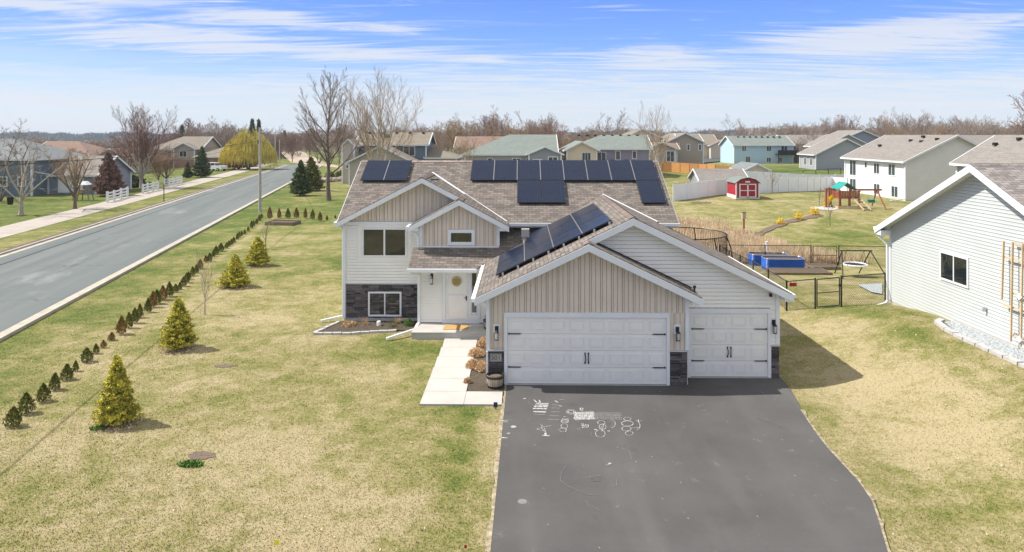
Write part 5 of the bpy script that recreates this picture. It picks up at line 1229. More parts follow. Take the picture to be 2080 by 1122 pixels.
block(h8, 22.2, 31, 152, 163, 0, 7.2, 'cream', 'tan', 'y', .45, .4)
vents(h8, [(26+k*1.0, 144.3, 6.5) for k in range(5)], .35)
h9 = hs('house', 'far tan house with a dark solar square on its roof, behind the tan two-storey house', 62, 225)
block(h9, 52, 63, 222, 236, 0, 5.2, 'cream', 'tan', 'x', .42, .5, hip=(0, 0)); block(h9, 60, 67, 219, 231, 0, 4.8, 'cream', 'brown', 'y', .45, .5)
# F: house with deck
h10 = hs('house', 'cream house with a green-grey roof, black vents and a deck with patio furniture', 14, 116)
fr = block(h10, 7.4, 12.2, 112, 124, 0, 5.55, 'cream', 'green', 'y', .5, .5)
fr2 = block(h10, 9.0, 21.4, 115.5, 125.5, 0, 5.7, 'bluegrey', 'green', 'x', .42, .5, hip=(1, 0))
wins(h10, F((7.4, 112), (1, 0), (0, -1)), [(2.4, 3.6, 1.5, 1.4, 3)], tr=.08)
wins(h10, F((9, 115.5), (1, 0), (0, -1)), [(3.6, 2.8, 1.6, 2.2), (6.7, 3.6, .9, 1.6, 1), (9.5, 3.8, .8, 1.4, 1)])
vents(h10, [(10.0+k*1.45, 120.3, 7.75) for k in range(8)], .45)
mb = MB(); mb.box(12.3, 21, 112, 115.4, 2.5, 2.7)
for x in np.arange(12.4, 20.5, .28): mb.box(x, x+.06, 112.0, 112.06, 2.7, 3.6)
mb.box(12.3, 20.5, 111.98, 112.1, 3.6, 3.7); [mb.box(x, x+.16, 111.95, 112.12, 0, 3.7) for x in (12.3, 14.4, 16.8, 19, 20.3)]; obj('deck', mb, M['wood_red'], h10)
mb = MB(); mb.lathe((16.1, 113.6, 2.7), [(.05, 0), (.05, .7), (.55, .72), (.55, .76), (0, .76)], 10); tag(obj('patio_table', mb, M['wood_pale']), 'round pale patio table on the deck of the cream house', 'table')
for x in (15.0, 17.3):
    mb = MB(); mb.box(x-.3, x+.3, 113.3, 113.9, 3.05, 3.13); mb.box(x-.3, x+.3, 113.85, 113.93, 3.1, 3.75); [mb.box(x+a, x+a+.06, 113.3+b, 113.36+b, 2.7, 3.05) for a in (-.3, .24) for b in (0, .5)]
    tag(obj('patio_chair', mb, M['rubber_black']), 'dark patio chair on the deck to the %s of the round table' % ('left' if x < 16 else 'right'), 'chair')
# E: big green roof
h11 = hs('house', 'wide grey house with a pale green hipped roof and blue-grey gable behind the solar roof', -1, 118)
fr = block(h11, -9.2, 5.4, 112, 126, 0, 4.9, 'grey', 'green', 'x', .42, .6, hip=(1, 0))
block(h11, 1.2, 6.3, 109.5, 113, 0, 4.9, 'bluegrey', 'green', 'y', .42, .4); wins(h11, F((-9.2, 112), (1, 0), (0, -1)), [(3.6, 3.2, 1.0, .9, 1), (7.7, 3.2, 1.4, .9), (10.0, 3.2, .9, .9)]); wins(h11, F((1.2, 109.5), (1, 0), (0, -1)), [(.6, 2.9, 1.5, 1.1), (3, 3.0, 1.6, 1.4)])
# D: blue-grey two storey
h12 = hs('house', 'two-storey slate-blue and stone house with a tan roof behind the pale-stemmed bare tree', -22, 118)
fr = block(h12, -27.2, -15.8, 114, 123, -1, 6.4, 'blue', 'tan', 'x', .40, .5); block(h12, -28.8, -26.9, 110.5, 118, -1, 6.3, 'stone', 'tan', 'y', .9, .25)
fr2 = block(h12, -26.8, -17.0, 107, 114, -1, 3.7, 'stone', 'tan', 'y', .50, .5); wins(h12, F((-27.2, 114), (1, 0), (0, -1)), [(7.6, 4.3, 2.0, 1.7), (3.5, 4.8, .8, .9, 1)]); wins(h12, F((-28.8, 110.5), (1, 0), (0, -1)), [(.55, 2.4, .85, .7)], tr=.1)
vents(h12, [(-26+k*2.3, 118, 8.2) for k in range(5)], .4); obj('roof_skylight', MB().box(-23.3, -22.4, 116.2, 116.9, 7.3, 7.95), M['green_canvas'], h12)
fr = block(h12, -15.7, -10.8, 114, 122, 0, 4.2, 'sand', 'tan', 'x', .38, .4, hip=(0, 1))
h13 = hs('house', 'brown-roofed low house among the trees behind the slate-blue house', -12, 160)
block(h13, -15, -2, 158, 170, 0, 5.2, 'sand', 'brown', 'x', .38, .5); block(h13, -15.2, -12, 154.5, 158, 0, 4.6, 'sand', 'brown', 'y', .45, .3)
# A: blue house at the left edge
h14 = hs('house', 'blue house with a grey hipped roof and attached garage at the left edge', -66, 90)
fr = block(h14, -76, -62.4, 87, 98, -1, 4.9, 'blue', 'slate', 'x', .42, .5, hip=(0, 1)); wins(h14, fr('front'), [(7.0, 4.3-1.6, 1.1, 1.3), (9.4, 1.2, 1.1, 1.3), (11.8, 1.2, 1.1, 1.3)])
fr = block(h14, -62.3, -56.0, 90, 98, -1, 2.7, 'bluegrey', 'grey', 'x', .55, .4); obj('garage_door', MB().box(-61, -57.6, 89.9, 89.97, .2, 2.3), M['door_white'], h14)
mb = MB(); mb.bar((-63.2, 86.8, 4.6), (-63.2, 86.8, 3.3), .12, .1); mb.bar((-63.2, 86.8, 3.3), (-61, 88.9, 2.6), .12, .1); obj('downspout', mb, wt, h14)
h15 = hs('house', 'brown-roofed house half hidden by bare trees in the left middle distance', -88, 140)
block(h15, -98, -86, 136, 148, -2, 4.0, 'sand', 'brown', 'x', .42, .5, hip=(0, 1)); block(h15, -85.8, -79, 137, 146, -2, 3.4, 'sand', 'brown', 'y', .5, .4)
# B: two storey brick
h16 = hs('house', 'two-storey tan and brick house with twin front gables beyond the bare trees', -82, 172)
fr = block(h16, -90.6, -78.3, 167, 178, -1, 4.7, 'tan', 'tan', 'x', .5, .6, hip=(1, 0)); block(h16, -84, -79, 165.5, 168, -1, 4.7, 'tan', 'tan', 'y', .5, .4)
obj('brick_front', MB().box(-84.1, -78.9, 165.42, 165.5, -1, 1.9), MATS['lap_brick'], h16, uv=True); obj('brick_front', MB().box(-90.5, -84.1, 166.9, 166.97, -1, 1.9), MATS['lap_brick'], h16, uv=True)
wins(h16, F((-84, 165.5), (1, 0), (0, -1)), [(1.3, 2.5, 1.9, 1.5), (1.3, -.2, 1.9, 1.6)]); wins(h16, F((-90.6, 167), (1, 0), (0, -1)), [(3.4, 2.6, 1.9, 1.5)])
mb = MB(); mb.box(-88.8, -84.3, 164.6, 166.9, 2.0, 2.3); [mb.box(x, x+.2, 164.7, 164.9, -.5, 2.0) for x in (-88.7, -87, -85.2)]; obj('porch', mb, M['wood_pale'], h16)
fr = block(h16, -78.2, -69.3, 164, 174, -1, 2.8, 'brick', 'tan', 'x', .42, .5, hip=(1, 0))
# ---------------------------------------------------------------- sheds
sd_ = thing('garden_shed', 'red barn-shaped garden shed with white-trimmed double doors on the lawn by the white fence', 'shed', (25.5, 79.5, h(26, 79))); x0, x1, y0, y1 = 24.35, 26.75, 78.2, 81.6; zb = h(26.5, 79)+.15
mb = MB(); g = [(x0, zb+.0), (x1, zb), (x1, zb+1.95), (x1-.45, zb+2.35), ((x0+x1)/2, zb+2.55), (x0+.45, zb+2.35), (x0, zb+1.95)]
mb.prism([(x, y0, z) for x, z in g], [(x, y1, z) for x, z in g]); obj('wall', mb, M['red_paint'], sd_)
mb = MB(); gt = [(x0-.15, 1.9), (x0+.42, 2.42), ((x0+x1)/2, 2.65), (x1-.42, 2.42), (x1+.15, 1.9)]
for (a, b), (c, d) in zip(gt, gt[1:]): mb.prism([(a, y0-.15, zb+b), (c, y0-.15, zb+d), (c, y1+.15, zb+d), (a, y1+.15, zb+b)], [(a, y0-.15, zb+b+.06), (c, y0-.15, zb+d+.06), (c, y1+.15, zb+d+.06), (a, y1+.15, zb+b+.06)])
obj('roof', mb, M['roof_green'], sd_, uv=True)
dx = (x0+x1)/2; dd = obj('door', MB().box(dx-.85, dx+.85, y0-.05, y0-.003, zb+.1, zb+1.8), M['red_paint'], sd_); mb = MB()
for a, b, c, d in [(-.9, -.78, .05, 1.85), (.78, .9, .05, 1.85), (-.07, .07, .05, 1.85), (-.78, .78, 1.72, 1.85), (-.78, .78, .05, .18), (-.78, -.07, .92, 1.02), (.07, .78, .92, 1.02)]: mb.box(dx+a, dx+b, y0-.09, y0-.051, zb+c, zb+d)
obj('door_trim', mb, wt, dd)
mb = MB(); [mb.box(x-.06, x+.06, y0-.04, y0+.06, zb, zb+1.95) for x in (x0, x1)]; mb.box(x0-.06, x0-.01, y0, y1, zb-.15, zb+.3); mb.box(dx-.25, dx+.25, y0-.04, y0-.005, zb+2.0, zb+2.2); mb.box(x0-.04, x1+.04, y0-.03, y0, zb-.12, zb); obj('trim', mb, wt, sd_)
sd_.scale = (1.06, 1, .86)
s2_ = thing('shed', 'long grey shed with a grey shingled roof behind the curved end of the white fence', 'shed', (28, 100, h(28, 100))); block(s2_, 25.4, 31.9, 98, 104, -1, 1.5, 'grey', 'grey', 'x', .45, .3)
s3_ = thing('shed', 'tan gabled shed with a grey-violet roof behind the far white fence', 'shed', (37, 112, h(37, 112))); block(s3_, 35.9, 39.6, 111, 118, -1, 2.3, 'cream', 'slate', 'y', .5, .3)
# ---------------------------------------------------------------- fences
def wpt(px, py): p = W(px, py); return (p.x, p.y)
def vfence(pts, hh, label, group=None, sp=2.4, m='vinyl_fence', zf=None, name='fence', cat='fence', gap=0, posts=True, pw=.13, ex=.08):
    t = thing(name, label, cat, (pts[0][0], pts[0][1], h(*pts[0])), 0, group); mb = MB(); pm = []
    for (ax, ay), (bx, by) in zip(pts, pts[1:]):
        L_ = math.hypot(bx-ax, by-ay); n = max(1, round(L_/sp))
        for i in range(n):
            p = (ax+(bx-ax)*i/n, ay+(by-ay)*i/n); q = (ax+(bx-ax)*(i+1)/n, ay+(by-ay)*(i+1)/n); zp = h(*p); zq = h(*q)
            d = Vector((q[0]-p[0], q[1]-p[1], 0)).normalized(); nn = Vector((-d.y, d.x, 0))*.02; P = Vector((*p, 0)); Q = Vector((*q, 0))
            mb.hexa([P-nn+Vector((0, 0, zp-.3)), Q-nn+Vector((0, 0, zq-.3)), Q+nn+Vector((0, 0, zq-.3)), P+nn+Vector((0, 0, zp-.3)), P-nn+Vector((0, 0, zp+hh)), Q-nn+Vector((0, 0, zq+hh)), Q+nn+Vector((0, 0, zq+hh)), P+nn+Vector((0, 0, zp+hh))]); pm.append((p, zp))
    pm.append((pts[-1], h(*pts[-1])))
    obj('panels', mb, M[m], t)
    for p, z in pm: obj('post', MB().box(p[0]-pw/2, p[0]+pw/2, p[1]-pw/2, p[1]+pw/2, z-.3, z+hh+ex), M['white_trim' if m == 'vinyl_fence' else m], t)
    return t
vfence([wpt(1368, 409), wpt(1420, 402), wpt(1474, 395), wpt(1560, 392.5), wpt(1640, 389), wpt(1690, 386), (45.3, 96.5)], 1.83, 'long white vinyl privacy fence running behind the red shed to the white house')
vfence([(28.5, 104.5), (33.5, 106), (48, 106), (53, 108)], 1.75, 'second white vinyl fence standing behind the long one, in front of the grey house')
vfence([(24.2, 128), (27.5, 127), (31.5, 123), (33.6, 120), (36, 118.5)], 1.8, 'orange cedar board fence in front of the tan two-storey house', m='wood_orange', sp=2.0)
vfence([(25.9, 106), (28.6, 108.5), (29.0, 112)], 1.7, 'brown board fence panels around the storage corner left of the grey shed', m='wood_orange', sp=2.2)
def railfence(pts, label, group):
    t = thing('rail_fence', label, 'fence', (pts[0][0], pts[0][1], 0), 0, group); mb = MB()
    for (a, b) in zip(pts, pts[1:]):
        for z in (.35, .72, 1.08): mb.bar((a[0], a[1], z), (b[0], b[1], z), .05, .17)
    obj('rails', mb, wt, t)
    for p in pts: obj('post', MB().box(p[0]-.1, p[0]+.1, p[1]-.1, p[1]+.1, -.1, 1.3), wt, t)
RG = 'white rail fences beside the pavement'
railfence([wpt(218, 412), wpt(232, 409), wpt(246, 404), wpt(259, 401)], 'white three-rail fence section nearest the camera beside the pavement', RG)
railfence([wpt(290, 394), wpt(300, 391), wpt(311, 389), wpt(321, 386)], 'middle white three-rail fence section below the tall bare tree', RG)
railfence([wpt(333, 380), wpt(343, 380), wpt(352, 378), wpt(361, 376), wpt(369, 374)], 'farthest white three-rail fence section behind the black pavement post', RG)
# black chain-link
def mesh_wire(p, q, z0, z1, step=.11):
    """diamond netting between two posts, as thin wires"""
    S = []; L_ = math.hypot(q[0]-p[0], q[1]-p[1]); hp = z1[0]-z0[0]; H_ = 1.2
    def pt(u, v): f = u/L_; a = z0[0]+(z0[1]-z0[0])*f; b = z1[0]+(z1[1]-z1[0])*f; return (p[0]+(q[0]-p[0])*f, p[1]+(q[1]-p[1])*f, a+(b-a)*v/H_)
    k = -H_
    while k < L_:
        for s in (0, 1):
            u0, v0, u1, v1 = (k, 0, k+H_, H_) if s == 0 else (k+H_, 0, k, H_)
            if u0 < u1: 
                if u0 < 0: v0 += -u0; u0 = 0
                if u1 > L_: v1 -= u1-L_; u1 = L_
            else:
                if u1 < 0: v1 -= -u1; u1 = 0
                if u0 > L_: v0 += u0-L_; u0 = L_
            if v1-v0 > .02: a, b = pt(u0, v0), pt(u1, v1); S.append((*a, .0036, *b, .0036))
        k += step
    return S
def chain(pts, label, sub=2.9, net=True, skip=(), name='chain_link_fence', top=1.25, thick=1., posts=True):
    t = thing(name, label, 'fence', (pts[0][0], pts[0][1], h(*pts[0]))); S = []; rl_ = MB()
    for i, (a, b) in enumerate(zip(pts, pts[1:])):
        n = max(1, round(math.hypot(b[0]-a[0], b[1]-a[1])/sub))
        for j in range(n):
            p = (a[0]+(b[0]-a[0])*j/n, a[1]+(b[1]-a[1])*j/n); q = (a[0]+(b[0]-a[0])*(j+1)/n, a[1]+(b[1]-a[1])*(j+1)/n); zp, zq = h(*p), h(*q)
            rl_.tube((*p, zp+top), (*q, zq+top), .022*thick, n=5)
            if net: S += mesh_wire(p, q, (zp+.02, zq+.02), (zp+top, zq+top))
            obj('post', MB().tube((*p, zp-.2), (*p, zp+top+.04), .034*thick, n=6), M['black_metal'], t)
    p = pts[-1]; obj('post', MB().tube((*p, h(*p)-.2), (*p, h(*p)+top+.04), .034*thick, n=6), M['black_metal'], t)
    obj('top_rail', rl_, M['black_metal'], t)
    if S: V, Fc = segs_mesh(S, 3); npmesh('netting', V, Fc, M['black_metal'], t)
    return t
c0 = wpt(1598, 632); g0 = wpt(1656, 628); g1 = wpt(1709, 624); c1 = (15.2, 29.0)
ck = wpt(1466, 540)
chain([c0, g0], 'black chain-link panel between the corner post and the near gate', net=True); chain([g1, c1], 'black chain-link panel between the near gate and the neighbouring house', net=True)
ck = (12.6, 44.0)
chain([c0, ck], 'black chain-link fence line running back from the corner post beside the garage roof')
fg0, fg1 = (18.3, 43.8), (20.0, 43.7)
chain([ck, fg0], 'far black chain-link fence in front of the tall dry grass'); chain([fg1, (23.4, 43.3), (26.5, 43.0)], 'far black chain-link fence right of the far gate')
def gate(a, b, label):
    t = thing('gate', label, 'gate', (a[0], a[1], h(*a))); a = Vector((*a, h(*a))); b = Vector((*b, h(*b))); d = (b-a); mb = MB(); a2 = a+d*.07; b2 = a+d*.93; u = Vector((0, 0, 1))
    mb.path([a2+u*.08, b2+u*.08, b2+u*1.22, a2+u*1.22, a2+u*.08], .024, 5); mb.tube(a2+u*.65, b2+u*.65, .02, n=5); obj('frame', mb, M['black_metal'], t)
    S = mesh_wire((a2.x, a2.y), (b2.x, b2.y), (a2.z+.08, b2.z+.08), (a2.z+1.22, b2.z+1.22)); V, Fc = segs_mesh(S, 3); npmesh('netting', V, Fc, M['black_metal'], t)
    obj('latch', MB().box(b2.x-.03, b2.x+.03, b2.y-.03, b2.y+.03, b2.z+.85, b2.z+.95), M['black_metal'], t)
gate(g0, g1, 'black chain-link gate in the near fence between the two houses'); gate(fg0, fg1, 'black chain-link gate in the far fence by the dry grass')
p = Vector((*c0, h(*c0))); tag(obj('warning_plate', MB().box(p.x+.1, p.x+.4, p.y-.05, p.y-.035, p.z+1.05, p.z+1.2), M['flag_red']), 'small red plate wired to the chain-link fence at its corner', 'sign')
# far black fence behind the sheds
chain([(38.5, 122), (44, 122), (50, 123), (58, 126)], 'thin black fence across the lawn in front of the light blue house', 2.8, False, top=1.4, thick=1.6)
# ---------------------------------------------------------------- yard things
planter_box('raised_bed', 'blue corrugated metal raised bed at the back left of the pair', 1560, 538, 2.3, 1.1, .70, R_(-4), 'blue_bed', 'soil', .9, 'raised bed', corr=True, group='blue raised beds')
planter_box('raised_bed', 'blue corrugated metal raised bed at the front right of the pair', 1590, 547, 2.35, 1.1, .70, R_(-2), 'blue_bed', 'soil', .9, 'raised bed', corr=True, group='blue raised beds')
planter_box('timber_bed', 'long low dark timber bed in front of the blue raised beds', 1622, 556, 3.3, 1.5, .2, R_(-1), 'wood_weathered', 'soil', .9)
planter_box('timber_bed', 'low dark timber bed between the blue beds and the far gate, farthest back', 1650, 540, 1.6, 1.0, .18, R_(-2), 'wood_weathered', 'soil', .9)
planter_box('timber_bed', 'low timber bed with wire hoops in front of the far gate', 1672, 546, 1.7, 1.1, .2, R_(3), 'wood_weathered', 'soil', .9)
x, y, z = G3(1571, 536); tag(obj('vent_pipe', MB().tube((x, y+1.2, z), (x, y+1.2, z+1.2), .08).tube((x, y+1.2, z+1.2), (x, y+1.2, z+1.24), .10), wt), 'white capped pipe standing behind the blue raised beds', 'pipe')
def swing():
    a = Vector(G3(1692, 566)); x0_, x1_ = a.x+.35, a.x+4.35+.0; y = a.y+.8; z = a.z; t = thing('swing_frame', 'black A-frame swing stand behind the near chain-link gate', 'swing set', (x0_, y, z)); s = 1400/y
    xl = (1706-1059)*y/1400; xr = (1763-1059)*y/1400; zt = CZ-(508-276)*y/1400
    obj('top_bar', MB().tube((xl-.1, y, zt), (xr+.1, y, zt), .035), M['black_metal'], t)
    for xx in (xl, xr):
        for dy, dx in ((-1.1, -.45), (1.1, .1)): obj('leg', MB().tube((xx, y, zt), (xx+(dx if xx == xl else -dx), y+dy, h(xx, y)), .03), M['black_metal'], t)
    xm = (1732-1059)*y/1400; zp = z+.62; r = .62
    s2 = thing('saucer_swing', 'white-rimmed round saucer swing hanging from the black A-frame', 'swing', (xm, y, zp)); mb = MB(); ring = [Vector((xm+r*math.cos(k*.3927), y+r*math.sin(k*.3927), zp)) for k in range(17)]; mb.path(ring, .055, 6); obj('rim', mb, wt, s2)
    obj('net_seat', MB().lathe((xm, y, zp-.03), [(r-.04, .02), (0, -.04)], 16), M['rubber_black'], s2)
    mb = MB()
    for k in (2, 6, 10, 14): mb.tube(ring[k], (xm+(-.5 if 5 < k < 12 else .5), y, zt), .008, n=4)
    obj('ropes', mb, M['black_metal'], s2)
swing()
# trampoline behind the garage roof
def tramp():
    cx, cy = 7.75, 33.4; z = h(cx, cy); t = thing('trampoline', 'trampoline with a dark net enclosure half hidden behind the garage roof', 'trampoline', (cx, cy, z)); r = 2.1; mb = MB(); ring = [Vector((cx+r*math.cos(k*math.pi/12), cy+r*math.sin(k*math.pi/12), z+.9)) for k in range(25)]
    mb.path(ring, .05, 6); [mb.tube(p-Vector((0, 0, .9)), p, .03) for p in ring[::4]]; obj('frame', mb, M['alu'], t); obj('mat', MB().poly([p for p in ring[:-1]]), M['rubber_black'], t)
    mb = MB(); top = [p+Vector((0, 0, 2.1)) for p in ring]; mb.path(top, .025, 5)
    for k in range(0, 24, 4): o = (ring[k]-Vector((cx, cy, z+.9))).normalized(); mb.path([ring[k]-Vector((0, 0, .5)), ring[k]+o*.35+Vector((0, 0, .7)), ring[k]+o*.25+Vector((0, 0, 1.4)), top[k]], .028, 5)
    obj('net_poles', mb, M['black_metal'], t); S = []
    for k in range(96):
        a = k*2*math.pi/96; b = a+.12; S.append((cx+r*math.cos(a), cy+r*math.sin(a), z+.9, .006, cx+r*math.cos(b), cy+r*math.sin(b), z+3.0, .006)); S.append((cx+r*math.cos(a), cy+r*math.sin(a), z+.9, .006, cx+r*math.cos(a-.12), cy+r*math.sin(a-.12), z+3.0, .006))
    V, Fc = segs_mesh(S, 3); npmesh('net', V, Fc, M['black_metal'], t)
tramp()
x, y, z = G3(1511, 472); t = thing('birdhouse_post', 'wooden birdhouse on a brown post standing on the slope', 'birdhouse', (x, y, z)); obj('post', MB().box(x-.06, x+.06, y-.06, y+.06, z-.1, z+1.7), M['wood_red'], t)
bh = obj('box', MB().box(x-.17, x+.13, y-.14, y+.14, z+1.15, z+1.7), M['wood_pale'], t); obj('lid', MB().box(x-.2, x+.16, y-.2, y+.17, z+1.7, z+1.75), M['wood_weathered'], bh)
for i, (px, py, r, hh, lb) in enumerate([(1585, 456, .45, .6, 'sparse yellow forsythia at the low left end of the mulch strip'), (1622, 447, .55, .8, 'middle yellow forsythia bush on the mulch strip'), (1654, 437, .5, .85, 'bright yellow forsythia at the upper right end of the mulch strip')]):
    x, y, z = G3(px, py); shrub('forsythia', lb, 'shrub', x, y, z, r, hh, 'yellow_flower', 80+i, 200+i*80, .07, 1.2, 'forsythia bushes')
# playset
def playset():
    x, y, z = G3(1720, 424); s = y/1400; t = thing('playset', 'wooden playset with a green canopy, yellow slide, ladder and swings', 'playset', (x, y, z)); L_ = 2.3; a = x-.75; b = x+1.25; ph = 1.15
    for xx in (a, b, (a+b)/2):
        for yy in (y, y+2.0): obj('post', MB().box(xx-.07, xx+.07, yy-.07, yy+.07, z-.1, z+ph+(2.3 if xx != (a+b)/2 else 1.0)*(.38 if xx == b else .35)), M['wood_red'], t)
    mb = MB(); mb.box(a-.1, b+.1, y-.1, y+2.1, z+ph-.12, z+ph); 
    for k in range(12): u = a+(b-a)*(k+.1)/12; mb.box(u, u+(b-a)/12*.8, y-.12, y-.09, z+ph, z+ph+.62)
    for k in range(9): u = y+2.0*(k+.1)/9; mb.box(a-.12, a-.09, u, u+.18, z+ph, z+ph+.62)
    mb.box(a-.15, b+.15, y-.14, y-.08, z+ph+.6, z+ph+.67); obj('platform', mb, M['wood_red'], t)
    m = MB(); xm = x-.1; m.prism([(a-.1, y-.2, z+ph+.85), (xm+.1, y-.2, z+ph+1.5), (xm+.1, y+1.8, z+ph+1.5), (a-.1, y+1.8, z+ph+.85)], [(a-.1, y-.2, z+ph+.89), (xm+.1, y-.2, z+ph+1.54), (xm+.1, y+1.8, z+ph+1.54), (a-.1, y+1.8, z+ph+.89)])
    m.prism([(xm+.1, y-.2, z+ph+1.5), (xm+1.1, y-.2, z+ph+.8), (xm+1.1, y+1.8, z+ph+.8), (xm+.1, y+1.8, z+ph+1.5)], [(xm+.1, y-.2, z+ph+1.54), (xm+1.1, y-.2, z+ph+.84), (xm+1.1, y+1.8, z+ph+.84), (xm+.1, y+1.8, z+ph+1.54)]); obj('canopy', m, M['green_canvas'], t)
    m = MB(); P = [(a-.05, z+ph), (a-.4, z+ph-.3), (a-.85, z+.3), (a-1.15, z+.12)]
    for (p, q), (r, w) in zip(P, P[1:]): m.prism([(p, y+.9, q), (r, y+.9, w), (r, y+1.35, w), (p, y+1.35, q)], [(p, y+.9, q+.05), (r, y+.9, w+.05), (r, y+1.35, w+.05), (p, y+1.35, q+.05)]); m.bar((p, y+.88, q+.1), (r, y+.88, w+.1), .05, .25); m.bar((p, y+1.37, q+.1), (r, y+1.37, w+.1), .05, .25)
    obj('slide', m, M['yellow_plastic'], t)
    m = MB(); m.bar((b-.7, y-.1, z+ph), (b-.2, y-1.5, z), .1, .12); m.bar((b+.0, y-.1, z+ph), (b+.5, y-1.5, z), .1, .12)
    for k in range(5): f = (k+.5)/5; m.bar((b-.7+.5*f, y-.1-1.4*f, z+ph*(1-f)), (b+.5*f, y-.1-1.4*f, z+ph*(1-f)), .14, .04)
    obj('ladder', m, M['wood_pale'], t)
    m = MB(); zt = z+ph+.72; e = b+2.3; m.bar((b, y+.9, zt), (e+.5, y+.9, zt), .14, .17)
    for yy in (-.6, 2.4): m.bar((e, y+.9, zt), (e+.2, y+yy, z-.1), .1, .1)
    obj('swing_beam', m, M['wood_red'], t); m = MB(); m.bar((a, y+.9, zt), (a-1.15, y+.9, zt+.1), .12, .14)
    for xx, yy in ((a-1.15, y+.5), (a-.35, y+1.6)): m.box(xx-.08, xx+.08, yy-.08, yy+.08, z-.1, zt+.2)
    m.bar((a-1.15, y+.5, z+.9), (a-.35, y+1.6, z+.9), .06, .06); obj('beam', m, M['wood_red'], t)
    m = MB(); m.box(a-.3, b+.3, y-.35, y-.28, z-.1, z+.25); m.box(a-.3, a-.23, y-.28, y+2.3, z-.1, z+.25); obj('sandbox_edge', m, M['wood_pale'], t)
    for xx, ww in ((e-1.7, .16), (e-.6, .32)):
        q = obj('swing_seat', MB().box(xx-ww, xx+ww, y+.7, y+1.1, z+.55, z+.85 if ww > .3 else z+.7), M['green_canvas'], t); obj('swing_chain', MB().tube((xx-ww, y+.9, z+.7), (xx-ww, y+.9, zt), .02, n=4).tube((xx+ww, y+.9, z+.7), (xx+ww, y+.9, zt), .02, n=4), M['alu'], q)
playset()
x, y, z = G3(172, 408); t = thing('small_playset', 'small plastic playset with a yellow slide on the grass in front of the blue house', 'playset', (x, y, z))
obj('slide', MB().bar((x-.3, y, z+1.3), (x-1.5, y, z+.1), .6, .08), M['yellow_plastic'], t); mb = MB(); [mb.bar((x+a, y+b, z), (x+a*.6, y+b*.6, z+1.7), .08, .08) for a in (-.6, .8) for b in (-.5, .5)]; mb.box(x-.5, x+.6, y-.4, y+.4, z+1.2, z+1.3); obj('frame', mb, M['wood_weathered'], t); obj('canopy', MB().prism([(x-.5, y-.5, z+1.9), (x+.6, y-.5, z+1.9), (x+.6, y+.5, z+1.9), (x-.5, y+.5, z+1.9)], [(x-.1, y-.3, z+2.3), (x+.2, y-.3, z+2.3), (x+.2, y+.3, z+2.3), (x-.1, y+.3, z+2.3)]), M['door_white'], t)
p = G3(43, 437); t = thing('bucket_swing', 'black bucket swing hanging from the leafless tree at the left edge', 'swing', (p[0]-.85, p[1], 0)); xx = p[0]-.85; obj('bucket', MB().lathe((xx, p[1]-.3, 1.0), [(0, 0), (.22, .05), (.3, .75), (.26, .75)], 10), M['rubber_black'], t); obj('ropes', MB().tube((xx-.2, p[1]-.3, 1.7), (xx-.1, p[1]-.3, 2.9), .012, n=4).tube((xx+.2, p[1]-.3, 1.7), (xx+.1, p[1]-.3, 2.9), .012, n=4), M['black_metal'], t)
for px, py, lb in ((1664, 420, 'thin young staked tree at the left of the round gravel bed'), (1676, 421, 'thin young staked tree at the right of the round gravel bed')): bare_tree('sapling', lb, 'tree', G3(px, py), px, 2.0, .03, 'bark', 'twig', limbs=4, kids=(3,), levels=1, spread=.4, rmin=.012)
bare_tree('sapling', 'thin bare sapling on the green slope below the playset', 'tree', G3(1686, 459), 77, 2.3, .03, 'bark', 'twig', limbs=5, kids=(4,), levels=1, spread=.5, rmin=.012)
bare_tree('sapling', 'small round-headed bare tree in front of the long white fence', 'tree', G3(1569, 392), 78, 2.6, .04, 'bark_pale', 'twig_tan', limbs=6, kids=(6, 4), levels=2, spread=.6, trunk=.35, rmin=.012)
bare_tree('bare_tree', 'multi-stemmed pale bare birch in front of the tan two-storey house', 'tree', (20.5, 104, .4), 79, 11.0, .14, 'bark_pale', 'twig_tan', limbs=8, kids=(8, 5), levels=2, spread=.55, trunk=.2, rmin=.018)
bare_tree('bare_tree', 'small bare street tree on the green lawn right of the tan two-storey house', 'tree', G3(1427, 322), 80, 5.5, .14, 'bark', 'twig_red', limbs=6, kids=(6, 4), levels=2, spread=.7, rmin=.025)
bare_tree('bare_tree', 'slim bare tree in front of the left end of the green roof', 'tree', (-8.2, 105, .6), 81, 6.8, .10, 'bark_pale', 'twig_tan', limbs=7, kids=(6, 4), levels=2, spread=.5, rmin=.018)
# dry grass swale: nobody could count the stalks
def drygrass():
    rg = np.random.default_rng(3); N_ = 210000; x = rg.uniform(8.5, 23.5, N_); y = rg.uniform(44.4, 70, N_); cxl = 9+0*y; xr = 21.8-(y-45)*.17
    k = (x > 8.5)&(x < xr+np.sin(y*1.3)*.5)&(y < 69+np.sin(x)-.35*(x-9)); k &= rg.random(N_) < (sm(68, 56, y)*.85+.12)*(.35+.65*sm(xr, xr-3.5, x)); x, y = x[k], y[k]; z = H(x, y); n = len(x); hh = (.35+.75*rg.random(n))*(.55+.45*np.sin(x*.9+y*.7)**2)*(.55+.45*sm(60, 52, y)); a = rg.random(n)*6.28; w = .013+.014*rg.random(n); l = rg.normal(size=(n, 2))*.16*hh[:, None]
    A = np.stack([x-np.cos(a)*w, y-np.sin(a)*w, z], 1); B = np.stack([x+np.cos(a)*w, y+np.sin(a)*w, z], 1); D = np.stack([x+l[:, 0], y+l[:, 1], z+hh], 1); V = np.concatenate([A, B, D], 1).reshape(-1, 3)
    tag(npmesh('tall_dry_grass', V, np.arange(3*n).reshape(-1, 3), M['dry_grass']), 'tall dry tan grass filling the swale behind the far chain-link fence', 'grass', kind='stuff')
drygrass()
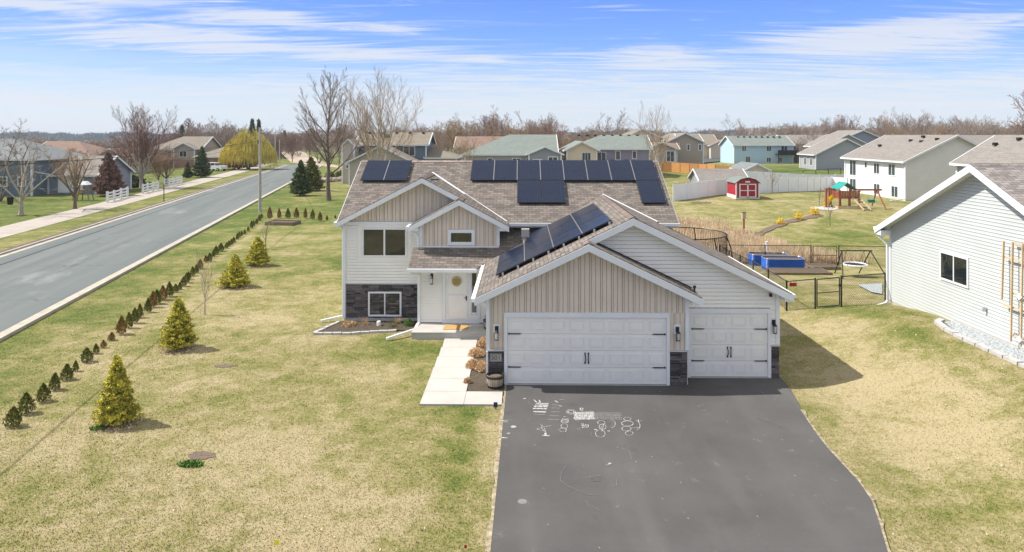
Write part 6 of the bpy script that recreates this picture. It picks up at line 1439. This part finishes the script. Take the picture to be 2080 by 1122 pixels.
# short blades on the near lawn
def blades():
    rg = np.random.default_rng(4); N_ = 520000; d = 9.5+36*rg.random(N_)**1.6; px = rg.uniform(-20, 2100, N_); x = (px-1059)/1400*d; y = d
    k = ~inpoly(x, y, DRIVE)&(x < 14.9)
    for q in WALK+[BED1, BED2, BED3, [(-4.2, 25.9), (8.2, 25.9), (8.2, 40), (-4.2, 40)], [(-7.5, 28.4), (8.2, 28.4), (8.2, 40), (-7.5, 40)], [(-1.1, 21.3), (8.2, 21.3), (8.2, 30), (-1.1, 30)]]: k &= ~inpoly(x, y, q)
    k &= (x*RN.x+y*RN.y) > oR+.2
    for px_, py_, rx, ry in ((457, 744, .42, .16), (410, 926, .40, .22)): c = W(px_, py_); k &= ((x-c.x)/rx)**2+((y-c.y)/ry)**2 > .8
    x, y = x[k], y[k]; n = len(x); z = H(x, y); hh = .012+.026*rg.random(n); a = rg.random(n)*6.28; w = .004+.006*rg.random(n); l = rg.normal(size=(n, 2))*.018
    A = np.stack([x-np.cos(a)*w, y-np.sin(a)*w, z], 1); B = np.stack([x+np.cos(a)*w, y+np.sin(a)*w, z], 1); D = np.stack([x+l[:, 0], y+l[:, 1], z+hh], 1); V = np.concatenate([A, B, D], 1).reshape(-1, 3)
    tag(npmesh('grass', V, np.arange(3*n).reshape(-1, 3), M['lawn_blade'], attr={'green': green(V[:, 0], V[:, 1])}), 'short tan and green lawn grass around the house and driveway', 'grass', kind='stuff')
blades()

def litter():
    rg = np.random.default_rng(14); n = 1500; d = 10.5+16*rg.random(n); px = rg.uniform(-10, 2080, n); x = (px-1059)/1400*d
    k = ~inpoly(x, d, DRIVE)&(x < 14.3)&((x*RN.x+d*RN.y) > oR+.3)&~((x > -4.3)&(d > 19.4)&(x < 8.3)); x, d = x[k], d[k]; V, Fc = cards(np.stack([x, d, H(x, d)+.035], 1), .028, rg, .2, 1.2, 1.2)
    tag(npmesh('leaf_litter', V, Fc, M['dry_grass']), 'pale dead leaves and straw flecks scattered over the front lawn', 'leaves', kind='stuff')
litter()
# ---------------------------------------------------------------- poles, wires, signs
def pole(name, label, x, y, hh, r, group=None):
    t = thing(name, label, 'pole', (x, y, 0), 0, group); obj('shaft', MB().tube((x, y, -.2), (x, y, hh), r, r*.72, 10), M['pole_wood'], t); return t
p = W(528, 431, 0); UP = pole('utility_pole', 'tall weathered wooden utility pole between the road and the lawn corner', p.x, p.y, 8.55, .165, 'utility poles along the road')
obj('pole_cap', MB().box(p.x-.08, p.x+.08, p.y-.1, p.y+.1, 8.5, 8.75), M['black_metal'], UP); obj('insulator_bracket', MB().box(p.x-.22, p.x-.1, p.y-.08, p.y+.08, 6.9, 7.15), M['black_metal'], UP)
q = W(559, 331, 0); pole('utility_pole', 'distant utility pole beside the dirt track, left of the thinner one', q.x, q.y, 9., .18, 'utility poles along the road')
q2 = W(568, 333, 0); pole('utility_pole', 'thin distant pole beside the dirt track, right of the other one', q2.x, q2.y, 6.6, .15, 'utility poles along the road')
def wire(a, b, sag, label, r=.012):
    pts = []; a = Vector(a); b = Vector(b)
    for i in range(25): f = i/24; c = a.lerp(b, f); c.z -= sag*4*f*(1-f); pts.append(c)
    tag(obj('overhead_wire', MB().path(pts, r, 4), M['black_metal']), label, 'wire')
wire((p.x, p.y, 7.2), (-13.7, -5, 7.2), .6, 'overhead wire from the tall pole towards the camera along the shrub row', .02); wire((p.x, p.y, 7.1), (q.x, q.y, 6.8), .7, 'overhead wire between the tall pole and the distant pole', .02)
wire((p.x, p.y, 6.9), (-56, 86, 3.4), .5, 'sloping service wire from the tall pole across the road to the left houses')
def sign(x, y, hh, label, m, w=.5, hs_=.5, rot45=False):
    t = thing('street_sign', label, 'sign', (x, y, 0)); obj('post', MB().box(x-.04, x+.04, y-.03, y+.03, -.1, hh), M['black_metal'], t); mb = MB()
    if rot45: mb.prism([(x, y-.05, hh-.9), (x+w, y-.05, hh-.3), (x, y-.05, hh+.3), (x-w, y-.05, hh-.3)], [(x, y-.09, hh-.9), (x+w, y-.09, hh-.3), (x, y-.09, hh+.3), (x-w, y-.09, hh-.3)])
    else: mb.box(x-w/2, x+w/2, y-.08, y-.05, hh-hs_, hh)
    obj('sign_plate', mb, M[m], t)
s_ = W(549, 344, 0); sign(s_.x, s_.y, 2.9, 'small grey street sign seen from behind near the road end', 'alu', .5, .7)
s_ = W(333, 410, 0); sign(s_.x, s_.y, 2.0, 'thin black post beside the pavement in front of the white rail fence', 'black_metal', .09, .05)
sign(-37, 132, 2.9, 'yellow warning sign near the boulder wall behind the big bare tree', 'sign_yellow', .75, rot45=True)
# windmill over the far trees
x, y = (379-1059)/1400*300, 300; t = thing('windmill', 'small farm windmill on a lattice tower above the far left tree line', 'windmill', (x, y, -5)); mb = MB(); zt = CZ+(276-250)/1400*300
for a in (-1, 1):
    for b in (-1, 1): mb.tube((x+a*1.6, y+b*1.6, -6), (x+a*.15, y+b*.15, zt), .11, n=4)
for k in range(8): f = k/8; z0_ = -6+(zt+6)*f; w = 1.6-1.45*f; z1_ = -6+(zt+6)*(k+1)/8; w1 = 1.6-1.45*(k+1)/8; mb.tube((x-w, y-w, z0_), (x+w1, y-w1, z1_), .06, n=4); mb.tube((x+w, y-w, z0_), (x-w1, y-w1, z1_), .06, n=4)
obj('tower', mb, M['black_metal'], t); mb = MB()
for k in range(14): a = k*math.pi/7; mb.prism([(x+.2*math.cos(a), y-.5, zt+.9+.2*math.sin(a)), (x+1.2*math.cos(a-.15), y-.5, zt+.9+1.2*math.sin(a-.15)), (x+1.2*math.cos(a+.12), y-.6, zt+.9+1.2*math.sin(a+.12))], [(x+.2*math.cos(a), y-.53, zt+.9+.2*math.sin(a)), (x+1.2*math.cos(a-.15), y-.53, zt+.9+1.2*math.sin(a-.15)), (x+1.2*math.cos(a+.12), y-.63, zt+.9+1.2*math.sin(a+.12))])
obj('rotor', mb, M['black_metal'], t); obj('tail_vane', MB().box(x-.03, x+.03, y-.4, y+1.6, zt+.75, zt+1.1), M['black_metal'], t)
# cars
def vehicle(name, label, cat, x, y, z, rz, m, kind):
    t = thing(name, label, cat, (0, 0, 0)); L_, Wd = (4.8, 1.9) if kind == 'suv' else (5.6, 1.95)
    pr = [(-2.4, .45), (-2.4, 1.0), (-2.3, 1.15), (-1.3, 1.2), (-.6, 1.25), (2.3, 1.2), (2.4, .95), (2.4, .45)] if kind == 'suv' else [(-2.8, .5), (-2.8, 1.0), (-2.65, 1.15), (-1.3, 1.2), (2.75, 1.18), (2.8, .9), (2.8, .5)]
    obj('body', MB().prism([(a, -Wd/2, b) for a, b in pr], [(a, Wd/2, b) for a, b in pr]), M[m], t)
    cb = [(-1.35, 1.18), (-.75, 1.75), (2.05, 1.78), (2.3, 1.18)] if kind == 'suv' else [(-1.3, 1.16), (-.7, 1.75), (.55, 1.75), (.8, 1.16)]
    obj('windows', MB().prism([(a, -Wd*.44, b) for a, b in cb], [(a, Wd*.44, b) for a, b in cb]), M['glass_far'], t); rf = [(cb[1][0]+.05, cb[1][1]-.02), (cb[2][0]-.05, cb[2][1]-.02), (cb[2][0]-.1, cb[2][1]+.05), (cb[1][0]+.1, cb[1][1]+.05)]
    obj('roof', MB().prism([(a, -Wd*.43, b) for a, b in rf], [(a, Wd*.43, b) for a, b in rf]), M[m], t); mb = MB(); [mb.bar((a, s*Wd*.445, 1.18), (a, s*Wd*.445, 1.76), .1, .05) for a in ((-.6, .5, 1.5) if kind == 'suv' else (-.6, .45)) for s in (-1, 1)]; obj('pillar', mb, M[m], t)
    if kind != 'suv': obj('cargo_bed', MB().box(.95, 2.7, -.8, .8, 1.19, 1.2), M['rubber_black'], t)
    for a in (-1.5, 1.5 if kind == 'suv' else 1.8):
        for s in (-1, 1): w = obj('wheel', MB().tube((a, s*Wd*.5-.12*s, .36), (a, s*Wd*.5+.06*s, .36), .36, n=14), M['rubber_black'], t); obj('rim', MB().tube((a, s*Wd*.5+.062*s, .36), (a, s*Wd*.5+.07*s, .36), .2, n=10), M['alu'], w)
    for s in (-1, 1): obj('headlight', MB().box(-2.43 if kind == 'suv' else -2.83, -2.38 if kind == 'suv' else -2.78, s*.7-.15, s*.7+.15, .85, 1.0), M['lamp_glass'], t)
    t.location = (x, y, z); t.rotation_euler = (0, 0, rz)
v = W(438, 347.5, 0); vehicle('parked_car', 'white off-road vehicle parked beside the dark conical spruce', 'car', v.x, v.y, 0, R_(160), 'white_car', 'suv')
v = W(468, 344, 0); vehicle('pickup_truck', 'red pickup truck parked behind the white off-road vehicle', 'truck', v.x, v.y, 0, R_(170), 'red_car', 'truck')
v = Vector(((1545-1059)/1400*230, 230, 0)); v = Vector(((1470-1059)/1400*225, 225, h(66, 225))); t = thing('trailer', 'white enclosed trailer parked behind the far street', 'trailer', v); obj('body', MB().box(v.x-3, v.x+3.2, v.y-1.2, v.y+1.2, v.z+.6, v.z+2.9), wt, t); [obj('wheel', MB().tube((v.x+a, v.y-1.3, v.z+.4), (v.x+a, v.y-1.05, v.z+.4), .4, n=12), M['rubber_black'], t) for a in (-.6, .5)]
v = Vector((29.6, 106, h(29.6, 106))); t = thing('cart', 'white covered utility trailer next to the grey shed', 'trailer', v); obj('body', MB().box(v.x-.9, v.x+.8, v.y-.8, v.y+.8, v.z+.5, v.z+1.9), wt, t); [obj('wheel', MB().tube((v.x+a, v.y-.95, v.z+.35), (v.x+a, v.y-.75, v.z+.35), .35, n=10), M['rubber_black'], t) for a in (-.5, .5)]
# boulders by the slate-blue house
def boulders():
    rg = random.Random(8)
    for i in range(16):
        f = i/15; px = 640+f*82; py = 372-f*6 if i < 9 else 368-(i-9)*1.2; c = W(px, py, 0); r = rg.uniform(.45, .85); mb = MB(); n1, n2 = 9, 6; k = len(mb.v)
        for a in range(n2+1):
            for b in range(n1):
                th = math.pi*a/n2; ph = 2*math.pi*b/n1; q = r*rg.uniform(.82, 1.12); mb.v.append((c.x+q*1.3*math.sin(th)*math.cos(ph), c.y+q*math.sin(th)*math.sin(ph), .25+q*.75*math.cos(th)))
        for a in range(n2):
            for b in range(n1): mb.f.append((k+a*n1+b, k+a*n1+(b+1) % n1, k+(a+1)*n1+(b+1) % n1, k+(a+1)*n1+b))
        tag(obj('boulder', mb, M['rock'], smooth=False), 'boulder in the row of rocks left of the slate-blue house', 'rock', 'boulders left of the slate-blue house')
boulders()
for i, (px, py, r) in enumerate(((700, 362, 1.5), (688, 362, 1.2), (665, 364, 1.0))): c = W(px, py, 0); shrub('garden_shrub', 'olive shrub behind the boulder row, %s' % ('rightmost', 'middle', 'leftmost')[i], 'shrub', c.x, c.y+1.5, 0, r, 1.3, 'arb_green', 90+i, 700, .16, .8, 'shrubs behind the boulders')
# ---------------------------------------------------------------- woods

PROTO = []
for i in range(5):
    T, B = branching(100+i, 12., .2, limbs=8, kids=(9, 6, 3), levels=3, spread=.6+.07*i, trunk=.22, up=.18, multi=1 if i < 3 else 5, rmin=.034)
    a = npmesh('trunk', *segs_mesh(T, 4), M['bark']); b = npmesh('crown', *segs_mesh(B, 3), M['twig_far']); PROTO.append((a.data, b.data, segs_mesh(T, 3), segs_mesh(B, 3))); bpy.data.objects.remove(a); bpy.data.objects.remove(b)
def variants(me, ms):
    out = []
    for m in ms: c = me.copy(); c.materials.clear(); c.materials.append(M[m]); out.append(c)
    return out
CROWN = [variants(p[1], ('twig_far', 'twig_grey', 'twig_tan', 'twig_red')) for p in PROTO]
def far_tree(x, y, hgt, k, m, rz, label, group, w=1.):
    t = thing('bare_tree', label, 'tree', (0, 0, 0), 0, group)
    for n_, me_ in (('trunk', PROTO[k][0]), ('crown', CROWN[k][m])): o = bpy.data.objects.new(n_, me_); C.objects.link(o); o.parent = t
    t.location = (x, y, h(x, y)-.2); s = hgt/12; t.scale = (s*w, s*w, s); t.rotation_euler = (0, 0, rz); return t
rg_ = random.Random(77)
SPOTS = [(70, 'above the blue house'), (150, 'right of the blue house'), (250, 'above the rail fence end'), (320, 'around the tall dense tree'), (400, 'around the windmill'), (470, 'left of the willow'), (552, 'above the willow'), (640, 'above the road end'), (730, 'right of the big bare tree'), (860, 'behind the slate-blue house'), (940, 'left of the pale green roof'), (1040, 'above the pale green roof'), (1140, 'above the blue-grey gable'), (1180, 'left of the cream deck house'), (1500, 'above the cream deck house'),
         (1560, 'above the light blue house left end'), (1615, 'above the light blue house right end'), (1680, 'above the far white gable'), (1740, 'above the grey house'), (1800, 'above the white roof left end'), (1860, 'above the white roof middle'), (1930, 'above the white house gable'), (1990, 'left of the right-edge roof'), (2200, 'above the right-edge roof')]
def spot(px): return [s for a, s in SPOTS if px < a][0]
def belt(px0, px1, d0, d1, top, n, label, group, ms=(0, 1), jit=.34, w=1.):
    for i in range(n):
        px = px0+(px1-px0)*(i+rg_.uniform(.05, .95))/n; d = d0+(d1-d0)*rg_.random(); x = (px-1059)/1400*d
        tp = np.interp(px, [a for a, b in top], [b for a, b in top]); z = CZ+(276-tp)/1400*d; hh = (z-h(x, d))*rg_.uniform(1-jit, 1.03)
        m_ = rg_.choice(ms); far_tree(x, d, max(3, hh), rg_.randrange(5), m_, rg_.uniform(0, 6.28), '%s %s %s, %s' % (('low' if hh < 8.5 else 'tall' if hh > 13 else 'bare'), ('brown', 'grey', 'golden', 'reddish')[m_], label, spot(px)), group, w)
T_R = [(1440, 262), (1475, 250), (1510, 262), (1560, 250), (1640, 252), (1700, 240), (1760, 246), (1790, 238), (1830, 236), (1850, 224), (1900, 234), (1950, 228), (1985, 248), (2020, 244), (2060, 240), (2090, 236)]
belt(1520, 2090, 185, 240, T_R, 48, 'tree in the right tree line front', 'trees of the right tree line', (0, 1, 1), jit=.40)
belt(1500, 2090, 250, 300, [(a, b+7) for a, b in T_R], 40, 'tree deep in the right tree line', 'trees deep in the right tree line', (0, 1))
T_C = [(860, 246), (890, 248), (950, 244), (1010, 238), (1045, 236), (1075, 248), (1120, 246), (1160, 258), (1180, 270)]
belt(855, 1175, 170, 230, T_C, 36, 'tree of the middle wood', 'trees of the middle wood', (0, 0, 2, 3))
belt(560, 860, 190, 260, [(560, 272), (640, 262), (700, 250), (860, 250)], 16, 'bare tree', 'trees behind the big bare tree', (0, 3))
T_L = [(90, 278), (130, 272), (200, 280), (240, 262), (290, 248), (330, 256), (400, 250), (450, 248), (490, 252), (525, 250), (545, 268)]
belt(320, 550, 230, 300, [(a, b+1) for a, b in T_L], 30, 'tree in the left tree line', 'trees of the left tree line', (0, 1, 3))
belt(-20, 330, 150, 235, [(-20, 296), (60, 296), (100, 290), (200, 292), (330, 288)], 48, 'tree in the left valley', 'trees in the left middle distance', (3, 1, 0), w=1.3)
belt(70, 320, 100, 150, [(70, 300), (120, 298), (200, 290), (230, 284), (320, 284)], 12, 'tree among the left houses', 'trees among the left houses', (3, 2), w=1.2)
for px, d, top, k, m, lb in ((1475, 235, 248, 3, 1, 'wide multi-stemmed leafless tree left of the light blue house'), (1250, 165, 238, 3, 0, 'spreading leafless tree behind the cream house with the deck, left one'), (1210, 168, 250, 4, 0, 'spreading leafless tree behind the left part of the cream house'), (1240, 175, 246, 3, 0, 'leafless tree just behind the cream house roof'), (975, 130, 268, 4, 2, 'golden-brown bare tree behind the left end of the green roof'), (1122, 140, 252, 2, 3, 'reddish bare tree behind the gable of the green-roofed house'),
                             (1028, 175, 236, 3, 2, 'tallest orange-brown bare tree of the middle wood'), (1855, 170, 244, 4, 2, 'pale yellowish bushy bare tree behind the white house'), (1620, 215, 262, 3, 3, 'reddish bare tree beside the small white far house'), (-12, 80, 270, 3, 0, 'leafless tree cut by the left edge'), (2135, 70, 196, 0, 3, 'bare tree whose twigs enter at the right edge'), (238, 100, 296, 2, 3, 'reddish bare tree behind the rusty spruce')):
    x = (px-1059)/1400*d; far_tree(x, d, CZ+(276-top)/1400*d-h(x, d), k, m, px*.1, lb, None, 1.15 if k > 2 else .9)
for px, d, top, lb in ((368, 250, 256, 'far dark conifer left of the windmill'), (508, 240, 244, 'far dark spruce above the willow, left of the pair'), (525, 240, 245, 'narrow far dark spruce above the willow, right of the pair'), (577, 420, 266, 'distant dark conifer beside the end of the dirt track')):
    x = (px-1059)/1400*d; z0_ = h(x, d); hh = CZ+(276-top)/1400*d-z0_; spruce('far_spruce', lb, (x, d, z0_), hh, hh*(.12 if px == 525 else .2), 'needles_green', px, None, .45, .8)
# far masses: woods nobody could count
def woods(name, label, px0, px1, d0, d1, hgt, n, m, seed, zoff=0):
    rg = random.Random(seed); parts = []
    for i in range(n):
        px = rg.uniform(px0, px1); d = rg.uniform(d0, d1); x = (px-1059)/1400*d; s = hgt/12*rg.uniform(.75, 1.15); k = rg.randrange(5); a = rg.uniform(0, 6.28); z = h(x, d)-.5
        for V, Fc in (PROTO[k][2], PROTO[k][3]):
            if V is PROTO[k][3][0]: Fc = Fc[::2]
            c, s_ = math.cos(a), math.sin(a); V2 = np.stack([(V[:, 0]*c-V[:, 1]*s_)*s*1.3+x, (V[:, 0]*s_+V[:, 1]*c)*s*1.3+d, V[:, 2]*s+z], 1); parts.append((V2, Fc))
    V, Fc = merge(parts); tag(npmesh(name, V, Fc, M[m]), label, 'woods', kind='stuff')
woods('far_woods', 'brown leafless woods filling the valley at the left', -60, 600, 240, 440, 10, 130, 'twig_far', 1)
woods('far_woods', 'far leafless woods behind the middle and right tree lines', 1180, 2100, 320, 460, 11, 60, 'twig_grey', 2)
def hillwood(name, label, az0, az1, d, hh, m, seed, thick=160, base=-9):
    rg = np.random.default_rng(seed); n = 16000; px = rg.uniform(az0, az1, n); dd = d+thick*rg.random(n); x = (px-1059)/1400*dd; f = (dd-d)/thick; top = hh*(.55+.45*f)+2.0*np.sin(px*.031)+1.5*np.sin(px*.11+1)+1.2*rg.random(n)
    z = base+(top-base)*rg.random(n)**.5; V, Fc = cards(np.stack([x, dd, z], 1), d/420., rg, .6, 1.5); k = len(V); 
    tag(npmesh(name, V, Fc, M[m]), label, 'woods', kind='stuff')
hillwood('distant_woods', 'dark blue-green wooded ridge on the left horizon', -60, 640, 1500, 13, 'far_green', 4)
hillwood('distant_woods', 'dark wooded ridge on the horizon behind the middle and right', 1080, 1560, 1100, 15, 'far_green', 5)
hillwood('distant_woods', 'wooded horizon ridge beyond the right tree line', 1500, 2140, 900, 20, 'twig_far', 6, base=-2)
hillwood('distant_woods', 'brown wooded rise beyond the valley at the left', -60, 640, 620, 2.5, 'twig_far', 7, 250, base=-9)
hillwood('distant_woods', 'brown wooded ground beyond the middle wood', 560, 1240, 420, 11, 'twig_far', 8, 150, base=-2)
# ---------------------------------------------------------------- chalk on the driveway
def chalk_mat():
    m, nt, b = _nt('chalk', .95, .1); n = noisen(nt, 24, 6, .85); nt.links.new(mixn(nt, rngn(nt, n, .42, .60), (.12, .115, .11), (.72, .73, .72)), b.inputs['Base Color'])
    m, nt, b = _nt('chalk_faint', .95, .1); n = noisen(nt, 45, 4, .8); nt.links.new(mixn(nt, rngn(nt, n, .42, .72), (.11, .105, .10), (.33, .35, .35)), b.inputs['Base Color'])
chalk_mat(); mat('driveway_patch', (.2, .19, .18), .95, .1, 20)
def ribbon(mb, pts, w, z):
    P = [W(a, b, 0) for a, b in pts]
    for k, (a, b) in enumerate(zip(P, P[1:])):
        d = (b-a); zz = z+(k % 2)*.0004
        if d.length < 1e-4: continue
        d.normalize(); n = Vector((-d.y, d.x, 0))*w/2; mb.poly([(q.x, q.y, zz) for q in (a-n-d*w*.2, b-n+d*w*.2, b+n+d*w*.2, a+n-d*w*.2)])
def disc(mb, px, py, r, z): c = W(px, py, 0); mb.poly([(c.x+r*math.cos(k*.63)*1.1, c.y+r*math.sin(k*.63), z) for k in range(10)])
def ell(cx, cy, rx, ry, a0=0, a1=6.4, n=18): return [(cx+rx*math.cos(a0+(a1-a0)*i/n), cy+ry*math.sin(a0+(a1-a0)*i/n)) for i in range(n+1)]
def Zc(x0, y0, s): return lambda x, y: (1060+x/8, 800+y/8)
def cz(pts): return [(1060+x/8, 800+y/8) for x, y in pts]
rg = random.Random(4); ck_ = MB(); fk = MB(); lift = [0]
def nz_(): lift[0] += 1; return .0325+lift[0]*.00006
for x0, x1, y in ((240, 425, 175), (225, 420, 200), (205, 410, 225), (190, 400, 258), (195, 385, 310)): ribbon(ck_, cz([(x0, y), (x1, y+6)]), .075, nz_())
for x0, x1, y in ((205, 365, 355), (500, 600, 200), (485, 605, 250), (480, 605, 310), (460, 590, 375), (430, 600, 437)): ribbon(fk, cz([(x0, y), (x1, y+4)]), .055, nz_())
for y in range(325, 450, 14): ribbon(ck_, cz([(850+rg.uniform(-8, 8), y), (1175+rg.uniform(-10, 10), y-8)]), .042, nz_())
for y in range(330, 440, 17): ribbon(fk, cz([(1175+rg.uniform(-10, 10), y), (1625+rg.uniform(-10, 10), y+rg.uniform(-6, 6))]), .035, nz_())
for i in range(16): x = 1190+i*27; ribbon(fk, cz([(x, 330+rg.uniform(0, 20)), (x+rg.uniform(-20, 30), 435)]), .015, nz_())
for e in (ell(800, 315, 70, 38), ell(800, 315, 45, 22), ell(970, 272, 24, 24), ell(970, 272, 10, 10)): ribbon(ck_, cz(e), .02, nz_())
for e, w in ((ell(1715, 505, 95, 42), .02), (ell(1715, 430, 60, 28), .015), (ell(1700, 590, 75, 38), .018), (ell(1745, 665, 62, 35), .015), (ell(1290, 490, 60, 30), .014), (ell(1310, 560, 55, 45), .014), (ell(1275, 670, 78, 60), .014), (ell(1450, 510, 68, 65, -1.6, 1.6), .016), (ell(1850, 540, 70, 75, -1.5, 1.4), .015), (ell(1420, 520, 60, 50), .012), (ell(1165, 680, 40, 40), .01)): ribbon(ck_ if w > .013 else fk, cz(e), w, nz_())
for l, w in (([(1310, 620), (1280, 575), (1330, 520), (1300, 640)], .012), ([(240, 600), (330, 565), (475, 540)], .014), ([(300, 520), (335, 545), (320, 580), (385, 650)], .014), ([(360, 570), (390, 640), (250, 600)], .012), ([(340, 700), (440, 705)], .06), ([(385, 660), (385, 700)], .05), ([(975, 500), (985, 575), (1080, 570), (1075, 520)], .02), ([(1000, 510), (1010, 560), (1040, 520), (1050, 565)], .014), ([(1860, 460), (1950, 465)], .014), ([(1890, 440), (1905, 500)], .012), ([(1760, 580), (1900, 575)], .014), ([(1870, 560), (1890, 585)], .012),
             ([(600, 120), (680, 115)], .012), ([(610, 215), (650, 225)], .04), ([(200, 120), (240, 160)], .04), ([(285, 125), (295, 165)], .04), ([(540, 135), (580, 160)], .05), ([(20, 100), (60, 98)], .05), ([(680, 395), (715, 398)], .03), ([(1395, 628), (1430, 632)], .035), ([(1180, 605), (1215, 610)], .05)): ribbon(ck_, cz(l), w, nz_())
for e in (ell(690, 550, 55, 40), ell(670, 610, 55, 35), ell(700, 470, 60, 30)): ribbon(ck_, cz(e), .016, nz_())
for k in range(6): y = 430+k*12; ribbon(ck_, cz([(650, y), (760, y-6)]), .014, nz_())
for k in range(12): ribbon(fk, cz([(570+rg.uniform(0, 160), 590+rg.uniform(0, 60)), (600+rg.uniform(0, 160), 590+rg.uniform(0, 60))]), .014, nz_())
disc(ck_, 1043, 870, .07, nz_())
for l in ([(1018, 858), (1030, 858)], [(1030, 884), (1035, 883)], [(1018, 892), (1030, 893)]): ribbon(ck_, l, .05, nz_())
disc(ck_, 1239, 945, .035, nz_()); disc(fk, 1235, 948, .05, nz_())
for l in ([(1150, 950), (1140, 965), (1139, 980), (1160, 995), (1190, 1008), (1215, 1010)], [(1262, 913), (1278, 920), (1283, 935), (1268, 940)], [(1190, 1020), (1195, 1030), (1218, 1040)], [(1252, 975), (1253, 990), (1245, 993)]): ribbon(fk, l, .014, nz_())
for k in range(6): ribbon(fk, [(1196, 972+k*2), (1220, 970+k*2)], .02, nz_())
obj('chalk_drawing', ck_, M['chalk'], drv); obj('faint_chalk', fk, M['chalk_faint'], drv)
c = W(1061, 1022, 0); obj('drain_patch', MB().lathe((c.x, c.y, .0), [(.10, .033), (0, .034)], 18), M['driveway_patch'], drv)

# ---------------------------------------------------------------- air
def haze():
    m = bpy.data.materials.new('haze'); m.use_nodes = True; nt = m.node_tree; nt.nodes.clear(); o = nt.nodes.new('ShaderNodeOutputMaterial'); v = nt.nodes.new('ShaderNodeVolumePrincipled')
    v.inputs['Color'].default_value = (.80, .88, 1, 1); v.inputs['Density'].default_value = HAZE; nt.links.new(v.outputs[0], o.inputs['Volume'])
    tag(obj('haze', MB().box(-6100, 6100, -60, 9100, -12, 26), m), 'thin bluish air that fades the far woods', 'haze', kind='stuff')
HAZE = .00018
haze()
